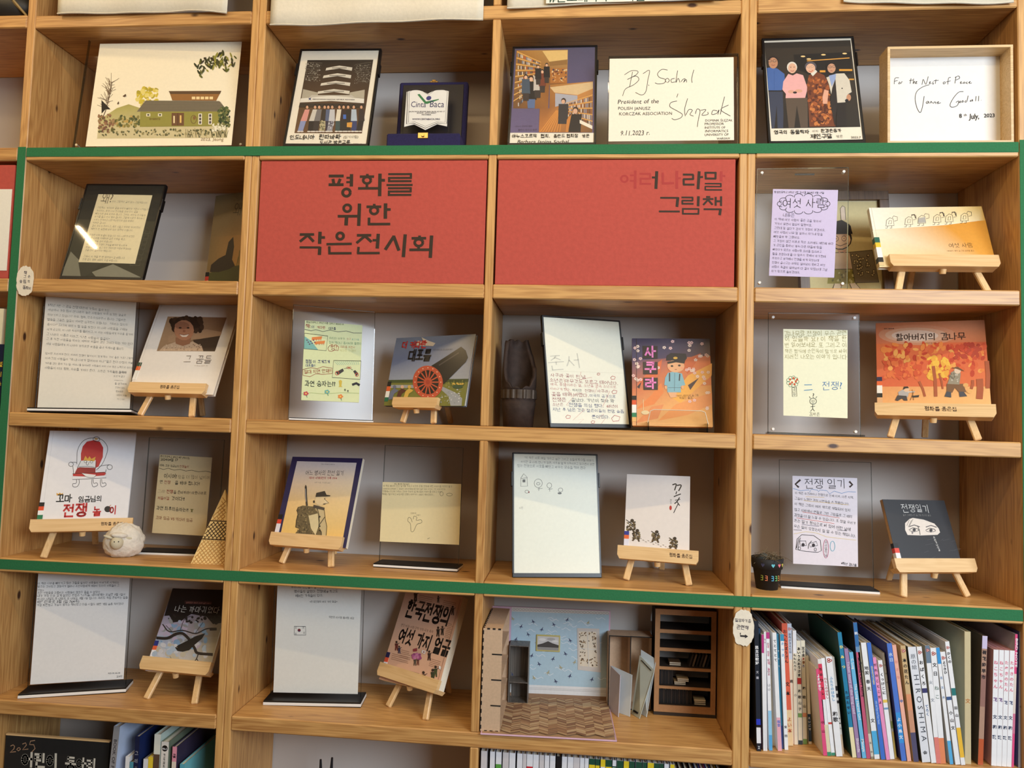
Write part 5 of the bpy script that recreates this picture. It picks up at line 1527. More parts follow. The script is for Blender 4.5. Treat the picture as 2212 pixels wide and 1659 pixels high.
for lv in range(7, -1, -1):
    for i in range(n):
        a_ = 2 * math.pi * i / n
        base = vs[(rows_o + 7) * n + i]
        z = 0.085 + (base[2] - 0.001 - 0.085) * lv / 7
        r = 0.046 - max(0, z - 0.15) * 0.055 - 0.011 - (0.012 if lv == 0 else 0)
        vs.append((r * math.cos(a_), r * math.sin(a_), z))
tot += 8
for k in range(tot - 1):
    for i in range(n):
        j = (i + 1) % n
        fs.append((k * n + i, k * n + j, (k + 1) * n + j, (k + 1) * n + i))
fs.append(tuple(range(n))[::-1])
fs.append(tuple((tot - 1) * n + i for i in range(n)))
MB().add(vs, fs, 0, None, None, True).build('casing', RUST, C)
kn_ = MB()
n = 72
vs, fs = [], []
for z in (0.0755, 0.0985):
    for i in range(n):
        a_ = 2 * math.pi * i / n
        r = 0.0486 if (i // 2) % 2 else 0.0462
        vs.append((r * math.cos(a_), r * math.sin(a_), z))
    vs += [(0.044 * math.cos(2 * math.pi * i / n), 0.044 * math.sin(2 * math.pi * i / n), z) for i in range(n)]
for i in range(n):
    j = (i + 1) % n
    fs += [(i, j, 2 * n + j, 2 * n + i), (2 * n + i, 2 * n + j, 3 * n + j, 3 * n + i), (n + i, n + j, j, i)]
kn_.add(vs, fs).build('driving_band', mat((78, 66, 56), 0.55, 0.3, 60, bump=0.4, metal=0.5, name='worn_iron'), C)

q = [(500, 228), (1140, 275), (1238, 1165), (565, 1140)]
a = pframe('frame33', q, 'black framed white page with red and blue handwriting, beside the rusty shell', [(516, 244), (1132, 286), (1225, 1152), (572, 1130)], (234, 232, 214), cat='display frame', name='snap_frame', bw=0.004)
a.line([(545, 678), (1170, 705)], 2, (214, 210, 190))
a.text('준서', (556, 665), (835, 645), (196, 194, 182), h=.8, jit=.03)
RD, BL, PK = (150, 40, 48), (40, 44, 110), (186, 110, 104)
for (t_, x0, y0, x1, y1, c_) in (('사쿠라 꽃이 핀 날', 570, 722, 862, 745, RD), ('소년은 아무것도 모르고 태어났다.', 562, 765, 1130, 800, RD), ('애국, 충성이라는 말, 소년을 군국 소년으로', 568, 795, 1115, 828, PK), ('사라나게 했다.', 565, 830, 735, 842, PK), ('하지만', 748, 845, 830, 852, (30, 30, 34)), ('전쟁이', 850, 852, 935, 858, RD), ('사쿠라', 955, 860, 1050, 864, RD), ('꽃을 태워 버렸다.', 578, 880, 885, 895, RD), ('미국의 공격으로', 890, 893, 1110, 910, BL), ('전쟁은', 586, 925, 700, 928, RD), ('끝났다. 가난이 찾아 와', 740, 930, 1100, 946, (30, 30, 60)), ('소년은', 584, 962, 678, 966, RD), ('전쟁을 의심 했다.', 720, 970, 1010, 985, BL), ('65년이', 1035, 985, 1130, 990, RD), ('지난 후 남은 것은 젊은이들의 원망 슬픔', 588, 1002, 1180, 1035, BL), ('뿐이었다.', 910, 1070, 1060, 1078, BL)):
    a.text(t_, (x0, y0), (x1, y1), c_, h=.76, jit=.07, wt=.01)
for (x_, y_, s_) in ((965, 710, 12), (1085, 742, 20), (1098, 858, 22), (715, 1056, 20), (920, 1104, 16), (1110, 1078, 36)):
    a.line([(x_ - s_, y_), (x_ - s_ * .3, y_ - s_ * .7), (x_ + s_, y_ - s_ * .3), (x_ + s_ * .7, y_ + s_ * .6), (x_ - s_ * .6, y_ + s_ * .7)], 4, (186, 60, 50), closed=True)
for pts in ([(680, 740), (700, 830), (760, 890), (700, 960), (720, 965)], [(820, 690), (808, 755), (910, 735), (900, 790), (960, 790), (940, 860)], [(1060, 850), (1000, 980)], [(850, 1000), (755, 1085), (845, 1080), (780, 1132)], [(1010, 1040), (960, 1078), (1025, 1075), (975, 1138)]):
    a.line(pts, 2.5, (206, 130, 120))

q = [(1248, 425), (1872, 425), (1915, 1155), (1235, 1140)]
a = book('sakura', q, 'picture book with a boy in a cap amid cherry blossoms and orange flames', (222, 150, 80), (40, 38, 66), t=0.014, tapes=(0.082, [(0.012, (24, 24, 26)), (0.013, (220, 90, 50)), (0.022, (238, 236, 230)), (0.012, (40, 130, 90)), (0.012, (230, 180, 110))]))
a.poly([(1248, 425), (1872, 425), (1880, 560), (1245, 600)], [(50, 46, 76), (66, 56, 70), (96, 66, 70), (70, 64, 104)]).poly([(1245, 600), (1880, 560), (1895, 800), (1240, 830)], [(84, 70, 104), (222, 120, 60), (222, 132, 66), (190, 110, 80)]).poly([(1240, 830), (1895, 800), (1915, 1155), (1235, 1140)], [(206, 110, 70), (230, 160, 80), (236, 180, 96), (226, 170, 110)])
for (pts, c_) in (([(1640, 620), (1700, 580), (1805, 540), (1760, 620), (1695, 710)], (206, 100, 50)), ([(1280, 800), (1420, 640), (1490, 590), (1470, 700), (1380, 800)], (214, 104, 60)), ([(1270, 1000), (1400, 880), (1480, 780), (1500, 860), (1420, 960)], (226, 130, 66)), ([(1560, 900), (1700, 720), (1895, 620), (1895, 720), (1750, 850), (1640, 950)], (236, 170, 70)), ([(1450, 1100), (1600, 960), (1900, 860), (1905, 960), (1700, 1050)], (230, 150, 80)), ([(1260, 1120), (1400, 980), (1500, 960), (1450, 1080)], (222, 140, 84)), ([(1700, 800), (1790, 740), (1720, 840)], (60, 40, 44)), ([(1280, 815), (1320, 770), (1300, 830)], (50, 36, 46))):
    a.poly(pts, c_)
R_ = a.rnd
for i in range(52):
    x_, y_ = (R_.uniform(1450, 1860), R_.uniform(440, 700)) if i < 26 else ((R_.uniform(1700, 1890), R_.uniform(680, 1000)) if i < 40 else (R_.uniform(1250, 1320), R_.uniform(480, 760)))
    if 1520 < x_ < 1680 and y_ > 530:
        continue
    for k_ in range(5):
        a.ell(x_ + 9 * math.cos(k_ * 1.26 + i), y_ + 8 * math.sin(k_ * 1.26 + i), 7, 5, (240, 216, 200) if i % 2 else (236, 196, 190), 6)
SK = (226, 170, 124)
a.poly([(1530, 850), (1605, 850), (1608, 900), (1555, 905)], SK)
a.poly([(1535, 700), (1580, 690), (1650, 705), (1678, 800), (1640, 810), (1642, 860), (1530, 860), (1528, 805), (1505, 800), (1512, 740)], (126, 176, 190)).line([(1548, 700), (1548, 770)], 10, (40, 36, 40)).line([(1632, 708), (1628, 765)], 10, (40, 36, 40)).line([(1590, 700), (1588, 850)], 3, (60, 84, 96)).line([(1535, 822), (1645, 822)], 3, (70, 96, 106)).ell(1518, 820, 10, 16, SK).ell(1655, 818, 10, 16, SK)
a.ell(1600, 645, 70, 52, SK, 18).poly([(1520, 600), (1528, 560), (1560, 540), (1680, 545), (1690, 580), (1668, 612), (1600, 600)], (34, 28, 32)).poly([(1530, 612), (1600, 598), (1675, 608), (1668, 625), (1600, 615), (1535, 628)], (24, 20, 24)).ell(1596, 580, 18, 10, (226, 176, 70)).ell(1568, 645, 11, 8, (40, 30, 28)).ell(1628, 640, 11, 8, (40, 30, 28)).line([(1590, 672), (1608, 672)], 4, (120, 60, 50)).ell(1545, 662, 10, 6, (236, 150, 110)).ell(1650, 660, 10, 6, (236, 150, 110))
for (y_, ch) in ((485, '사'), (612, '쿠'), (740, '라')):
    a.rect(1333, y_, 1452, y_ + 100, (30, 22, 26)).text(ch, (1346, y_ + 80), (1440, y_ + 80), (236, 130, 196), wt=.05)
a.text('다바타 세이이치 글·그림', (1600, 895), (1790, 890), (90, 50, 30)).text('박종진 옮김', (1630, 915), (1740, 912), (90, 50, 30))
a.ell(1345, 1030, 34, 18, (226, 206, 160)).line([(1330, 1010), (1330, 920)], 4, (236, 220, 170)).line([(1285, 428), (1270, 1140)], 3, (60, 50, 60))
# clear bent stand under it
x, y, z, yaw, lean, roll, w, h = POSES['sakura']
C = thing('acrylic_book_stand', 'low bent clear acrylic stand supporting the cherry blossom book', 'book stand', Matrix.Translation((0.266, y, Z3)))
pts = [(-0.076, 0.022), (-0.070, 0.052), (-0.060, 0.056), (0.060, 0.056), (0.070, 0.052), (0.078, 0.022)]
MB().prism(pts[::-1], -0.030, -0.027).build('front_lip', ACR, C)
e = MB()
for p0, p1 in zip(pts, pts[1:]):
    e.tube((p0[0], -0.0285, p0[1]), (p1[0], -0.0285, p1[1]), 0.0011, n=6)
e.build('lip_edge', mat((226, 214, 190), 0.15, 0.02, 30, name='bright_acrylic_edge'), C)
MB().box(-0.076, 0.078, -0.030, 0.10, 0.008, 0.011).build('floor_plate', ACR, C)
for sx in (-0.074, 0.076):
    MB().box(sx - 0.0015, sx + 0.0015, -0.029, 0.09, 0.0, 0.024).build('side_leg', ACR_EDGE, C)

q = [(215, 130), (922, 135), (935, 1080), (210, 1068)]
a = tstand('acr34', q, 'clear acrylic plate with a pale note showing a persimmon tree doodle', [(332, 255), (832, 263), (833, 940), (332, 925)], (238, 238, 208), base=False, screws='w', name='acrylic_note_holder', strip=True)
OL = (140, 128, 60)
for i, t_ in enumerate(['감나무랑 전쟁이 무슨 관련', '이 있을까 요? 이 책을 한', '번 읽어보세요. 또 그리고 이', '책은 형식에 순인독이 탈기로 싸워', '지러진 나오는 이야기 입니다']):
    a.text(t_, (342, 305 + i * 44), (828, 302 + i * 45), OL, jit=.09, h=1.05)
for k_ in range(9):
    an = k_ * .7
    a.ring(405 + 36 * math.cos(an), 662 + 32 * math.sin(an), 14, 14, 3, (70, 120, 90), 7)
for (x_, y_) in ((385, 645), (412, 635), (430, 660), (400, 668), (420, 682), (385, 680), (440, 645)):
    a.ell(x_, y_, 8, 9, (206, 90, 50), 9)
a.line([(400, 705), (435, 703), (438, 775), (402, 777)], 3.5, (60, 50, 40), closed=True).text('감', (406, 728), (430, 728), (60, 50, 40)).text('나', (407, 750), (430, 750), (60, 50, 40)).text('무', (408, 771), (431, 771), (60, 50, 40))
a.line([(496, 686), (555, 684)], 5, (60, 130, 180)).line([(494, 728), (560, 722)], 5, (60, 130, 180)).text('전쟁?', (632, 718), (790, 712), (60, 120, 180), jit=.05, slant=.1)
a.ring(565, 812, 26, 24, 3.5, INK).line([(558, 802), (558, 818)], 3, INK).line([(572, 802), (572, 818)], 3, INK).line([(556, 826), (574, 826)], 3, INK).line([(545, 790), (535, 775)], 3, INK).line([(585, 788), (595, 774)], 3, INK).text('?', (558, 785), (576, 785), INK).line([(562, 838), (562, 870), (545, 890)], 3.5, INK).line([(562, 870), (576, 888)], 3.5, INK).line([(545, 855), (580, 850)], 3.5, INK).text('김하은', (535, 920), (618, 922), (80, 70, 60), jit=.08)

q = [(1062, 213), (1895, 183), (1970, 940), (1062, 920)]
a = book('persimmon', q, 'orange autumn picture book with an old man and crouching boy in woods', (226, 150, 100), (196, 110, 70), t=0.013, tapes=(0.105, [(0.012, (30, 30, 70)), (0.012, (226, 100, 50)), (0.022, (238, 232, 220)), (0.012, (24, 24, 24)), (0.018, (222, 170, 120))]))
a.poly([(1062, 213), (1895, 183), (1912, 350), (1062, 370)], [(206, 130, 90), (206, 140, 100), (206, 120, 76), (206, 110, 70)]).poly([(1062, 370), (1912, 350), (1945, 700), (1062, 700)], [(214, 110, 60), (214, 96, 56), (222, 116, 66), (214, 96, 56)]).poly([(1062, 700), (1945, 700), (1970, 940), (1062, 920)], [(228, 150, 90), (236, 176, 110), (240, 190, 120), (236, 176, 106)])
a.ell(1380, 300, 300, 78, (210, 142, 104), 24).ell(1370, 302, 240, 58, (214, 164, 130), 24).ell(1360, 305, 180, 42, (222, 190, 164), 24)
a.blobs(170, (1120, 370, 1900, 600), (10, 30), [(206, 76, 40), (190, 60, 36), (226, 130, 60), (214, 96, 50), (232, 160, 80)]).blobs(60, (1470, 470, 1620, 640), (10, 26), [(236, 186, 70), (230, 166, 60)]).blobs(50, (1670, 370, 1890, 480), (10, 26), [(176, 56, 36), (200, 70, 40)]).blobs(60, (1110, 480, 1400, 640), (10, 24), [(206, 80, 44), (222, 110, 56)])
for (x0, x1, y0, y1, w_) in ((1500, 1520, 540, 780, 26), (1390, 1435, 660, 780, 18), (1865, 1865, 640, 800, 52), (1920, 1930, 500, 715, 34), (1810, 1800, 650, 720, 22), (1545, 1575, 600, 720, 14)):
    a.line([(x0, y0), ((x0 + x1) / 2 + 6, (y0 + y1) / 2), (x1, y1)], w_, (170, 84, 50))
a.text('할아버지의', (1212, 340), (1525, 335), (46, 34, 28), wt=.01, h=1.1).text('감나무', (1558, 334), (1755, 330), (46, 34, 28), wt=.01, h=1.1).text('서진선 글·그림', (1435, 368), (1525, 366), (110, 70, 50)).text('평화그림책 09', (1125, 260), (1200, 258), (60, 50, 46), wt=.02)
a.poly([(1605, 680), (1735, 680), (1760, 745), (1700, 745), (1670, 710), (1650, 750), (1605, 745)], (120, 84, 56)).poly([(1640, 590), (1690, 560), (1715, 600), (1705, 685), (1610, 680), (1625, 640)], (150, 140, 120)).blobs(20, (1630, 600, 1700, 660), (4, 8), [(196, 190, 176), (110, 104, 90)]).ell(1690, 575, 26, 26, (222, 196, 170)).poly([(1640, 556), (1690, 545), (1745, 580), (1715, 575), (1680, 562)], (110, 76, 50)).ell(1597, 642, 16, 12, (216, 76, 44)).poly([(1605, 740), (1640, 745), (1642, 788), (1588, 780)], (66, 70, 80)).poly([(1702, 742), (1740, 742), (1768, 778), (1708, 784)], (66, 70, 80))
a.poly([(1225, 745), (1260, 725), (1310, 745), (1300, 785), (1230, 780)], (176, 170, 166)).poly([(1220, 770), (1290, 775), (1298, 812), (1270, 812), (1255, 795), (1220, 815), (1200, 808)], (60, 56, 60)).ell(1290, 722, 24, 22, (226, 186, 150)).poly([(1262, 728), (1270, 702), (1300, 700), (1310, 714), (1284, 716)], (40, 34, 32)).line([(1300, 745), (1355, 742)], 10, (200, 196, 190)).line([(1335, 725), (1345, 808)], 4, (130, 90, 50)).line([(1350, 735), (1320, 808)], 4, (130, 90, 50)).poly([(1330, 775), (1390, 768), (1385, 785), (1340, 788)], (50, 46, 46))
a.ell(1755, 690, 22, 16, (226, 170, 100)).ell(1785, 740, 22, 16, (232, 176, 106))
a.text('할아버지의 감나무', (1455, 866), (1562, 864), (80, 50, 30), wt=.02)
easel('persimmon', Z3, 'wooden tabletop easel holding the orange autumn picture book', wl=0.262, t=0.013, foot=0.095, cx=0.0, mark=(-0.02, 0.05), lip=0.022)

# ================================================================== row 4
q = [(430, 158), (1155, 172), (1085, 990), (300, 1000)]
a = book('king', q, 'white picture book with a tiny crowned king on a red throne', (232, 230, 232), t=0.011, tapes=(0.073, [(0.011, (30, 28, 26)), (0.011, (222, 80, 40)), (0.012, (238, 238, 236)), (0.013, (40, 120, 80)), (0.01, (238, 238, 236))]))
RT = (190, 44, 44)
a.sm = True
LN = (44, 40, 40)
a.line([(462, 160), (340, 998)], 2, (206, 204, 208))
a.poly([(690, 350), (705, 290), (740, 250), (800, 238), (850, 252), (878, 300), (875, 380), (840, 460), (815, 470), (690, 420)], RT)
a.line([(655, 430), (660, 330), (690, 265), (740, 228), (820, 220), (880, 245), (915, 300), (905, 360), (870, 440), (820, 490)], 4, LN)
a.ring(820, 230, 28, 20, 4, LN).ell(818, 228, 14, 9, (206, 170, 110))
a.poly([(640, 510), (660, 470), (740, 455), (815, 470), (812, 530), (640, 528)], (150, 40, 40)).poly([(622, 520), (890, 505), (905, 520), (890, 535), (760, 545), (622, 540)], RT).line([(620, 520), (900, 508), (905, 556), (618, 570)], 4, LN, closed=True)
a.poly([(690, 410), (815, 405), (812, 470), (665, 465)], (230, 228, 226)).line([(690, 410), (660, 470)], 4, LN).line([(820, 415), (815, 475)], 4, LN).poly([(712, 405), (728, 368), (748, 395), (762, 372), (778, 395), (815, 376), (805, 415), (715, 408)], (222, 166, 60)).ring(728, 418, 11, 10, 3, LN).ring(780, 420, 11, 10, 3, LN).line([(742, 415), (735, 440), (750, 445), (760, 420)], 3.5, LN).line([(672, 462), (740, 458), (810, 466)], 3.5, LN)
a.poly([(695, 515), (730, 520), (820, 530), (800, 552), (740, 548)], (232, 230, 228)).line([(695, 515), (740, 548), (800, 552), (825, 520)], 3, LN)
a.ring(606, 440, 20, 18, 4, LN).line([(606, 424), (650, 425), (655, 440)], 4, LN).line([(622, 455), (628, 520)], 4, LN).ring(935, 465, 22, 20, 4, LN).line([(935, 444), (860, 455), (835, 480)], 4, LN).line([(905, 485), (900, 510)], 4, LN)
for x_ in (652, 795, 868):
    a.line([(x_, 566), (x_ - 2, 600), (x_ - 30, 605), (x_ - 28, 630), (x_ + 5, 630), (x_ + 24, 600), (x_ + 22, 566)] if x_ < 700 else [(x_, 566), (x_ + 4, 602), (x_ + 30, 598), (x_ + 36, 620), (x_, 632), (x_ - 12, 600), (x_ - 10, 566)], 4, LN)
a.poly([(483, 705), (482, 682), (497, 692), (510, 680), (522, 692), (538, 682), (534, 705)], (216, 160, 60))
a.text('꼬마', (476, 762), (615, 758), (30, 26, 26), wt=.04, h=1.15, jit=.03).text('임금님의', (665, 760), (872, 754), (30, 26, 26), wt=.04, h=1.1, jit=.03)
a.text('전쟁', (528, 882), (742, 876), (190, 50, 50), wt=.05, h=1.15, jit=.03).text('놀', (790, 878), (862, 874), (190, 50, 50), wt=.05, h=1.25).ell(922, 826, 30, 27, (40, 36, 36), 16).line([(935, 802), (950, 790)], 5, (196, 120, 60)).text('이', (935, 864), (1000, 862), (190, 50, 50), wt=.05, h=1.25)
a.text('다벨 스트라이터 글·그림 | 한희정 옮김', (588, 945), (842, 940), (90, 84, 84)).text('논장', (955, 962), (1000, 960), (40, 36, 36), wt=.04)
easel('king', Z4, 'wooden tabletop easel behind the sheep, holding the crowned king book', wl=0.246, t=0.011, foot=0.088, cx=0.002, mark=(0.045, 0.1), lip=0.022)

# sheep
C = thing('sheep_figurine', 'round white woolly sheep figurine in front of the easel', 'figurine', Matrix.Translation((-1.241, 0.088, Z4)) @ Matrix.Rotation(0.5, 4, 'Z'))
rr = random.Random(5)
n, m_ = 40, 24
vs, fs = [], []
for k in range(m_ + 1):
    ph = math.pi * k / m_
    for i in range(n):
        th = 2 * math.pi * i / n
        bump = 1 + 0.045 * math.sin(7 * th + 3 * math.sin(5 * ph)) * math.sin(6 * ph) + rr.uniform(-0.03, 0.03)
        x = 0.0515 * math.sin(ph) * math.cos(th) * bump
        y = 0.040 * math.sin(ph) * math.sin(th) * bump
        z = 0.044 - 0.049 * math.cos(ph) * bump * (-1)
        z = 0.044 + 0.049 * math.cos(ph) * bump
        x *= 1.0 - 0.10 * (z - 0.04) / 0.05
        vs.append((x, y, max(0.0, z)))
for k in range(m_):
    for i in range(n):
        j = (i + 1) % n
        fs.append((k * n + i, (k + 1) * n + i, (k + 1) * n + j, k * n + j))
WOOL = mat((226, 218, 204), 0.9, 0.12, 120, bump=1.0, name='white_clay_wool')
MB().add(vs, fs, 0, None, None, True).build('body', WOOL, C)
FACE = mat((206, 196, 168), 0.7, 0.05, 60, name='cream_clay')


def blob(name, c, r, m, parent, rot=0.0, n=14):
    vs, fs = [], []
    for k in range(n + 1):
        ph = math.pi * k / n
        for i in range(n):
            th = 2 * math.pi * i / n
            x, y, z = r[0] * math.sin(ph) * math.cos(th), r[1] * math.sin(ph) * math.sin(th), r[2] * math.cos(ph)
            vs.append((c[0] + x * math.cos(rot) - z * math.sin(rot), c[1] + y, c[2] + x * math.sin(rot) + z * math.cos(rot)))
    for k in range(n):
        for i in range(n):
            j = (i + 1) % n
            fs.append((k * n + i, (k + 1) * n + i, (k + 1) * n + j, k * n + j))
    return MB().add(vs, fs, 0, None, None, True).build(name, m, parent)


hd = blob('head', (-0.0145, -0.038, 0.044), (0.0165, 0.014, 0.018), FACE, C)
blob('ear', (-0.036, -0.034, 0.060), (0.013, 0.004, 0.004), FACE, C, -0.35)
blob('ear', (0.010, -0.034, 0.056), (0.013, 0.004, 0.004), FACE, C, -0.25)
for dx in (-0.0195, -0.0095):
    blob('eye', (dx, -0.0508, 0.049), (0.0016, 0.0012, 0.0016), BLACK, hd, n=8)
blob('forelock', (-0.010, -0.036, 0.064), (0.021, 0.012, 0.008), WOOL, C, -0.1)

q = [(1272, 215), (1918, 240), (1850, 1195), (1205, 1172)]
a = tstand('stand41', q, 'acrylic stand with tan handwritten page behind the sheep figurine', [(1368, 362), (1815, 392), (1757, 1058), (1303, 1032)], (206, 186, 144), bw=0.004)
a.text('문산초등학교 4학년 9반 (박미강)', (1372, 384), (1622, 405), INK, wt=.02, jit=.06).text('2024/04월 17', (1372, 415), (1522, 422), INK, wt=.02, jit=.06).text('제목: 꼬마 임금님의', (1365, 462), (1532, 474), INK, wt=.02, jit=.06).text('전쟁놀이', (1535, 474), (1618, 478), (150, 60, 40), wt=.02, jit=.06)
a.line([(1360, 480), (1400, 492), (1440, 482), (1490, 498), (1540, 492), (1590, 506), (1640, 500), (1700, 514), (1760, 508), (1808, 520)], 3.5, (60, 46, 36))
a.text('이시여!', (1402, 562), (1515, 566), INK, wt=.02, h=1.1, jit=.05).text('땅을 더 많이 넓히려', (1522, 568), (1795, 576), (96, 80, 60), jit=.06).text('면', (1368, 608), (1395, 608), INK, wt=.02).text('전쟁', (1405, 612), (1460, 614), (140, 50, 36), wt=.02).text('을 해야 합니다!', (1496, 618), (1710, 628), INK, wt=.02, jit=.05)
a.text('그래!', (1350, 690), (1415, 692), (150, 130, 100)).text('전쟁', (1425, 692), (1482, 694), (150, 50, 36), wt=.03).text('을 준비하라! 이웃나라로', (1484, 696), (1766, 708), (70, 50, 40), wt=.02, jit=.05).text('쳐들어갈', (1350, 745), (1450, 750), (150, 60, 44), wt=.02, jit=.05).text('것이다!!', (1466, 752), (1582, 758), INK, wt=.02, jit=.05)
a.text('과연 최후의승자는?!', (1338, 832), (1612, 852), INK, wt=.02, jit=.05).poly([(1628, 830), (1658, 832), (1646, 846), (1650, 858), (1632, 856), (1638, 846)], (120, 110, 60)).text('꼬마 임금 VS 키다리 임금', (1334, 912), (1648, 938), (130, 70, 44), wt=.02, jit=.05)

# waffle-textured pyramid by the upright
C = thing('waffle_pyramid', 'pale gold waffle-textured pyramid leaning at the upright', 'ornament', Matrix.Translation((-0.962, 0.10, Z4)))
WAF = mat((238, 206, 140), 0.6, 0.10, 60, bump=0.3, name='waffle_paper')
RIB = mat((196, 150, 84), 0.6, 0.1, 60, name='waffle_rib')
BLK = mat((66, 42, 20), 0.7, 0.1, 40, name='dark_seam')
hs, bw_ = 0.196, 0.057


def tier(z0, z1, m, nm, dark):
    k0, k1 = 1 - z0 / hs, 1 - z1 / hs
    o = MB().add([(-bw_ * k0, -bw_ * k0, z0), (bw_ * k0, -bw_ * k0, z0), (bw_ * k0, bw_ * k0, z0), (-bw_ * k0, bw_ * k0, z0), (-bw_ * k1, -bw_ * k1, z1), (bw_ * k1, -bw_ * k1, z1), (bw_ * k1, bw_ * k1, z1), (-bw_ * k1, bw_ * k1, z1)], [(3, 2, 1, 0), (4, 5, 6, 7), (0, 1, 5, 4), (1, 2, 6, 5), (2, 3, 7, 6), (3, 0, 4, 7)]).build(nm, m, C)
    s_ = 0.0112
    mb = MB()
    for fx in range(2):
        for t0 in np.arange(-0.30, 0.30, s_):
            for sg in (-1, 1):
                # raised diagonal ribs clipped to the tier, on the front and left faces
                seg = []
                for z in np.linspace(z0 + 0.001, z1 - 0.001, 9):
                    k = bw_ * (1 - z / hs)
                    u = t0 + sg * z
                    if abs(u) <= k * 0.985:
                        seg.append((u, z, k))
                if len(seg) > 1:
                    (u0, a0, k0_), (u1, a1, k1_) = seg[0], seg[-1]
                    p0, p1 = ((u0, -k0_ - 0.0004, a0), (u1, -k1_ - 0.0004, a1)) if fx == 0 else ((-k0_ - 0.0004, u0, a0), (-k1_ - 0.0004, u1, a1))
                    mb.tube(p0, p1, 0.0011, n=5, caps=False)
    if mb.v:
        mb.build('lattice_ribs', BLK if dark else RIB, o)['kind'] = 'stuff'
    return o


tier(0.0, 0.061, WAF, 'tier', False)
tier(0.0615, 0.0640, BLK, 'seam', False)
tier(0.0645, 0.109, WAF, 'tier', True)
tier(0.1095, 0.1115, BLK, 'seam', False)
tier(0.112, 0.194, WAF, 'tier', False)

q = [(530, 265), (1115, 275), (980, 1040), (340, 1010)]
a = book('soldier', q, 'navy bordered book with a sketched soldier carrying a rifle and pack', (44, 40, 82), (40, 36, 74), t=0.014, hard=False, back=(230, 230, 240), tapes=(0.083, [(0.014, (24, 22, 24)), (0.012, (220, 70, 50)), (0.03, (234, 232, 240))]))
a.poly([(568, 302), (1065, 312), (1010, 640), (485, 630)], [(214, 206, 206), (216, 208, 206), (236, 206, 150), (236, 200, 140)]).poly([(485, 630), (1010, 640), (950, 985), (405, 965)], [(236, 200, 140), (236, 206, 150), (240, 196, 110), (240, 200, 110)])
a.text('기억하는 모든이를 위한 세계문학 09', (765, 328), (882, 330), (50, 46, 60), wt=.02).text('어느 병사의 전선 일기', (634, 412), (958, 414), (34, 30, 34), h=1.25, wt=.01).text('제1차 세계대전의 기록 1914', (664, 446), (900, 448), (170, 40, 50), wt=.03).text('바루 지음 · 이성엽 옮김', (712, 482), (845, 484), (90, 80, 80))
a.poly([(532, 955), (545, 910), (580, 870), (548, 860), (555, 790), (570, 745), (560, 715), (575, 685), (610, 672), (700, 680), (740, 730), (755, 800), (745, 870), (770, 900), (770, 960)], (110, 96, 66))
a.poly([(700, 680), (740, 665), (795, 700), (800, 760), (818, 850), (808, 962), (775, 960), (770, 890), (745, 868), (755, 800), (735, 720)], (206, 186, 140)).blobs(150, (560, 690, 740, 950), (3, 8), [(74, 64, 46), (150, 132, 92), (96, 84, 60)])
a.poly([(660, 760), (740, 740), (750, 840), (720, 930), (680, 870)], (222, 206, 160))
a.line([(575, 685), (560, 715), (572, 748), (555, 800), (548, 862), (580, 872)], 4, (40, 36, 30)).line([(735, 690), (752, 760), (748, 860), (770, 900), (772, 958)], 5, (34, 30, 28)).line([(795, 705), (805, 790), (818, 855), (808, 962)], 4, (34, 30, 28)).line([(800, 770), (748, 845)], 5, (34, 30, 28))
a.poly([(705, 665), (800, 690), (795, 712), (700, 690)], (70, 62, 56)).ell(760, 628, 44, 44, (230, 206, 160)).poly([(795, 615), (832, 648), (800, 656)], (236, 216, 176)).line([(795, 615), (834, 650), (798, 656)], 4, (34, 30, 28)).poly([(722, 595), (730, 565), (800, 548), (815, 580), (848, 585), (846, 593), (725, 600)], (34, 30, 30)).ell(800, 612, 4, 4, (30, 26, 26)).line([(785, 660), (805, 660)], 6, (40, 34, 30)).ell(708, 640, 8, 12, (50, 44, 40))
a.line([(640, 510), (642, 600), (648, 675)], 16, (50, 46, 46)).line([(636, 530), (640, 640)], 4, (190, 190, 190)).line([(640, 500), (640, 520)], 8, (40, 36, 36))
for y_ in (768, 850, 888):
    a.ell(757, y_, 7, 7, (34, 30, 28), 8)
a.text('국민서관', (868, 952), (918, 953), (40, 36, 36), wt=.03)
easel('soldier', Z4, 'wooden tabletop easel holding the sketched soldier book', wl=0.215, t=0.014, foot=0.074, cx=-0.006, lip=0.023)
q = [(1312, 165), (1978, 188), (1940, 1190), (1262, 1150)]
a = tstand('stand42', q, 'acrylic stand with a landscape cream card showing a small bird-like sketch', [(1293, 475), (1962, 493), (1945, 1008), (1268, 978)], (236, 220, 172), bw=0.005)
a.text('어느 병사의 전선 일기', (1392, 496), (1520, 500), (60, 52, 40), wt=.02, jit=.05)
for i, t_ in enumerate(['이 책은 병사의 전선 일기를 가지고 이것은 온통 전쟁에 대한 이야기를 적었다 일기', '1914년에 세계대전 그 중심의 세계 전쟁에 참전했던 젊은 병사 사건이 그린 이야기인데', '전쟁에서 친구와 가족이 그리운 이야기 등 병사들의 이야기를 전하고 있다', '책에는 "일기"라고 써있지만 전쟁의 이야기다. 내용도 재미있었다...']):
    a.text(t_, (1298 - i * 3, 515 + i * 23), (1885 - (i % 2) * 60 - (90 if i > 1 else 0), 520 + i * 23), (70, 60, 46), jit=.08)
a.sm = True
a.ring(1795, 575, 14, 18, 2.5, (90, 80, 60)).ring(1862, 582, 24, 12, 2.5, (90, 80, 60)).text('전쟁이요', (1532, 746), (1580, 744), (80, 70, 56)).text('비둘기', (1580, 760), (1615, 760), (80, 70, 56))
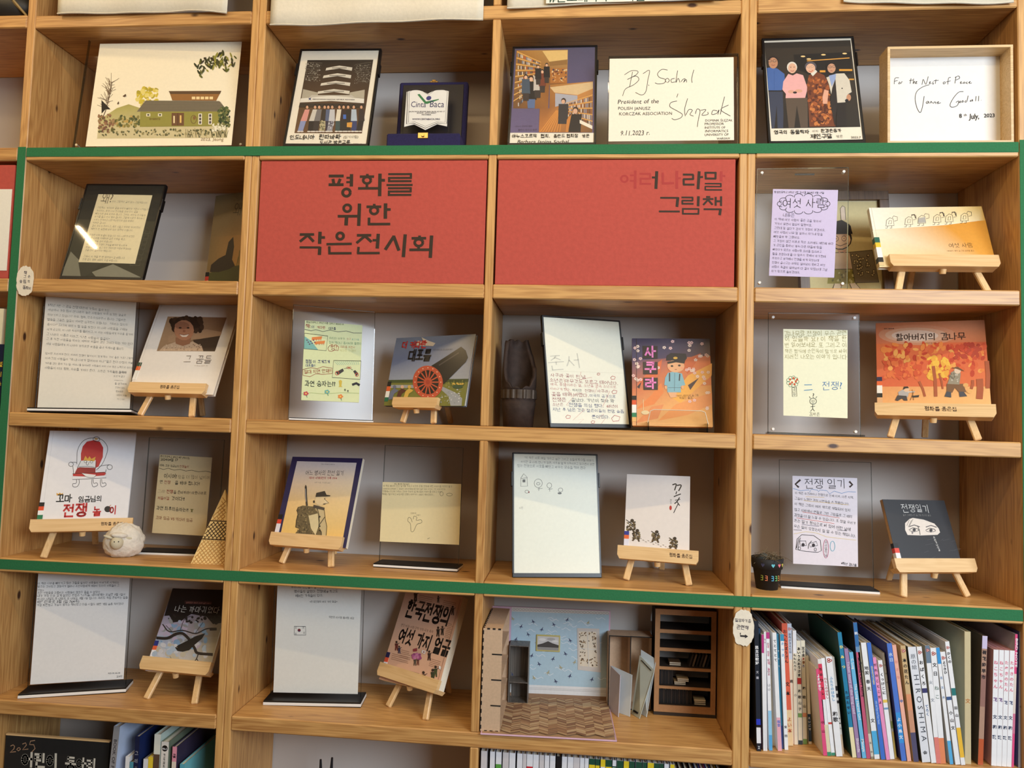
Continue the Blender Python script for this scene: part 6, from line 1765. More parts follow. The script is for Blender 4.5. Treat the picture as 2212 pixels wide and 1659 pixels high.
a.line([(1555, 790), (1560, 765), (1585, 775), (1580, 800), (1620, 795), (1625, 820), (1585, 835), (1558, 890), (1535, 890), (1530, 830), (1508, 805), (1515, 775), (1535, 785), (1545, 815)], 3, (90, 80, 62)).line([(1675, 958), (1695, 948)], 3, (90, 80, 62))
q = [(323, 172), (995, 188), (1038, 1180), (320, 1168)]
a = pframe('frame43', q, 'black framed tall white page with tiny house and face doodles near the top', [(336, 184), (982, 198), (1024, 1150), (334, 1142)], (234, 236, 222), cat='display frame', name='snap_frame', bw=0.004)
for i, t_ in enumerate(['"이 책은 서로 매일 가지고 놀던 그리고 꽃들에게 다칠 이야기.', '하지만 꽃 나라, 언니가 일본, 서로를 알게 가족이라고 읽으면서 보면', '있는 전쟁으로 서로를 빼앗고 싸우는 모습을 적어 본다']):
    a.text(t_, (416 - i * 28, 220 + i * 32), (972 - (70 if i == 2 else 0), 245 + i * 30), (70, 70, 66), jit=.09)
DG = (90, 90, 86)
a.line([(390, 372), (412, 340), (438, 368), (442, 438), (388, 440)], 3, DG, closed=True).line([(390, 378), (440, 372)], 3, DG).rect(402, 385, 424, 408, DG).ring(526, 416, 32, 34, 3, DG).ring(526, 420, 14, 10, 3, DG).ring(614, 434, 19, 20, 3, DG).ring(703, 470, 18, 16, 3, DG).line([(532, 450), (530, 475)], 3, DG).line([(616, 455), (618, 482)], 3, DG).ell(696, 496, 16, 8, DG).ring(436, 482, 15, 12, 3, DG).ell(452, 486, 5, 8, (150, 60, 50)).line([(520, 460), (560, 456)], 3, DG).line([(605, 465), (640, 460)], 3, DG).text('시민', (375, 618), (408, 616), DG)
q = [(1238, 352), (1730, 360), (1733, 1040), (1200, 1000)]
a = book('flower', q, 'white paperback with brush calligraphy and four small camouflaged soldiers', (232, 224, 218), t=0.012, hard=False, tapes=(0.066, [(0.010, (50, 60, 150)), (0.010, (232, 110, 60)), (0.034, (226, 226, 240))]))
IK = (26, 22, 24)
a.sm = True
a.line([(1590, 428), (1620, 422), (1608, 470)], 9, IK).line([(1625, 432), (1660, 430), (1640, 475)], 9, IK).line([(1618, 500), (1625, 478)], 7, IK).line([(1602, 520), (1630, 508), (1658, 498)], 8, IK).line([(1648, 525), (1630, 555), (1608, 575)], 8, IK).line([(1625, 555), (1650, 590)], 7, IK).line([(1640, 570), (1620, 610), (1602, 648)], 6, IK).line([(1612, 548), (1655, 540)], 5, IK)
a.text('백', (1572, 552), (1586, 552), IK).text('민', (1572, 565), (1586, 565), IK).text('규', (1572, 578), (1586, 578), IK).ell(1577, 608, 10, 19, (186, 50, 46), 12)
for (x_, y_, s_) in ((1265, 750, 1.15), (1305, 825, 1.0), (1460, 835, 1.0), (1605, 890, 1.05)):
    a.blobs(50, (x_ - 30 * s_, y_ - 25 * s_, x_ + 28 * s_, y_ + 35 * s_), (4, 9), [(70, 56, 40), (110, 90, 60), (40, 34, 30), (130, 116, 80)])
    a.ell(x_ + 8, y_ - 34 * s_, 14, 13, (60, 50, 40)).line([(x_ - 35 * s_, y_ - 40 * s_), (x_ + 15, y_ - 5)], 5, (40, 34, 30)).line([(x_ - 10, y_ + 25), (x_ - 32 * s_, y_ + 48 * s_)], 12, (90, 72, 50)).line([(x_ + 10, y_ + 25), (x_ + 22, y_ + 55 * s_)], 12, (80, 64, 46))
for i in range(12):
    a.line([(1335 + i * 20, 852 + i * 6 + (i % 3) * 8), (1347 + i * 20, 856 + i * 6 + (i % 3) * 8)], 3, (120, 110, 100))
easel('flower', Z4, 'wooden tabletop easel holding the white calligraphy paperback', wl=0.205, t=0.012, foot=0.080, cx=0.004, mark=(0.03, 0.088), lip=0.022)

# painted flower pot with dried moss
C = thing('painted_pot', 'small black pot painted with hearts and coloured Korean letters', 'pot', Matrix.Translation((0.5005, 0.082, Z4)))
POTM = mat((30, 28, 28), 0.7, 0.15, 60, name='black_paint')
MB().lathe([(0.0, 0.0), (0.0265, 0.0), (0.0345, 0.052), (0.0375, 0.0525), (0.0402, 0.078), (0.0375, 0.079), (0.034, 0.070), (0.0, 0.068)], 36).build('pot', POTM, C)


def on_pot(items, z0, rad):
    mb = MB()
    for (ang, pts, c, zc) in items:
        f = [(Vector((math.sin(ang + px / rad) * rad, -math.cos(ang + px / rad) * rad, zc + pz))) for px, pz in pts]
        mb.add(f, [tuple(range(len(f)))], 0, lin(c))
    return mb


HE = [(0, -0.005), (0.0045, 0.001), (0.0035, 0.004), (0.0012, 0.004), (0, 0.002), (-0.0012, 0.004), (-0.0035, 0.004), (-0.0045, 0.001)]
for an_, c_ in ((-0.52, (60, 60, 90)), (0.12, (110, 200, 214)), (0.58, (236, 120, 130)), (0.92, (222, 200, 80))):
    on_pot([(an_, HE, c_, 0.064)], 0, 0.0395).build('painted_heart', P_MATTE, C)
STR = [[(-0.003, 0.006), (0.002, 0.006)], [(-0.003, 0.001), (0.003, 0.001)], [(0.002, 0.006), (0.002, -0.004)], [(-0.003, -0.005), (0.003, -0.005)]]
let = []
for ang, c in ((-0.62, (150, 160, 60)), (-0.30, (226, 130, 90)), (0.16, (90, 180, 222)), (0.46, (120, 200, 120)), (0.72, (222, 150, 80))):
    for s_ in STR:
        (x0, z0), (x1, z1) = s_
        if abs(z1 - z0) < 1e-6:
            let.append((ang, [(x0, z0 - .0008), (x1, z0 - .0008), (x1, z0 + .0008), (x0, z0 + .0008)], c, 0.031))
        else:
            let.append((ang, [(x0 - .0008, z1), (x0 + .0008, z1), (x0 + .0008, z0), (x0 - .0008, z0)], c, 0.031))
on_pot(let, 0, 0.0334).build('painted_letters', P_MATTE, C)
mb = MB()
rr = random.Random(2)
for i in range(130):
    a0 = rr.uniform(0, 6.28)
    r0 = rr.uniform(0, 0.030)
    p = Vector((r0 * math.cos(a0) + 0.006, r0 * math.sin(a0), 0.072 + rr.uniform(0, 0.014)))
    d = Vector((rr.uniform(-1, 1), rr.uniform(-1, 1), rr.uniform(-.3, .5)))
    for k in range(3):
        e_ = p + d * 0.009
        mb.tube(p, e_, 0.0006, n=4, caps=False)
        p = e_
        d = d + Vector((rr.uniform(-.7, .7), rr.uniform(-.7, .7), rr.uniform(-.6, .3)))
mb.build('dried_moss', mat((122, 106, 82), 0.9, 0.2, 80, name='dry_moss'), C)['kind'] = 'stuff'
blob('pebble', (-0.014, -0.004, 0.078), (0.015, 0.012, 0.010), mat((62, 66, 62), 0.8, 0.2, 60, name='pebble'), C, 0.5)

q = [(360, 150), (1055, 172), (1075, 1130), (365, 1085)]
a = tstand('stand44', q, 'acrylic stand with white handwritten page and sketched eyes, beside the painted pot', [(460, 272), (948, 290), (955, 963), (465, 938)], (232, 226, 236), bw=0.004)
a.line([(520, 302), (482, 336), (508, 360)], 14, (60, 46, 40)).line([(888, 315), (912, 340), (890, 358)], 14, (60, 46, 40))
a.text('전쟁 일기', (552, 360), (868, 362), INK, h=1.05, jit=.02)
a.line([(465, 368), (520, 385), (585, 378), (590, 398), (600, 375), (650, 380), (655, 395), (668, 378), (720, 385), (740, 410), (775, 388), (830, 405), (880, 392), (938, 395)], 3, (60, 130, 190))
for i, (t_, xe) in enumerate((('이 책은 우크라이나 전쟁으로 인해 지하, 다른 지역,', 922), ('그들이 느꼈던 감정 시련들을 쓴 작품입니다.', 888), ('이 책은 그림이 여러 색으로 색칠되어 있지', 898), ('않고 지하에서 연필로 그린 그림들로 그 때의', 912), ('감정을 더 잘 느낄 수 있습니다. 또 정말 우리가', 938), ('쓰는 일기 형식으로 써 있어 어떤 날에', 898), ('무슨 일이 있었는지 잘 알 수 있는 책입니다.', 938))):
    a.text(t_, (478 - i * 1.5, 408 + i * 42), (xe, 445 + i * 49), (34, 30, 34), wt=.01, jit=.07)
for (x0, y0, x1, y1, c_) in ((560, 430, 700, 436, (222, 190, 120)), (545, 460, 880, 492, (222, 190, 120)), (535, 545, 815, 592, (206, 90, 66)), (490, 590, 775, 634, (206, 90, 66)), (530, 640, 660, 656, (90, 80, 110)), (795, 682, 870, 690, (80, 70, 70)), (468, 680, 530, 684, (80, 70, 70))):
    a.line([(x0, y0), (x1, y1)], 3, c_)
a.line([(470, 712), (560, 695), (640, 705), (720, 735), (830, 748), (940, 760)], 3.5, (226, 206, 150))
a.line([(485, 830), (495, 750), (530, 718), (620, 725), (670, 760), (678, 840), (650, 852), (560, 845)], 4, INK, closed=True).line([(515, 765), (560, 765), (565, 800), (520, 805)], 3.5, INK, closed=True).ell(540, 795, 12, 14, (60, 54, 60)).line([(585, 785), (640, 770), (650, 800), (595, 812)], 3.5, INK, closed=True).ell(618, 798, 12, 14, (60, 54, 60)).line([(578, 825), (582, 790), (605, 765)], 4, INK).line([(490, 820), (510, 745)], 4, INK).line([(500, 825), (520, 740)], 3, INK).ring(512, 822, 9, 12, 3, INK).ring(632, 830, 8, 12, 3, INK)
a.ring(712, 825, 20, 70, 4, (190, 110, 140), 20).ring(762, 805, 18, 38, 4, (110, 180, 206), 16)
for i, ch in enumerate('우리말의날'):
    a.text(ch, (702, 785 + i * 24), (724, 785 + i * 24), INK)
a.text('4학년 김나율', (825, 942), (945, 958), INK, wt=.02, jit=.05)
q = [(1150, 448), (1597, 462), (1765, 985), (1262, 985)]
a = book('warbook', q, 'black book with a white torn strip showing two sad eyes', (38, 38, 42), (190, 150, 100), t=0.011, hard=False, tapes=(0.066, [(0.012, (24, 24, 24)), (0.012, (222, 70, 50)), (0.024, (232, 230, 232))]))
WH = (232, 230, 226)
a.text('전쟁일기', (1292, 535), (1498, 540), WH, h=1.05, jit=.05).text('올가 그레벤니크 글·그림 정소은 옮김', (1298, 566), (1505, 570), (160, 156, 150))
a.poly([(1312, 620), (1345, 590), (1370, 582), (1450, 595), (1530, 625), (1562, 660), (1574, 690), (1555, 708), (1430, 712), (1330, 708), (1312, 670)], (226, 216, 206))
for (x_, y_) in ((1380, 668), (1505, 672)):
    a.line([(x_ - 40, y_ + 2), (x_ - 10, y_ - 14), (x_ + 25, y_ - 6), (x_ + 36, y_ + 6)], 5, (60, 56, 56)).ell(x_, y_ + 2, 13, 12, (80, 76, 76)).ell(x_, y_ + 2, 6, 6, (30, 28, 30)).line([(x_ - 36, y_ + 8), (x_, y_ + 16), (x_ + 34, y_ + 8)], 4, (90, 84, 84)).line([(x_ - 38, y_ - 22), (x_, y_ - 34), (x_ + 42, y_ - 20)], 7, (100, 94, 94))
a.line([(1425, 708), (1418, 670), (1405, 640)], 5, (60, 56, 56)).line([(1325, 640), (1345, 595)], 3, (110, 104, 100)).line([(1335, 650), (1360, 600)], 3, (110, 104, 100)).line([(1345, 640), (1372, 590)], 3, (110, 104, 100)).ell(1366, 690, 7, 11, (130, 124, 124))
for i, ch in enumerate('우리가나아갈'):
    a.text(ch, (1524 + i * 8, 735 + i * 19), (1540 + i * 8, 735 + i * 19), WH, wt=.02)
a.text('Воєнний щоденник', (1330, 962), (1750, 972), (150, 146, 146), slant=.2)
for i in range(14):
    R_ = a.rnd
    x_, y_ = R_.uniform(1380, 1700), R_.uniform(740, 930)
    a.line([(x_, y_), (x_ + R_.uniform(20, 60), y_ - R_.uniform(4, 18))], 1.6, (84, 84, 88))
easel('warbook', Z4, 'wooden tabletop easel holding the black book with eyes', wl=0.222, t=0.011, foot=0.088, cx=0.006, top=0.13, lip=0.022)

# ================================================================== row 5
q = [(365, -80), (1204, -70), (1140, 1090), (280, 1140)]
a = tstand('stand51', q, 'acrylic stand on the lower left shelf with a mostly blank handwritten page', [(365, -80), (1204, -70), (1140, 1090), (280, 1140)], (232, 230, 228), grow=(0.006, 0.002, 0.014), bw=0.010, bh=0.016)
for i, t_ in enumerate(['이 책은 나라를 빼앗기고 많은 것들을 잃었던 사람들의 이야기로 시작되는', '받으는 것이었고 경찰서가 얼마나 조선사람에게 재앙이 있는지 사람들이 그', '이었다', '조선 사람들을 괴롭히는 사람들이 많았으 줄을 수 없었다', '내가 가장 인상 깊게 읽었던 문장은 "너희들, 세이에게는 오늘만 3월 1일이', '아니다. 내일도 또 내일도 또 내일도, 3월 1일 입니다. 우리도 독립 운동하는 일을', '해!" (진짜로 3월 1일 764쪽)', '가장 화한창고 가슴이 뭉키는 책이었고 다음 시절도 매번 게임 슬픔 적이었다']):
    y_ = 138 + i * 31
    a.text(t_, (352 - i * 1.5, y_), (352 + 825 * min(1, len(t_) / 43), y_ + 12 - i), (50, 44, 44), wt=.015, jit=.09)
a.text('작원교육 봄나래', (998, 1040), (1108, 1036), (40, 36, 40), wt=.02, jit=.06).text('김보민', (1075, 1074), (1130, 1070), (40, 36, 40), wt=.02, jit=.06)
q = [(1600, 270), (2137, 270), (1915, 1040), (1325, 1020)]
a = book('crow', q, 'dark book cover with a crow on bare branches, by the left upright', (206, 204, 208), (90, 90, 100), t=0.016, hard=False, tapes=(0.080, [(0.014, (44, 54, 130)), (0.011, (226, 100, 60)), (0.02, (236, 234, 238)), (0.012, (70, 110, 190))]))
a.poly([(1600, 270), (2137, 270), (2010, 690), (1445, 690)], [(30, 26, 26), (40, 34, 32), (150, 140, 120), (190, 180, 200)]).poly([(1445, 690), (2010, 690), (1915, 1040), (1325, 1020)], [(170, 180, 200), (160, 150, 130), (190, 182, 160), (214, 212, 220)])
a.poly([(1595, 272), (2137, 268), (2050, 560), (1960, 575), (1900, 510), (1760, 490), (1660, 560), (1600, 570), (1560, 510), (1515, 515)], (26, 22, 22)).blobs(40, (1560, 500, 2040, 570), (8, 20), [(26, 22, 22), (40, 34, 34)])
a.blobs(60, (1480, 560, 1900, 800), (12, 34), [(170, 176, 196), (150, 150, 150), (186, 170, 190), (130, 160, 190)]).blobs(60, (1400, 760, 1900, 1000), (12, 34), [(200, 200, 206), (170, 186, 204), (190, 180, 160)])
BRN = (40, 30, 28)
a.sm = True
a.line([(1440, 715), (1540, 715), (1620, 675), (1680, 668), (1740, 720), (1790, 800), (1820, 845), (1960, 855)], 26, BRN).line([(1500, 590), (1560, 655), (1680, 640), (1800, 665), (1900, 620), (1995, 612)], 10, BRN).line([(1995, 620), (1930, 625)], 20, BRN).line([(1660, 640), (1700, 540), (1760, 510)], 5, BRN).line([(1830, 840), (1790, 920), (1700, 930), (1580, 960), (1470, 1018)], 8, BRN).line([(1810, 900), (1850, 970), (1880, 1036)], 8, BRN).line([(1690, 935), (1640, 1022)], 6, BRN).line([(1580, 650), (1530, 600)], 5, BRN).line([(1800, 660), (1870, 560)], 4, BRN).line([(1600, 950), (1560, 880)], 3, BRN)
a.poly([(1610, 800), (1640, 775), (1720, 735), (1800, 690), (1890, 660), (1860, 710), (1790, 770), (1740, 820), (1680, 836), (1630, 830)], (30, 24, 22)).ell(1626, 796, 4, 3, (206, 190, 160))
a.rect(1704, 375, 1952, 404, (66, 40, 38)).text('일제강점기 까마귀 소년의 슬픈 이야기', (1716, 396), (1940, 398), (226, 150, 130)).text('나는 까마귀였다', (1604, 470), (2016, 476), (236, 230, 220), jit=.04).text('권비영 장편소설', (1710, 552), (1810, 552), (60, 54, 50)).text('특별한서재', (1785, 1028), (1848, 1032), (40, 34, 34), wt=.03)
easel('crow', Z5, 'wooden tabletop easel holding the crow book', wl=0.208, t=0.016, foot=0.072, cx=-0.004, lip=0.022)
q = [(457, 0), (1155, 0), (1115, 985), (428, 972)]
a = tstand('stand52', q, 'acrylic stand with a page showing a small hand-drawn Korean flag', [(457, 0), (1155, 0), (1115, 985), (428, 972)], (222, 222, 216), grow=(0.008, 0.002, 0.010), bw=0.008, bh=0.016)
for i, (t_, x0, x1) in enumerate((('이 책은 전쟁이', 560, 760), ('때 일어난', 600, 690), ('우리나라 산천들이 돌아났다. 그사람에는 가족은', 565, 1035), ('병사들의 삶았다. 전쟁에 # 희고도', 590, 955), ('헤어진 가족들이 있다.', 600, 830))):
    a.text(t_, (x0, 62 + i * 36), (x1, 58 + i * 35), (40, 36, 36), wt=.015, jit=.09)
a.text('<한국전쟁의 여섯 가지 얼굴>', (718, 250), (950, 245), (40, 36, 36), wt=.015, jit=.07).text('석면초 이서영 봄사랑 새김', (876, 372), (1088, 380), (40, 36, 36), wt=.015, jit=.07)
a.line([(594, 445), (686, 445), (688, 514), (594, 514)], 4, (60, 56, 56), closed=True).ell(634, 476, 13, 13, (120, 40, 44)).line([(624, 478), (634, 486), (646, 480)], 5, (50, 50, 90))
for (x_, y_) in ((606, 456), (668, 454), (606, 504), (674, 496)):
    a.text('三', (x_ - 8, y_ + 6), (x_ + 8, y_ + 6), (60, 56, 56), wt=.02)
q = [(1520, 150), (1990, 165), (1770, 985), (1290, 855)]
a = book('kwar', q, 'thick tan book with bold black Korean title and tiny soldier drawings', (222, 178, 150), (226, 190, 166), t=0.026, hard=False, back=(236, 232, 226), tapes=(0.072, [(0.014, (30, 34, 80)), (0.012, (226, 90, 60)), (0.036, (234, 234, 238))]))
a.text('한국전쟁의', (1500, 340), (1866, 400), (28, 24, 24), wt=.05, h=1.45).text('여섯 가지 얼굴', (1440, 540), (1862, 660), (28, 24, 24), wt=.05, h=1.4)
a.text('분단·이동·사랑·과학·기억·국가 폭력', (1470, 430), (1730, 478), (90, 66, 54))
R_ = a.rnd
for (x0, y0, x1, n_, sl) in ((1620, 185, 1740, 5, .12), (1820, 210, 1930, 5, .12), (1860, 390, 1915, 9, .2), (1470, 620, 1550, 5, .2), (1400, 650, 1545, 4, .25), (1710, 690, 1815, 5, .25), (1455, 770, 1630, 6, .26)):
    for k_ in range(n_):
        a.line([(x0 - k_ * 4, y0 + k_ * 14), (x1 - k_ * 4 - R_.uniform(0, 20), y0 + k_ * 14 + sl * (x1 - x0))], 4, (166, 124, 100))
for (x_, y_, c_, s_) in ((1590, 195, (60, 46, 40), 1.2), (1775, 205, (80, 70, 60), .8), (1900, 285, (70, 54, 46), 1.1), (1775, 465, (40, 36, 34), 1.2), (1812, 455, (50, 44, 40), 1.1), (1435, 590, (110, 50, 44), 1.1), (1455, 620, (60, 60, 90), .9), (1700, 665, (60, 40, 36), 1.2), (1580, 715, (90, 80, 70), 1.0), (1605, 715, (120, 70, 60), .9), (1650, 850, (110, 66, 40), 1.5), (1730, 830, (60, 66, 46), 1.5), (1755, 800, (70, 80, 50), 1.4)):
    a.ell(x_, y_ - 28 * s_, 8 * s_, 9 * s_, (60, 46, 40), 8).poly([(x_ - 12 * s_, y_ - 18 * s_), (x_ + 12 * s_, y_ - 18 * s_), (x_ + 9 * s_, y_ + 6 * s_), (x_ + 10 * s_, y_ + 34 * s_), (x_ + 2 * s_, y_ + 34 * s_), (x_, y_ + 10 * s_), (x_ - 6 * s_, y_ + 34 * s_), (x_ - 13 * s_, y_ + 32 * s_), (x_ - 9 * s_, y_ + 4 * s_)], c_).line([(x_ - 12 * s_, y_ - 8 * s_), (x_ + 22 * s_, y_ - 22 * s_)], 4, (50, 44, 40))
a.poly([(1565, 612), (1600, 602), (1598, 630), (1566, 634)], (150, 60, 66)).poly([(1640, 618), (1672, 626), (1662, 652), (1634, 640)], (236, 232, 226)).ell(1654, 635, 6, 6, (150, 50, 60), 8).blobs(24, (1560, 650, 1630, 690), (8, 14), [(190, 100, 150), (206, 130, 170), (160, 80, 130)])
a.poly([(1358, 820), (1365, 780), (1390, 770), (1395, 755), (1425, 770), (1420, 790), (1418, 815), (1390, 826)], (70, 76, 50)).line([(1400, 775), (1445, 772)], 5, (60, 66, 44)).poly([(1785, 748), (1805, 760), (1800, 785), (1784, 775)], (236, 232, 226))
a.text('책과함께어린이', (1680, 925), (1740, 942), (30, 26, 26), wt=.04).line([(1968, 190), (1755, 960)], 3, (170, 130, 110))
easel('kwar', Z5, 'wooden tabletop easel turned sideways, holding the thick tan book', wl=0.215, t=0.026, foot=0.068, cx=0.0, lip=0.022, top=0.13)

# ---- miniature room: open board book with wallpaper wall and parquet floor
C = thing('miniature_room', 'open board book forming a room with blue bird wallpaper and herringbone floor', 'diorama', Matrix.Translation((-0.045, -0.006, Z5)) @ Matrix.Rotation(math.radians(2.0), 4, 'Z'))
PINK = mat((214, 176, 196), 0.6, 0.04, 60, name='pink_board')
fw = 0.338
fl = MB().box(-fw / 2, fw / 2, 0.0, 0.246, 0.0005, 0.004, 0.0008).build('floor_board', PINK, C)
wl_ = MB().box(-fw / 2, fw / 2, 0.2465, 0.250, 0.0005, 0.2535, 0.0008).build('wall_board', PINK, C)
pw, pd = fw - 0.008, 0.242
a = Art([(0, 0), (pw, 0), (pw, pd), (0, pd)], pw, pd, fl, P_MATTE, 0.0, 9)
a.xf = Matrix(((1, 0, 0, 0), (0, 0, 1, 0.003), (0, -1, 0, 0.0041), (0, 0, 0, 1)))
a.rect(0, 0, pw, pd, (176, 142, 106))
cw, st_ = 0.0235, 0.0052
cols_ = [(168, 130, 96), (196, 164, 124), (150, 112, 84), (186, 148, 112), (206, 178, 140), (136, 102, 80)]
for i in range(int(pw / cw) + 1):
    up = i % 2
    for j in range(-4, int(pd / st_) + 4):
        x0, x1 = i * cw, min(pw, (i + 1) * cw)
        y0 = j * st_
        dy = 0.0125
        pts = [(x0, y0 + (dy if up else 0)), (x1, y0 + (0 if up else dy)), (x1, y0 + (0 if up else dy) + st_ * .86), (x0, y0 + (dy if up else 0) + st_ * .86)]
        if min(p[1] for p in pts) < 0 or max(p[1] for p in pts) > pd:
            continue
        a.poly(pts, a.rnd.choice(cols_))
a.k = 40
a = Art([(330, 140), (1150, 185), (1090, 870), (330, 835)], 0.276, 0.2485, wl_, P_MATTE, 0.0, 10)
a.xf = Matrix.Translation((0.027, 0.2465, 0.004))
a.poly([(330, 140), (1150, 185), (1090, 870), (330, 835)], (176, 200, 212))
WHT = (224, 228, 232)
for i in range(34):
    R_ = a.rnd
    x_, y_ = R_.uniform(350, 1040), R_.uniform(215, 720)
    a.line([(x_ + k_ * 15, y_ + 9 * math.sin(k_ * 1.5 + i) + k_ * 2) for k_ in range(6)], 4, WHT)
a.poly([(330, 140), (1150, 185), (1148, 212), (330, 176)], (216, 212, 206))
for i in range(30):
    a.ring(350 + i * 27, 158 + i * 1.5, 11, 9, 2.5, (150, 146, 142), 8)
a.poly([(330, 745), (1100, 775), (1092, 838), (330, 806)], (226, 224, 222)).line([(330, 775), (1098, 806)], 3, (180, 178, 178)).line([(330, 765), (1098, 796)], 3, (190, 188, 188))
a.poly([(330, 806), (1092, 838), (1090, 870), (330, 835)], (150, 116, 88))
for i in range(40):
    R_ = a.rnd
    bx, by = 345 + ((i * 0.618034) % 1) * 730, 230 + (i + .5) / 40 * 515
    if 590 < bx < 800 and 340 < by < 500:
        continue
    if 860 < bx < 1065 and 310 < by < 660:
        continue
    c_ = (70, 74, 104) if i % 3 else (176, 166, 130)
    k_ = 1 if i % 2 else -1
    a.poly([(bx - 18 * k_, by + 6), (bx, by - 4), (bx + 14 * k_, by - 20), (bx + 9 * k_, by), (bx + 20 * k_, by + 8), (bx + 4 * k_, by + 6), (bx - 4 * k_, by + 20), (bx - 3 * k_, by + 5)], c_)
a.poly([(878, 318), (1060, 325), (1052, 662), (872, 642)], (206, 196, 186)).poly([(892, 345), (1035, 350), (1030, 625), (888, 612)], (226, 210, 186))
for i in range(110):
    R_ = a.rnd
    x_, y_ = R_.uniform(895, 1028), R_.uniform(352, 612)
    if 940 < x_ < 1000 and 430 < y_ < 560:
        continue
    a.ell(x_, y_, 8, 4, R_.choice([(120, 90, 60), (90, 70, 50), (150, 120, 84)]), 6, R_.uniform(0, 3))
a.line([(963, 348), (960, 618)], 5, (222, 214, 204)).line([(890, 480), (1033, 488)], 5, (222, 214, 204))
pf = MB().box(-0.034, 0.034, 0.2435, 0.2463, 0.1335, 0.180, 0.0012).build('gilt_picture_frame', mat((196, 180, 112), 0.5, 0.1, 60, name='gilt'), wl_)
pf.location = (-0.005, 0, 0)
a = Art([(0, 0), (60, 0), (60, 38), (0, 38)], 0.060, 0.038, pf, P_MATTE, 0.0, 3)
a.xf = Matrix.Translation((0, 0.2435, 0.1378))
a.rect(0, 0, 60, 38, (206, 202, 198)).poly([(0, 24), (14, 20), (30, 13), (42, 18), (60, 23), (60, 30), (0, 30)], (76, 70, 66)).rect(0, 30, 60, 38, (150, 146, 140)).ell(14, 9, 10, 4, (226, 222, 216)).ell(38, 7, 12, 4, (176, 172, 168)).ell(50, 12, 9, 3, (226, 222, 216))

# ---- tall fibreboard cabinet at the left of the room
C = thing('fibreboard_cabinet', 'narrow tall fibreboard cabinet with black finger joints at the room\'s left', 'cabinet', Matrix.Translation((-0.1915, 0.003, Z5 + 0.0042)))
w2, dp2, h2 = 0.0245, 0.20, 0.2525
MB().box(-w2, w2, 0, 0.003, 0, h2).build('front_panel', MDF, C)
MB().box(-w2, w2, dp2 - 0.003, dp2, 0, h2).build('back_panel', MDF, C)
MB().box(-w2, -w2 + 0.003, 0.0032, dp2 - 0.0032, 0, h2).build('side_panel', MDF, C)
MB().box(-w2 + 0.0032, w2, 0.0032, dp2 - 0.0032, h2 - 0.003, h2).build('top_panel', MDF, C)
MB().box(-w2 + 0.0032, w2, 0.0032, dp2 - 0.0032, 0, 0.003).build('bottom_panel', MDF, C)
for k in range(1, 4):
    z_ = h2 * k / 4
    MB().box(-w2 + 0.0032, w2 - 0.0004, 0.0032, dp2 - 0.0032, z_ - 0.0015, z_ + 0.0015).build('shelf', MDF, C)
    MB().box(-0.0005, w2 + 0.0004, -0.0006, 0.0008, z_ - 0.0016, z_ + 0.0016).build('slot', CHAR, C)
for k in range(13):
    z_ = h2 * (k + .25) / 13
    MB().box(-w2 - 0.0006, -w2 + 0.0022, -0.0006, 0.0034, z_, z_ + h2 / 26).build('finger_joint', CHAR, C)
for k in range(12):
    y_ = 0.004 + 0.192 * k / 12
    MB().box(-w2 - 0.0006, -w2 + 0.003, y_, y_ + 0.008, h2 - 0.003, h2 + 0.0006).build('finger_joint', CHAR, C)
for k in range(3):
    x_ = -w2 + 0.010 + k * 0.014
    MB().box(x_, x_ + 0.007, -0.0006, 0.0034, h2 - 0.0025, h2 + 0.0006).build('finger_joint', CHAR, C)
    MB().box(x_, x_ + 0.007, -0.0006, 0.0034, -0.0002, 0.0022).build('finger_joint', CHAR, C)

# ---- small weathered grey shelf in the room's corner
C = thing('grey_toy_shelf', 'tiny weathered grey two-tier shelf inside the miniature room', 'toy shelf', Matrix.Translation((-0.137, 0.19, Z5 + 0.0042)))
GREY = wood('weathered_grey', 'z', (120, 112, 104), (70, 64, 60), knots=False, stave=0.01)
MB().box(-0.027, 0.028, 0.046, 0.048, 0, 0.156).build('back_panel', GREY, C)
for x_ in (-0.027, 0.026):
    MB().box(x_, x_ + 0.002, 0.0, 0.0458, 0, 0.156).build('side_panel', GREY, C)
for z_ in (0.0, 0.055, 0.154):
    MB().box(-0.0248, 0.0258, 0.0, 0.0458, z_, z_ + 0.002).build('shelf', GREY, C)

# ---- double fibreboard shelf
C = thing('fibreboard_double_shelf', 'open fibreboard shelf with two tall bays and black edges behind white booklets', 'toy shelf', Matrix.Translation((0.170, 0.205, Z5)) @ Matrix.Rotation(math.radians(3), 4, 'Z'))
w2, dp2, h2 = 0.060, 0.055, 0.199
MB().box(-w2, w2, dp2 - 0.003, dp2, 0, h2).build('back_panel', MDF, C)
for x_ in (-w2, -0.0015, w2 - 0.003):
    MB().box(x_, x_ + 0.003, 0.001, dp2 - 0.0032, 0, h2).build('side_panel', MDF, C)
    MB().box(x_ + 0.0002, x_ + 0.0028, 0.0, 0.0012, 0, h2).build('black_edge', CHAR, C)
for x0, x1 in ((-w2 + 0.0032, -0.0017), (0.0017, w2 - 0.0032)):
    for z_ in (0.0, h2 - 0.003):
        MB().box(x0, x1, 0.001, dp2 - 0.0032, z_, z_ + 0.003).build('top_panel' if z_ else 'bottom_panel', MDF, C)
        MB().box(x0, x1, 0.0, 0.0012, z_ + 0.0002, z_ + 0.0028).build('black_edge', CHAR, C)
for k in range(9):
    z_ = h2 * (k + .3) / 9
    MB().box(-w2 - 0.0006, -w2 + 0.0022, dp2 - 0.0035, dp2 + 0.0004, z_, z_ + h2 / 18).build('finger_joint', CHAR, C)

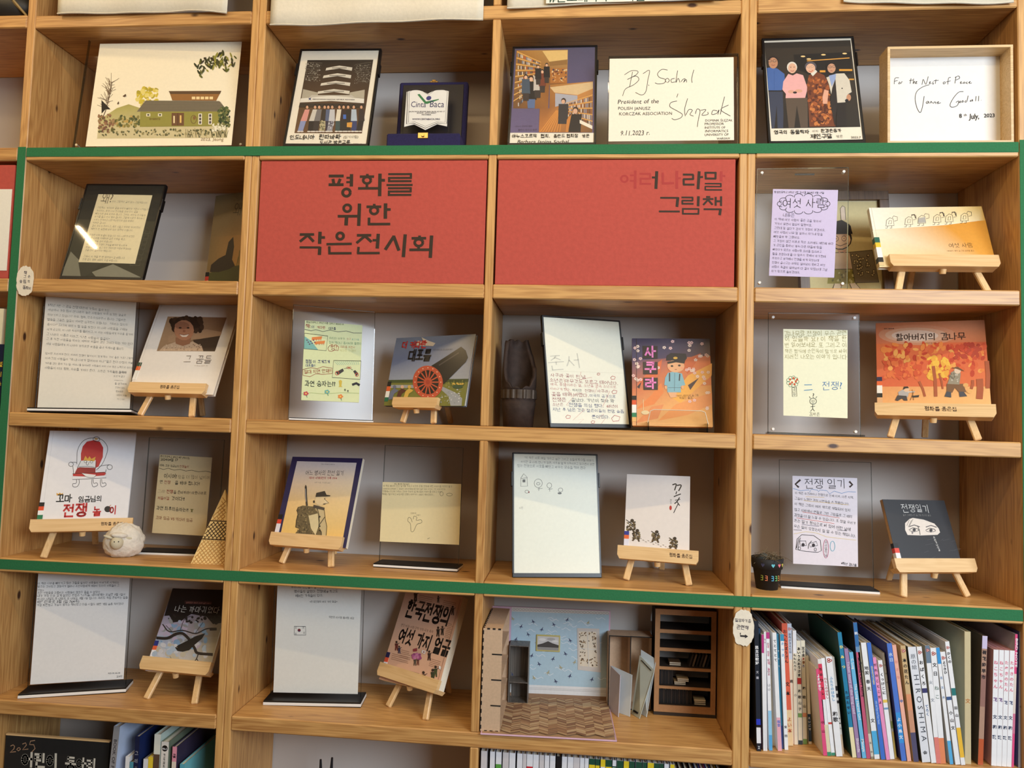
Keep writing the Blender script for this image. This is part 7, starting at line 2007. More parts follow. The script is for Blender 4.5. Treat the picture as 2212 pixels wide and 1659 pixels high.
# ---- white booklets standing before it
BKW = mat((206, 214, 216), 0.7, 0.03, 60, name='pale_blue_paper')
BKV = mat((196, 188, 196), 0.7, 0.03, 60, name='lavender_paper')
BKG = mat((186, 190, 176), 0.7, 0.04, 60, name='grey_green_paper')


def leaf(p, n_off, name, m, parent, t=0.0016):
    """four corner points (bottom-left, bottom-right, top-right, top-left) thickened to a leaf"""
    P = [Vector(v) for v in p]
    nr = (P[1] - P[0]).cross(P[3] - P[0]).normalized() * t
    vs = P + [v - nr for v in P]
    return MB().add(vs, [(0, 1, 2, 3), (7, 6, 5, 4), (0, 4, 5, 1), (1, 5, 6, 2), (2, 6, 7, 3), (3, 7, 4, 0)]).build(name, m, parent)


C = thing('open_booklet', 'pale blue booklet standing open before the double shelf', 'booklet', Matrix.Translation((0.113, 0.198, Z5)))
leaf([(0, 0, 0.0005), (0.023, -0.048, 0.0005), (0.026, -0.048, 0.110), (0.002, 0, 0.118)], 0, 'left_cover', BKV, C)
leaf([(0.003, 0, 0.0005), (0.054, -0.040, 0.0005), (0.058, -0.040, 0.110), (0.005, 0, 0.118)], 0, 'right_cover', BKW, C)
C = thing('leaning_booklet', 'grey-green booklet leaning askew before the double shelf', 'booklet', Matrix.Translation((0.173, 0.160, Z5)))
lf = leaf([(0, 0.020, 0.0008), (0.0185, -0.012, 0.0008), (0.057, 0.004, 0.124), (0.021, 0.040, 0.150)], 0, 'front_cover', BKG, C)
leaf([(0.0225, 0.026, 0.0008), (0.0385, 0.002, 0.0008), (0.064, 0.027, 0.146), (0.0255, 0.050, 0.162)], 0, 'back_cover', BKW, C)
leaf([(0.0035, 0.0115, 0.010), (0.0132, -0.0045, 0.010), (0.0145, -0.0040, 0.0145), (0.0048, 0.0120, 0.0145)], 0, 'black_stamp', BLACK, lf, 0.0022)
leaf([(0.0265, 0.0335, 0.140), (0.0505, 0.0095, 0.122), (0.0503, 0.0093, 0.1205), (0.0263, 0.0333, 0.1385)], 0, 'printed_line', BLACK, lf, 0.0022)

# ---- dark layered bookcase with miniature books
x, y, z, yaw, lean, roll, w, h = POSES['darkcase']
C = thing('dark_toy_bookcase', 'five-tier brown toy bookcase with black edges and miniature dark books', 'toy bookcase', Matrix.Translation((0.315, 0.19, Z5)))
MDFB = mat((182, 134, 90), 0.7, 0.1, 120, name='brown_fibreboard')
MDFK = mat((50, 40, 34), 0.8, 0.2, 80, name='charred_board')
w2, dp2 = w / 2, 0.082
for x_ in (-w2, w2 - 0.004):
    MB().box(x_, x_ + 0.004, 0.0, dp2 - 0.0032, 0, h).build('side_panel', MDFK, C)
MB().box(-w2 - 0.0006, w2 + 0.0012, -0.006, dp2, -0.0002 + 0.0004, 0.0078).build('plinth', MDFK, C)
MB().box(-w2 + 0.0042, w2 - 0.0042, 0, dp2 - 0.0032, h - 0.004, h).build('top_panel', MDFK, C)
zs = [(0.0265, 0.0700), (0.0770, 0.1205), (0.1280, 0.1700), (0.1785, 0.2180), (0.2275, 0.2670)]
edges = [0.0082] + [v for ab in zs for v in ab] + [h]
for i in range(0, len(edges), 2):
    MB().box(-w2, w2, -0.004, -0.0002, edges[i], edges[i + 1]).build('face_rail', MDFB, C)
for sx in (-1, 1):
    x0 = sx * (w2 - 0.0065)
    for (z0, z1) in zs:
        MB().box(x0 - 0.0065, x0 + 0.0065, -0.004, -0.0002, z0 + 0.0001, z1 - 0.0001).build('face_stile', MDFB, C)
for (z0, z1) in zs:
    MB().box(-w2 + 0.0042, w2 - 0.0042, 0.0, dp2 - 0.0032, z0 - 0.0035, z0 - 0.0005).build('shelf', MDFK, C)
MX = C.matrix_world.copy()
mini_cols = [(40, 34, 32), (30, 28, 30), (56, 46, 40), (24, 22, 24)]
ORD = ['first', 'second', 'third', 'fourth', 'fifth', 'sixth', 'seventh', 'eighth', 'ninth', 'tenth', 'eleventh', 'twelfth', 'thirteenth', 'fourteenth', 'fifteenth', 'sixteenth', 'seventeenth', 'eighteenth']


def mini(x_, z_, t_, hh, col, label, rot=0.0, flat=False, depth=0.030, y_=0.012):
    M = MX @ Matrix.Translation((x_, y_, z_)) @ Matrix.Rotation(rot, 4, 'Y')
    o = thing('miniature_book', label, 'book', M, 'miniature books in the dark toy bookcase')
    c1 = mat(col, 0.6, 0.1, 90, name='mini_cover')
    if flat:
        MB().box(0, 0.030, 0, depth, 0, t_).build('cover', c1, o)
        MB().box(0.001, 0.0305, -0.0004, depth - 0.001, t_ * .2, t_ * .8).build('page_block', PAGES, o)
    else:
        MB().box(0, t_, 0, depth, 0, hh).build('cover', c1, o)
        MB().box(t_ * .2, t_ * .8, 0.001, depth - 0.001, hh - 0.001, hh + 0.0003).build('page_block', PAGES, o)


for k in range(17):
    mini(-0.066 + k * 0.0052, zs[0][0] - 0.0003, 0.0046, 0.036 + 0.002 * ((k * 7) % 3), mini_cols[k % 4], '%s dark miniature book from the left, standing in the toy bookcase\'s lowest tier' % ORD[k])
for k in range(3):
    mini(0.028, zs[0][0] - 0.0003 + k * 0.0050, 0.0046, 0, (206, 190, 160) if k == 2 else (60, 50, 44), ('cream' if k == 2 else 'dark') + ' miniature book lying %s on the lowest tier' % ('topmost' if k == 2 else ('second' if k else 'undermost')), flat=True)
for k in range(8):
    mini(-0.066 + k * 0.0046, zs[1][0] - 0.0003, 0.0042, 0.037, mini_cols[(k + 1) % 4], '%s dark miniature book from the left, upright on the second-lowest tier' % ORD[k])
for k in range(4):
    mini(-0.026 + (k > 1) * 0.008, zs[1][0] - 0.0003 + k * 0.0045, 0.0042, 0, (190, 160, 120) if k % 2 else (70, 56, 46), ('tan' if k % 2 else 'brown') + ' miniature book, %s of the flat pile on the second-lowest tier' % ('bottom', 'second', 'third', 'top')[k], flat=True)
for k in range(6):
    mini(0.012 + k * 0.0092, zs[2][0] + 0.0004, 0.0044, 0.034, [(60, 50, 44), (120, 100, 80), (36, 32, 32)][k % 3], 'miniature book, %s of the slanting row on the middle tier' % ('first', 'second', 'third', 'fourth', 'fifth', 'last')[k], rot=0.28)
for k in range(2):
    mini(-0.040, zs[2][0] - 0.0003 + k * 0.0048, 0.0044, 0, (110, 84, 60), 'brown miniature book lying %s on the middle tier' % ('above' if k else 'below'), flat=True)

# ---- row of picture books: x, y of spine foot, lean (degrees), thickness, height
def standing_book(x, y, roll, t, h, zf, label, col, cover=None, bands=(), texts=(), depth=None, group=None, name='picture_book', swirl=None, side=-1):
    d = depth or min(0.225, 0.272 - y)
    r = math.radians(roll)
    lift = abs(math.sin(r)) * t / 2 + 0.0004
    M = Matrix.Translation((x, y, zf + lift)) @ Matrix.Rotation(r, 4, 'Y')
    R = thing(name, label, 'book', M, group)
    b = min(0.0016, t * 0.22)
    cm = mat(cover or col, 0.4, 0.04, 60, name='book_cover')
    for x0 in (-t / 2, t / 2 - b):
        MB().box(x0, x0 + b, 0.001, d, 0, h).build('cover_board', cm, R)
    sp = MB().box(-t / 2, t / 2, 0, 0.001, 0, h).build('spine', mat(col, 0.4, 0.04, 60, name='book_spine'), R)
    MB().box(-t / 2 + b + 0.0001, t / 2 - b - 0.0001, 0.0012, d - 0.003, 0.002, h - 0.003).build('page_block', PAGES, R)
    a = Art([(0, 0), (1, 0), (1, 1), (0, 1)], t, h, sp, P_GLOSS, 0.0, int(abs(x) * 1000))
    for (v0, v1, c) in bands:
        a.rect(0, v0, 1, v1, c)
    if swirl:
        for k in range(3):
            an = k * 2.1
            s_ = t / h
            a.ell(.5 + .2 * math.cos(an), swirl + .2 * s_ * math.sin(an), .26, .22 * s_, (170, 50, 40), 10).ell(.5 + .2 * math.cos(an), swirl + .2 * s_ * math.sin(an), .12, .1 * s_, (240, 236, 230), 8)
    for tx in texts:
        s, v0, v1, c = tx[:4]
        wt = tx[4] if len(tx) > 4 else 0.02
        if ord(s[0]) < 0x1100:
            hh = 0.62 * t / (((v1 - v0) * h) / max(1, len(s)) * 1.55)
            a.text(s, (.30, v0), (.30, v1), c, h=max(.5, min(1.6, hh)), wt=wt)
        else:
            n = len(s)
            st = (v1 - v0) / n
            wd = min(.84, st * h / t * .95)
            for k, ch in enumerate(s):
                if ch != ' ':
                    a.text(ch, (.5 - wd / 2, v0 + st * (k + .85)), (.5 + wd / 2, v0 + st * (k + .85)), c, wt=wt)
    return R


W_, CR = (238, 238, 240), (234, 224, 200)
K_, MG, BU = (36, 32, 34), (190, 60, 130), (60, 110, 200)
SPEC = [
    ('black spine lettered in white, first beside the upright', (30, 36, 48), (20, 24, 32), [(.755, .80, (40, 60, 190)), (.80, .82, (16, 16, 18)), (.82, .94, W_), (.94, 1, (30, 34, 44))], [('民主比較好', .19, .34, W_, .03), ('文 圖', .385, .45, (190, 190, 200)), ('M', .96, .985, W_)]),
    ('dark teal spine beside the black one', (30, 60, 88), (24, 44, 66), [(.8, 1, (80, 40, 90))], []),
    ('thin white spine with a magenta top', W_, W_, [(0, .16, MG)], []),
    ('thin plain white spine next to the one with pink Korean letters', W_, W_, [], [('엄마', .05, .1, MG)]),
    ('white spine with pink Korean letters and sky blue foot', W_, W_, [(0, .055, MG), (.665, .87, (150, 206, 238)), (.87, 1, (90, 170, 224))], [('엄마 엄마 함께 놀아요', .09, .37, (206, 60, 110)), ('나나', .43, .5, (120, 120, 130))]),
    ('thin cream spine with small black writing left of a white one', CR, W_, [], [('그림책', .08, .3, K_)]),
    ('white spine with red figures and pink foot', W_, W_, [(.72, 1, (236, 176, 190))], [('てとてとて', .05, .25, K_, .02), ('福音', .74, .8, BU)]),
    ('narrow teal blue spine', (50, 120, 150), (40, 100, 130), [(.8, 1, (50, 70, 130))], [('てとて', .1, .3, W_)]),
    ('white spine with light blue title fading to red figures', W_, W_, [(0, .06, (60, 150, 190))], [('さっさ', .05, .2, (60, 150, 206), .03), ('安田', .75, .9, K_)]),
    ('salmon red spine over a cream foot', (216, 96, 70), (206, 90, 66), [(.71, 1, (226, 196, 150))], [('おへんのぼうけん', .05, .33, K_, .02), ('文本', .45, .6, K_), ('よい本', .76, .9, (190, 90, 60))]),
    ('cream spine with a red swirl and grey top', CR, W_, [(0, .10, (196, 206, 220)), (.10, .30, (206, 216, 226))], [('京劇がきえた日', .08, .25, (50, 70, 110), .02), ('姚', .45, .5, K_)], .045),
    ('cream spine with small swirl and black title', CR, W_, [(0, .2, W_)], [('ももたろう', .2, .36, K_, .03), ('小', .45, .6, (120, 110, 100))]),
    ('cream spine with red crown and bold black hiragana', CR, W_, [(.36, .42, (190, 50, 44)), (.70, .74, (120, 160, 90)), (.96, 1, (30, 50, 60))], [('あいうえおうさま', .06, .35, K_, .05), ('和歌山子', .45, .68, K_)]),
    ('cream spine with coloured letters A B C', CR, W_, [(.70, .74, (226, 150, 110)), (.95, 1, (120, 160, 80))], [('王さま', .06, .16, K_, .05), ('A', .165, .19, (190, 50, 44), .05), ('B', .2, .225, (150, 90, 50), .05), ('C', .235, .26, (50, 80, 160), .05), ('和歌山', .4, .66, K_)]),
    ('short cream spine with a navy lower third', CR, CR, [(.66, .97, (24, 60, 90))], [('えいごで', .68, .85, W_, .03)]),
    ('low bright pink spine jutting forward', (226, 84, 130), (226, 214, 190), [], [('よあけまで', .06, .26, W_, .04), ('中山', .55, .75, (120, 30, 60))]),
    ('red and white spine behind the bright pink one', W_, W_, [(0, .05, (230, 226, 220)), (.05, .42, (222, 60, 90)), (.68, 1, (226, 216, 180)), (.96, 1, (60, 150, 110))], [('ちのコ', .07, .24, K_, .05), ('エレ', .27, .38, K_, .04)]),
    ('white spine with a red logo and green foot', W_, W_, [(.66, .68, (206, 70, 60)), (.97, 1, (60, 140, 110))], [('わたしのはなし', .2, .42, (190, 60, 60))]),
    ('wide white spine with blue hiragana', W_, W_, [], [('ふたりのはなし', .2, .45, (70, 150, 200), .02), ('和歌', .55, .66, K_)], .04),
    ('grey spotted thin spine', (206, 200, 190), W_, [(.3, .35, K_), (.38, .42, K_), (.45, .48, K_), (.8, 1, (196, 170, 140))], [('和歌山', .6, .75, K_)]),
    ('tall blue spine with yellow hiragana and dark green cover', (40, 130, 170), (26, 66, 50), [(.76, 1, (238, 226, 180))], [('ひみつ', .06, .3, (244, 226, 120), .05), ('たばたせい', .46, .66, (30, 30, 60), .03)]),
    ('mauve spine with pale lettering', (160, 130, 170), (140, 110, 150), [], [('Ticket story of the long road', .12, .6, (210, 196, 216)), ('Shinoda', .82, .95, (226, 216, 226))]),
    ('light blue spine lettered with a long-haired girl title', (110, 186, 226), (90, 160, 200), [], [('C. Long', .06, .16, W_), ('The Long Haired Girl', .30, .64, W_, .01), ('Mineya', .82, .94, W_)]),
    ('tall narrow spine, blue above and pink below', (196, 90, 120), (46, 56, 60), [(0, .18, (50, 110, 170)), (.18, .22, (110, 150, 190))], [('朝', .03, .1, W_), ('MORSHIE CAPPY NOTE', .26, .55, K_, .02)]),
    ('olive grey spine with dark handwriting', (150, 142, 120), (190, 180, 160), [(.78, .98, (214, 206, 190))], [('花文', .1, .25, K_), ('日中', .8, .96, K_)]),
    ('white spine with bird and sky blue foot', W_, (210, 206, 196), [(.76, .96, (80, 176, 226))], [('地的', .2, .28, K_), ('春天', .3, .42, K_), ('文', .6, .7, K_)]),
    ('royal blue spine with thin gold print', (66, 116, 206), (200, 200, 200), [], [('GRANDMOTHERS', .2, .36, (236, 220, 150)), ('with and Kaye and Kate House', .5, .7, (170, 196, 236))]),
    ('pink spine with black hiragana', (236, 150, 196), (226, 206, 210), [], [('だれのことこだよ', .04, .46, K_, .03)]),
    ('white spine with red swirl and round pictures', W_, (220, 210, 196), [(.4, .43, (236, 200, 90)), (.48, .5, (120, 160, 200))], [('くっけこに', .12, .35, K_, .03)], .055),
    ('thin grey and olive spine', (190, 180, 160), (200, 190, 170), [(.65, .72, (130, 140, 70)), (.75, 1, (206, 176, 90))], [('ままき', .05, .3, K_)]),
    ('blue spine with a wide paper band and flower icon', (80, 120, 206), (64, 64, 130), [(.59, .85, (60, 150, 222))], [('水日', .07, .16, (200, 220, 240)), ('よ小鳥文', .62, .82, W_)]),
    ('salmon pink spine with a small knot emblem', (240, 180, 160), (230, 200, 180), [], [('おさな', .1, .3, (220, 140, 130)), ('中', .47, .5, (70, 110, 170), .04)]),
    ('tan spine with orange dusk tint and navy foot', (206, 176, 130), (190, 160, 116), [(.42, .56, (222, 150, 110)), (.56, .75, (206, 150, 120)), (.75, 1, (84, 80, 110))], [('本の花たん', .1, .34, K_, .02)], .045),
    ('thick grey-white spine lettered HIROSHIMA', (226, 228, 234), (60, 66, 70), [], [('原の絵', .06, .2, (70, 76, 84), 0), ('H I R O S H I M A', .24, .82, (60, 66, 76), 0), ('金', .9, .94, K_)]),
    ('white spine with swirl and a blue-black flower', W_, (190, 180, 150), [(.36, .4, (60, 60, 110))], [('おばくろ', .1, .34, K_, .03), ('てろく', .5, .6, (70, 110, 160))], .05),
    ('white spine with steel blue top and salmon foot', W_, (170, 170, 170), [(0, .15, (110, 130, 150)), (.78, 1, (226, 130, 120))], [('火文', .2, .5, (150, 156, 166))], .04),
    ('white spine with cat drawing and orange foot', W_, (200, 196, 190), [(.78, 1, (232, 140, 96))], [('文日', .1, .25, K_), ('ねこ', .3, .45, (120, 140, 130))], .05),
    ('white spine with sky blue top and foot', W_, (200, 196, 190), [(0, .14, (60, 150, 216)), (.8, 1, (90, 176, 226))], [('花天水', .2, .45, (120, 150, 190))]),
    ('white spine with blue fish and long hiragana', W_, (200, 196, 190), [(.4, .43, (60, 90, 140))], [('ようきひ', .08, .2, K_, .03), ('小山文', .5, .7, K_)], .055),
    ('white spine with a teal leaf and yellow foot', W_, (220, 220, 226), [(.38, .44, (40, 120, 120)), (.7, .94, (240, 190, 60))], [('かくの', .08, .18, K_, .03), ('田山', .5, .62, K_)], .05),
    ('tall greenish tan spine standing straight', (206, 190, 150), (176, 176, 146), [], [('文', .2, .6, (190, 120, 60))]),
    ('dark brown painterly spine with Chinese market title', (176, 140, 120), (74, 60, 50), [(0, .1, (206, 196, 226)), (.3, .55, (150, 110, 100)), (.8, 1, (190, 90, 50))], [('荷花的早市', .1, .34, (34, 28, 34), .04)]),
    ('first of four matching white spines, with pink kitten title', W_, (226, 170, 180), [], [('ねこちゃん', .08, .34, (222, 100, 130), .02), ('文和歌', .52, .78, (60, 70, 100), .03), ('花', .41, .45, (110, 60, 130), .03)]),
    ('second of four matching white spines, with pink kitten title', W_, (226, 170, 180), [], [('ねこちゃん', .08, .34, (222, 100, 130), .02), ('文和歌', .52, .78, (60, 70, 100), .03), ('花', .41, .45, (110, 60, 130), .03)]),
    ('third of four matching white spines, with a longer pink title', W_, (226, 170, 180), [], [('たぬきのたん', .08, .36, (222, 100, 130), .02), ('文和歌', .52, .78, (60, 70, 100), .03), ('花', .43, .47, (50, 60, 110), .03)]),
    ('last of four matching white spines, with a longer pink title', W_, (226, 170, 180), [], [('たぬきのたん', .08, .36, (222, 100, 130), .02), ('文和歌', .52, .78, (60, 70, 100), .03), ('花', .43, .47, (50, 60, 110), .03)]),
    ('tall hot pink spine behind four matching white ones', (222, 80, 130), (190, 186, 196), [(.3, .6, (226, 210, 200)), (.6, .75, (210, 120, 150))], [('BIRD NOTE', .03, .25, W_, .02)]),
    ('lilac grey spine at the right end of the row', (150, 146, 156), (84, 80, 130), [], [('火文', .1, .6, (80, 90, 80))]),
]
for sp_, pb in zip(SPEC, PB):
    lab, c_, cv, bd_, tx = sp_[:5]
    standing_book(*pb, Z5, lab, c_, cv, bd_, tx, swirl=sp_[5] if len(sp_) > 5 else None, group='picture books in a row on the lower right shelf')

# ================================================================== row 6
C = thing('chalkboard', 'black chalkboard with chalk writing and thin wooden edge, lower left', 'chalkboard', Matrix.Translation((-1.38, 0.058, Z6)))
bd = MB().box(-0.150, 0.150, 0.0, 0.006, 0.0, 0.278).build('board', mat((22, 21, 20), 0.85, 0.25, 40, name='slate_black'), C)
MB().box(-0.150, 0.150, -0.0008, 0.007, 0.2785, 0.2825).build('wooden_edge', EASEL_X, C)
a = Art([(10, 390), (1010, 430), (1000, 1400), (0, 1360)], 0.300, 0.278, bd, P_MATTE, 0.0, 8)
CH = (206, 202, 190)
for pts in ([(60, 490), (85, 478), (100, 490), (95, 515), (60, 548), (115, 540)], [(140, 500), (122, 520), (140, 532), (160, 515), (145, 500)], [(175, 468), (205, 455), (215, 475), (180, 520), (235, 512)], [(295, 430), (252, 438), (245, 470), (285, 470), (300, 505), (262, 548)]):
    a.line(pts, 8, (176, 140, 110))
a.text('어린이', (175, 662), (535, 664), CH, wt=.06, jit=.03).text('동아리', (600, 668), (900, 680), CH, wt=.06, jit=.03)
LSP = [
    (-1.212, 0.03, 3.2, 0.0168, 0.335, 'tall grey-white album with pale blue cover beside the chalkboard', (150, 148, 150), (196, 210, 236), [], [('BOOK OF PICTURES ON THE ROAD', .1, .8, (70, 66, 70))]),
    (-1.1325, 0.03, -0.3, 0.0120, 0.313, 'navy book standing tallest after the grey album, beside the chalkboard', (28, 34, 66), (30, 44, 92), [], [('그리운것', .1, .35, (190, 190, 200))]),
    (-1.1570, 0.03, -0.3, 0.0110, 0.259, 'white book with white cover between the album and a teal spine', W_, (226, 228, 236), [], [('소리', .1, .3, K_)]),
    (-1.1450, 0.03, -0.3, 0.0095, 0.246, 'short teal book below the navy one', (80, 150, 170), (90, 80, 60), [], [('문', .1, .2, W_)]),
    (-1.1060, 0.03, -0.3, 0.0125, 0.256, 'short white book left of the yellow one', (226, 226, 230), (150, 150, 160), [], [('새', .1, .2, K_)]),
    (-1.0925, 0.03, -0.3, 0.0125, 0.262, 'bright yellow spine on the lower left shelf', (236, 206, 60), (226, 196, 60), [], [('이야기', .1, .35, BU)]),
    (-1.0765, 0.03, -0.3, 0.0170, 0.322, 'cream-topped book with brown lower spine', (226, 226, 214), (196, 214, 206), [(.16, 1, (96, 74, 58))], []),
    (-1.0548, 0.03, -0.3, 0.0200, 0.304, 'white book with a black round No.1 badge', (228, 222, 214), (120, 130, 110), [(.24, 1, (30, 70, 50))], [('역사학습만화', .1, .22, K_, .03)]),
    (-1.0276, 0.03, -0.3, 0.0118, 0.293, 'pink spined book with a starry dark cover', (226, 150, 170), (60, 52, 76), [(.13, 1, (230, 216, 200))], [('꽃', .06, .1, K_, .04)]),
    (-1.0050, 0.03, -0.3, 0.0120, 0.250, 'teal covered book at the right of the lower left shelf', (90, 170, 190), (120, 196, 206), [], []),
]
for (x, y, r_, t_, h_, lab, c_, cv, bd_, tx) in LSP:
    standing_book(x, y, r_, t_, h_, Z6, lab, c_, cv, bd_, tx, depth=0.20, group='books beside the chalkboard')
    if 'No.1' in lab:
        ba = _ARTS[-1]
        ba.ell(.5, .055, .40, .40 * t_ / h_, (24, 24, 24), 18).text('No.1', (.16, .066), (.84, .066), W_, wt=.03)
for i, (x, y, r_, t_, h_) in enumerate(WB):
    h_ = 0.347
    c_ = (226, 228, 236) if i % 3 else (206, 202, 206)
    bd_, tx = [], []
    if i < 18:
        lab = 'white spine, %s from the divider on the bottom shelf' % ORD[i]
        if i == 2:
            bd_ = [(.085, 1, (90, 160, 70))]
            lab = 'white spine with green lower part on the bottom shelf'
        if i == 7:
            bd_ = [(.085, 1, (206, 50, 60))]
            lab = 'white spine with red lower part on the bottom shelf'
        if i == 12:
            c_ = (26, 24, 26)
            lab = 'black spine among the white ones on the bottom shelf'
    else:
        GN, YL = (26, 76, 56), (226, 200, 40)
        j = i - 18
        v = 0.012 + 0.0022 * j
        bd_ = [(0, v + .030, GN), (v + .030, v + .072, YL)] if j % 4 != 2 else [(0, v + .035, YL)]
        if j in (4, 13):
            bd_ = [(v + 0.02, v + .03, GN)]
        tx = [('BOX', v + .078, v + .11, K_, .03)]
        lab = 'white spine with %s band, %s of the green and yellow set' % ('yellow' if j % 4 == 2 else 'green and yellow', ORD[j])
    standing_book(x, y, r_, min(t_, 0.0150), h_, Z6, lab, c_, c_, bd_, tx, depth=0.20, group='white spines on the bottom shelf')
for i in range(9):
    c_ = [(60, 50, 30), (44, 40, 34), (36, 32, 30), (50, 36, 34), (90, 110, 170), (170, 80, 130), (60, 90, 160), (190, 150, 60), (40, 36, 40)][i]
    nm = ['olive', 'dark olive', 'charcoal', 'dark maroon', 'periwinkle', 'magenta', 'blue', 'ochre', 'black'][i]
    standing_book(0.2670 + i * 0.0135, 0.02, 0.3, 0.0115, 0.335, Z6, '%s spine near the right end of the bottom shelf' % nm, c_, c_, [], [], depth=0.2, group='dark spines on the bottom shelf')

# pens in a cup on the second bay's bottom shelf
C = thing('pen_cup', 'tall cup whose pens poke into view at the lower picture edge', 'cup', Matrix.Translation((-0.650, 0.12, Z6)))
MB().lathe([(0.0, 0.0), (0.036, 0.0), (0.038, 0.17), (0.036, 0.17), (0.034, 0.004), (0.0, 0.004)], 28).build('cup', mat((60, 62, 70), 0.5, 0.1, 40, name='cup_glaze'), C)
for i, (p0, p1) in enumerate((((-0.652, 0.12, Z6 + 0.006), (-0.663, 0.118, 0.621)), ((-0.640, 0.125, Z6 + 0.006), (-0.632, 0.12, 0.627)))):
    P0, P1 = Vector(p0), Vector(p1)
    C = thing('black_pen', ('left' if i == 0 else 'right') + ' of two black pens poking up at the bottom picture edge', 'pen', Matrix.Translation(P0))
    d_ = P1 - P0
    MB().tube((0, 0, 0), d_ * 0.88, 0.0042, 0.0042, 12).build('barrel', BLACK, C)
    MB().tube(d_ * 0.88, d_, 0.0042, 0.0028, 12).build('cap', mat((30, 30, 34), 0.3, 0.1, 40, name='pen_cap'), C)

# ================================================================== torn paper tags, cloths, neighbours at the left
TORN = mat((236, 226, 206), 0.95, 0.06, 90, bump=0.4, name='handmade_paper')


def torn_tag(cx, cz, rx, rz, label, lines, seed, tilt=0.0):
    C = thing('torn_paper_tag', label, 'paper tag', Matrix.Translation((cx, -0.0034, cz)))
    R_ = random.Random(seed)
    pts = []
    for i in range(40):
        an = 2 * math.pi * i / 40
        k = 1 + R_.uniform(-.05, .05)
        ce, se = math.cos(an), math.sin(an)
        p = 2.6
        rr_ = 1 / ((abs(ce) ** p + abs(se) ** p) ** (1 / p))
        pts.append((rx * ce * rr_ * k, rz * se * rr_ * k))
    o = MB().prism(pts, 0, 0.0007).build('paper', TORN, C)
    a = Art([(-1, -1), (1, -1), (1, 1), (-1, 1)], 2 * rx, 2 * rz, o, P_MATTE, 0.0, seed)
    a.zoff = -rz
    for (t_, x0, y0, x1, y1) in lines:
        a.text(t_, (x0, y0), (x1, y1), (60, 44, 70), wt=.03, jit=.06)
    return a


torn_tag(-1.5120, 1.8985, 0.0250, 0.0405, 'torn cream paper tag with vertical writing on the left green tape', [('책', -.20, -.45, .18, -.45), ('그', -.2, -.18, .15, -.18), ('손', .28, -.22, .6, -.22), ('숲', -.65, .12, -.3, .12), ('림', -.2, .15, .18, .15), ('의', .3, .12, .62, .12), ('동', -.25, .55, .18, .55), ('화', .15, .58, .5, .58), ('리', .5, .6, .8, .6)], 3)
a = torn_tag(0.4235, 1.0655, 0.0245, 0.0430, 'torn white paper tag with black arrow on the right middle upright', [('일상자기증', -.85, -.35, .72, -.32), ('관련책', -.7, .05, .5, .08)], 6)
a.line([(-.3, .28), (-.3, .46), (.25, .46)], .1, K_).poly([(.15, .36), (.45, .46), (.15, .58)], K_)
CLOTH = mat((232, 224, 204), 0.95, 0.05, 120, bump=0.25, name='cream_canvas')


def cloth(pts_bottom, z_top, label, seed):
    """hanging canvas: bottom hem follows the given points (x, z)"""
    C = thing('canvas_banner', label, 'banner', Matrix.Translation((0, 0, 0)))
    n, m_ = 30, 8
    xs = np.linspace(pts_bottom[0][0], pts_bottom[-1][0], n)
    zb = np.interp(xs, [p[0] for p in pts_bottom], [p[1] for p in pts_bottom])
    vs, fs = [], []
    for s_ in (0, 1):
        for j in range(m_ + 1):
            for i in range(n):
                z = zb[i] + (z_top - zb[i]) * j / m_
                y = -0.0105 - 0.0025 * math.sin(i * 0.55 + seed) - 0.0016 * math.sin(j * .9 + i * .3 + seed) + s_ * 0.0012
                vs.append((xs[i], y, z))
    o = n * (m_ + 1)
    for j in range(m_):
        for i in range(n - 1):
            k = j * n + i
            fs.append((k, k + 1, k + n + 1, k + n))
            fs.append((o + k, o + k + n, o + k + n + 1, o + k + 1))
    for i in range(n - 1):
        fs.append((i, o + i, o + i + 1, i + 1))
    for j in range(m_):
        fs.append((j * n, (j + 1) * n, o + (j + 1) * n, o + j * n))
        k = j * n + n - 1
        fs.append((k, o + k, o + k + n, k + n))
    MB().add(vs, fs, 0, None, None, True).build('canvas', CLOTH, C)
    h_ = MB()
    for i in range(n - 1):
        p0 = Vector(vs[i]) + Vector((0, -0.0006, 0.002))
        p1 = Vector(vs[i + 1]) + Vector((0, -0.0006, 0.002))
        h_.tube(p0, p1, 0.0016, n=6, caps=False)
    h_.build('hem', CLOTH, C)
    return C


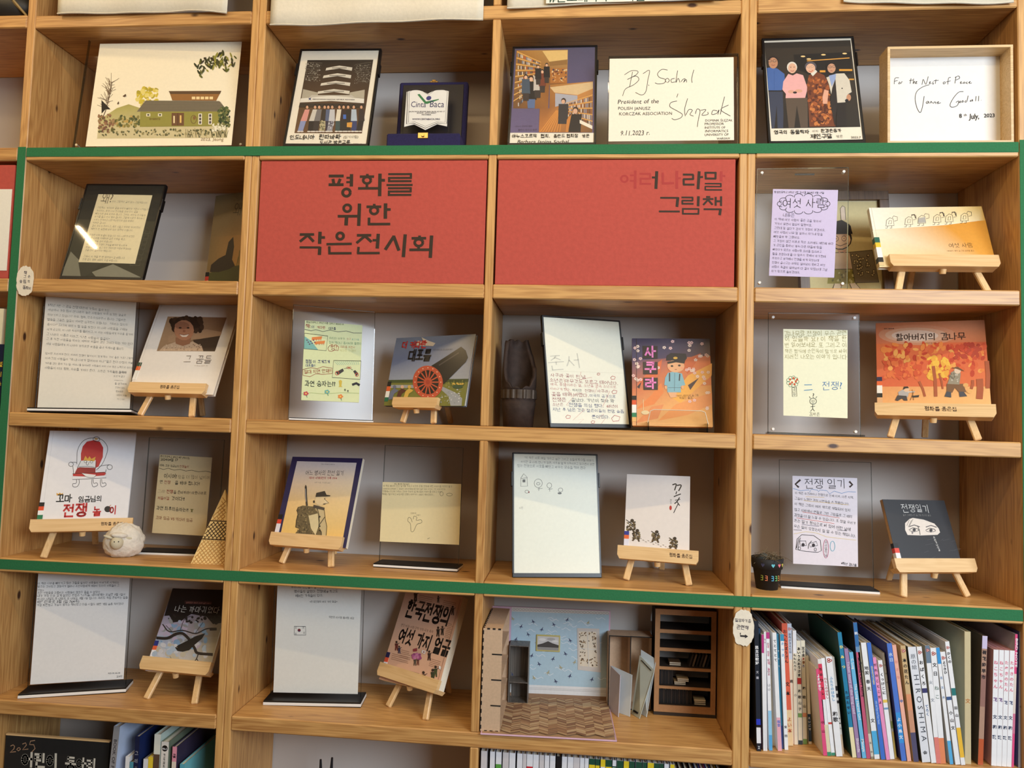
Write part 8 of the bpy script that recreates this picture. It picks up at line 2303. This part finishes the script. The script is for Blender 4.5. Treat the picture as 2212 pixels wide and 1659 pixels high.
cloth([(-1.462, 2.647), (-1.2, 2.646), (-1.08, 2.648), (-0.9705, 2.639)], 3.0, 'cream canvas banner over the leftmost compartment of the photographed columns', 0.3)
cloth([(-0.8450, 2.6005), (-0.75, 2.600), (-0.55, 2.605), (-0.2655, 2.606)], 3.0, 'cream canvas banner hanging lowest, above the framed tower photo', 1.1)
C3 = cloth([(-0.202, 2.6315), (-0.11, 2.637), (0.36, 2.648)], 3.0, 'cream canvas banner carrying a paper strip with dark green Korean letters', 2.0)
sh_ = MB().box(-0.100, 0.340, -0.0168, -0.0162, 2.6420, 2.90).build('paper_strip', PAPER, C3)
a = Art([(425, 40), (2000, 0), (2000, -90), (425, -50)], 0.44, 0.02, sh_, P_MATTE, -0.0168, 3)
a.H = homography([(-.100, 0), (.340, 0), (.340, 1), (-.100, 1)], [(-.100, 2.0), (.340, 2.0), (.340, 3.0), (-.100, 3.0)])
a.text('#인도네시아 도서관 교류', (-0.092, 0.6475), (0.222, 0.6455), (30, 70, 50), wt=.02)
cloth([(0.650, 2.632), (0.80, 2.623), (0.95, 2.6185), (1.0548, 2.620)], 3.0, 'cream canvas banner over the rightmost column', 3.3)

# dark bundle on the upper left shelf
C = thing('dark_bundle', 'dark wrinkled bundle cut by the upper left picture corner', 'bundle', Matrix.Translation((-1.70, 0.07, ZT + TH)))
o = blob('wrap', (0, 0, 0.060), (0.120, 0.065, 0.062), mat((30, 28, 26), 0.5, 0.4, 25, bump=0.6, name='dark_fabric'), C, 0.0, 20)
for k in range(3):
    MB().tube((0.02 + k * 0.022, -0.060, 0.10 - k * 0.012), (0.085 + k * 0.012, -0.038, 0.045 - k * 0.012), 0.0035, 0.0035, 8).build('gold_cord', mat((150, 128, 84), 0.5, 0.2, 60, name='gold_cord'), C)
standing_book(-1.6000, 0.012, 0.6, 0.030, 0.285, Z3, 'cream spined book cut by the left picture edge', (232, 222, 188), (226, 216, 186), [(.42, .6, (96, 120, 80))], [])
standing_book(-1.5762, 0.004, 1.4, 0.016, 0.185, Z3, 'navy spined book with yellow print at the left picture edge', (26, 32, 54), (26, 32, 54), [], [('별이야기', .2, .8, (230, 190, 60), .03)])

make_glyphs()
for a_ in _ARTS:
    a_.finish()
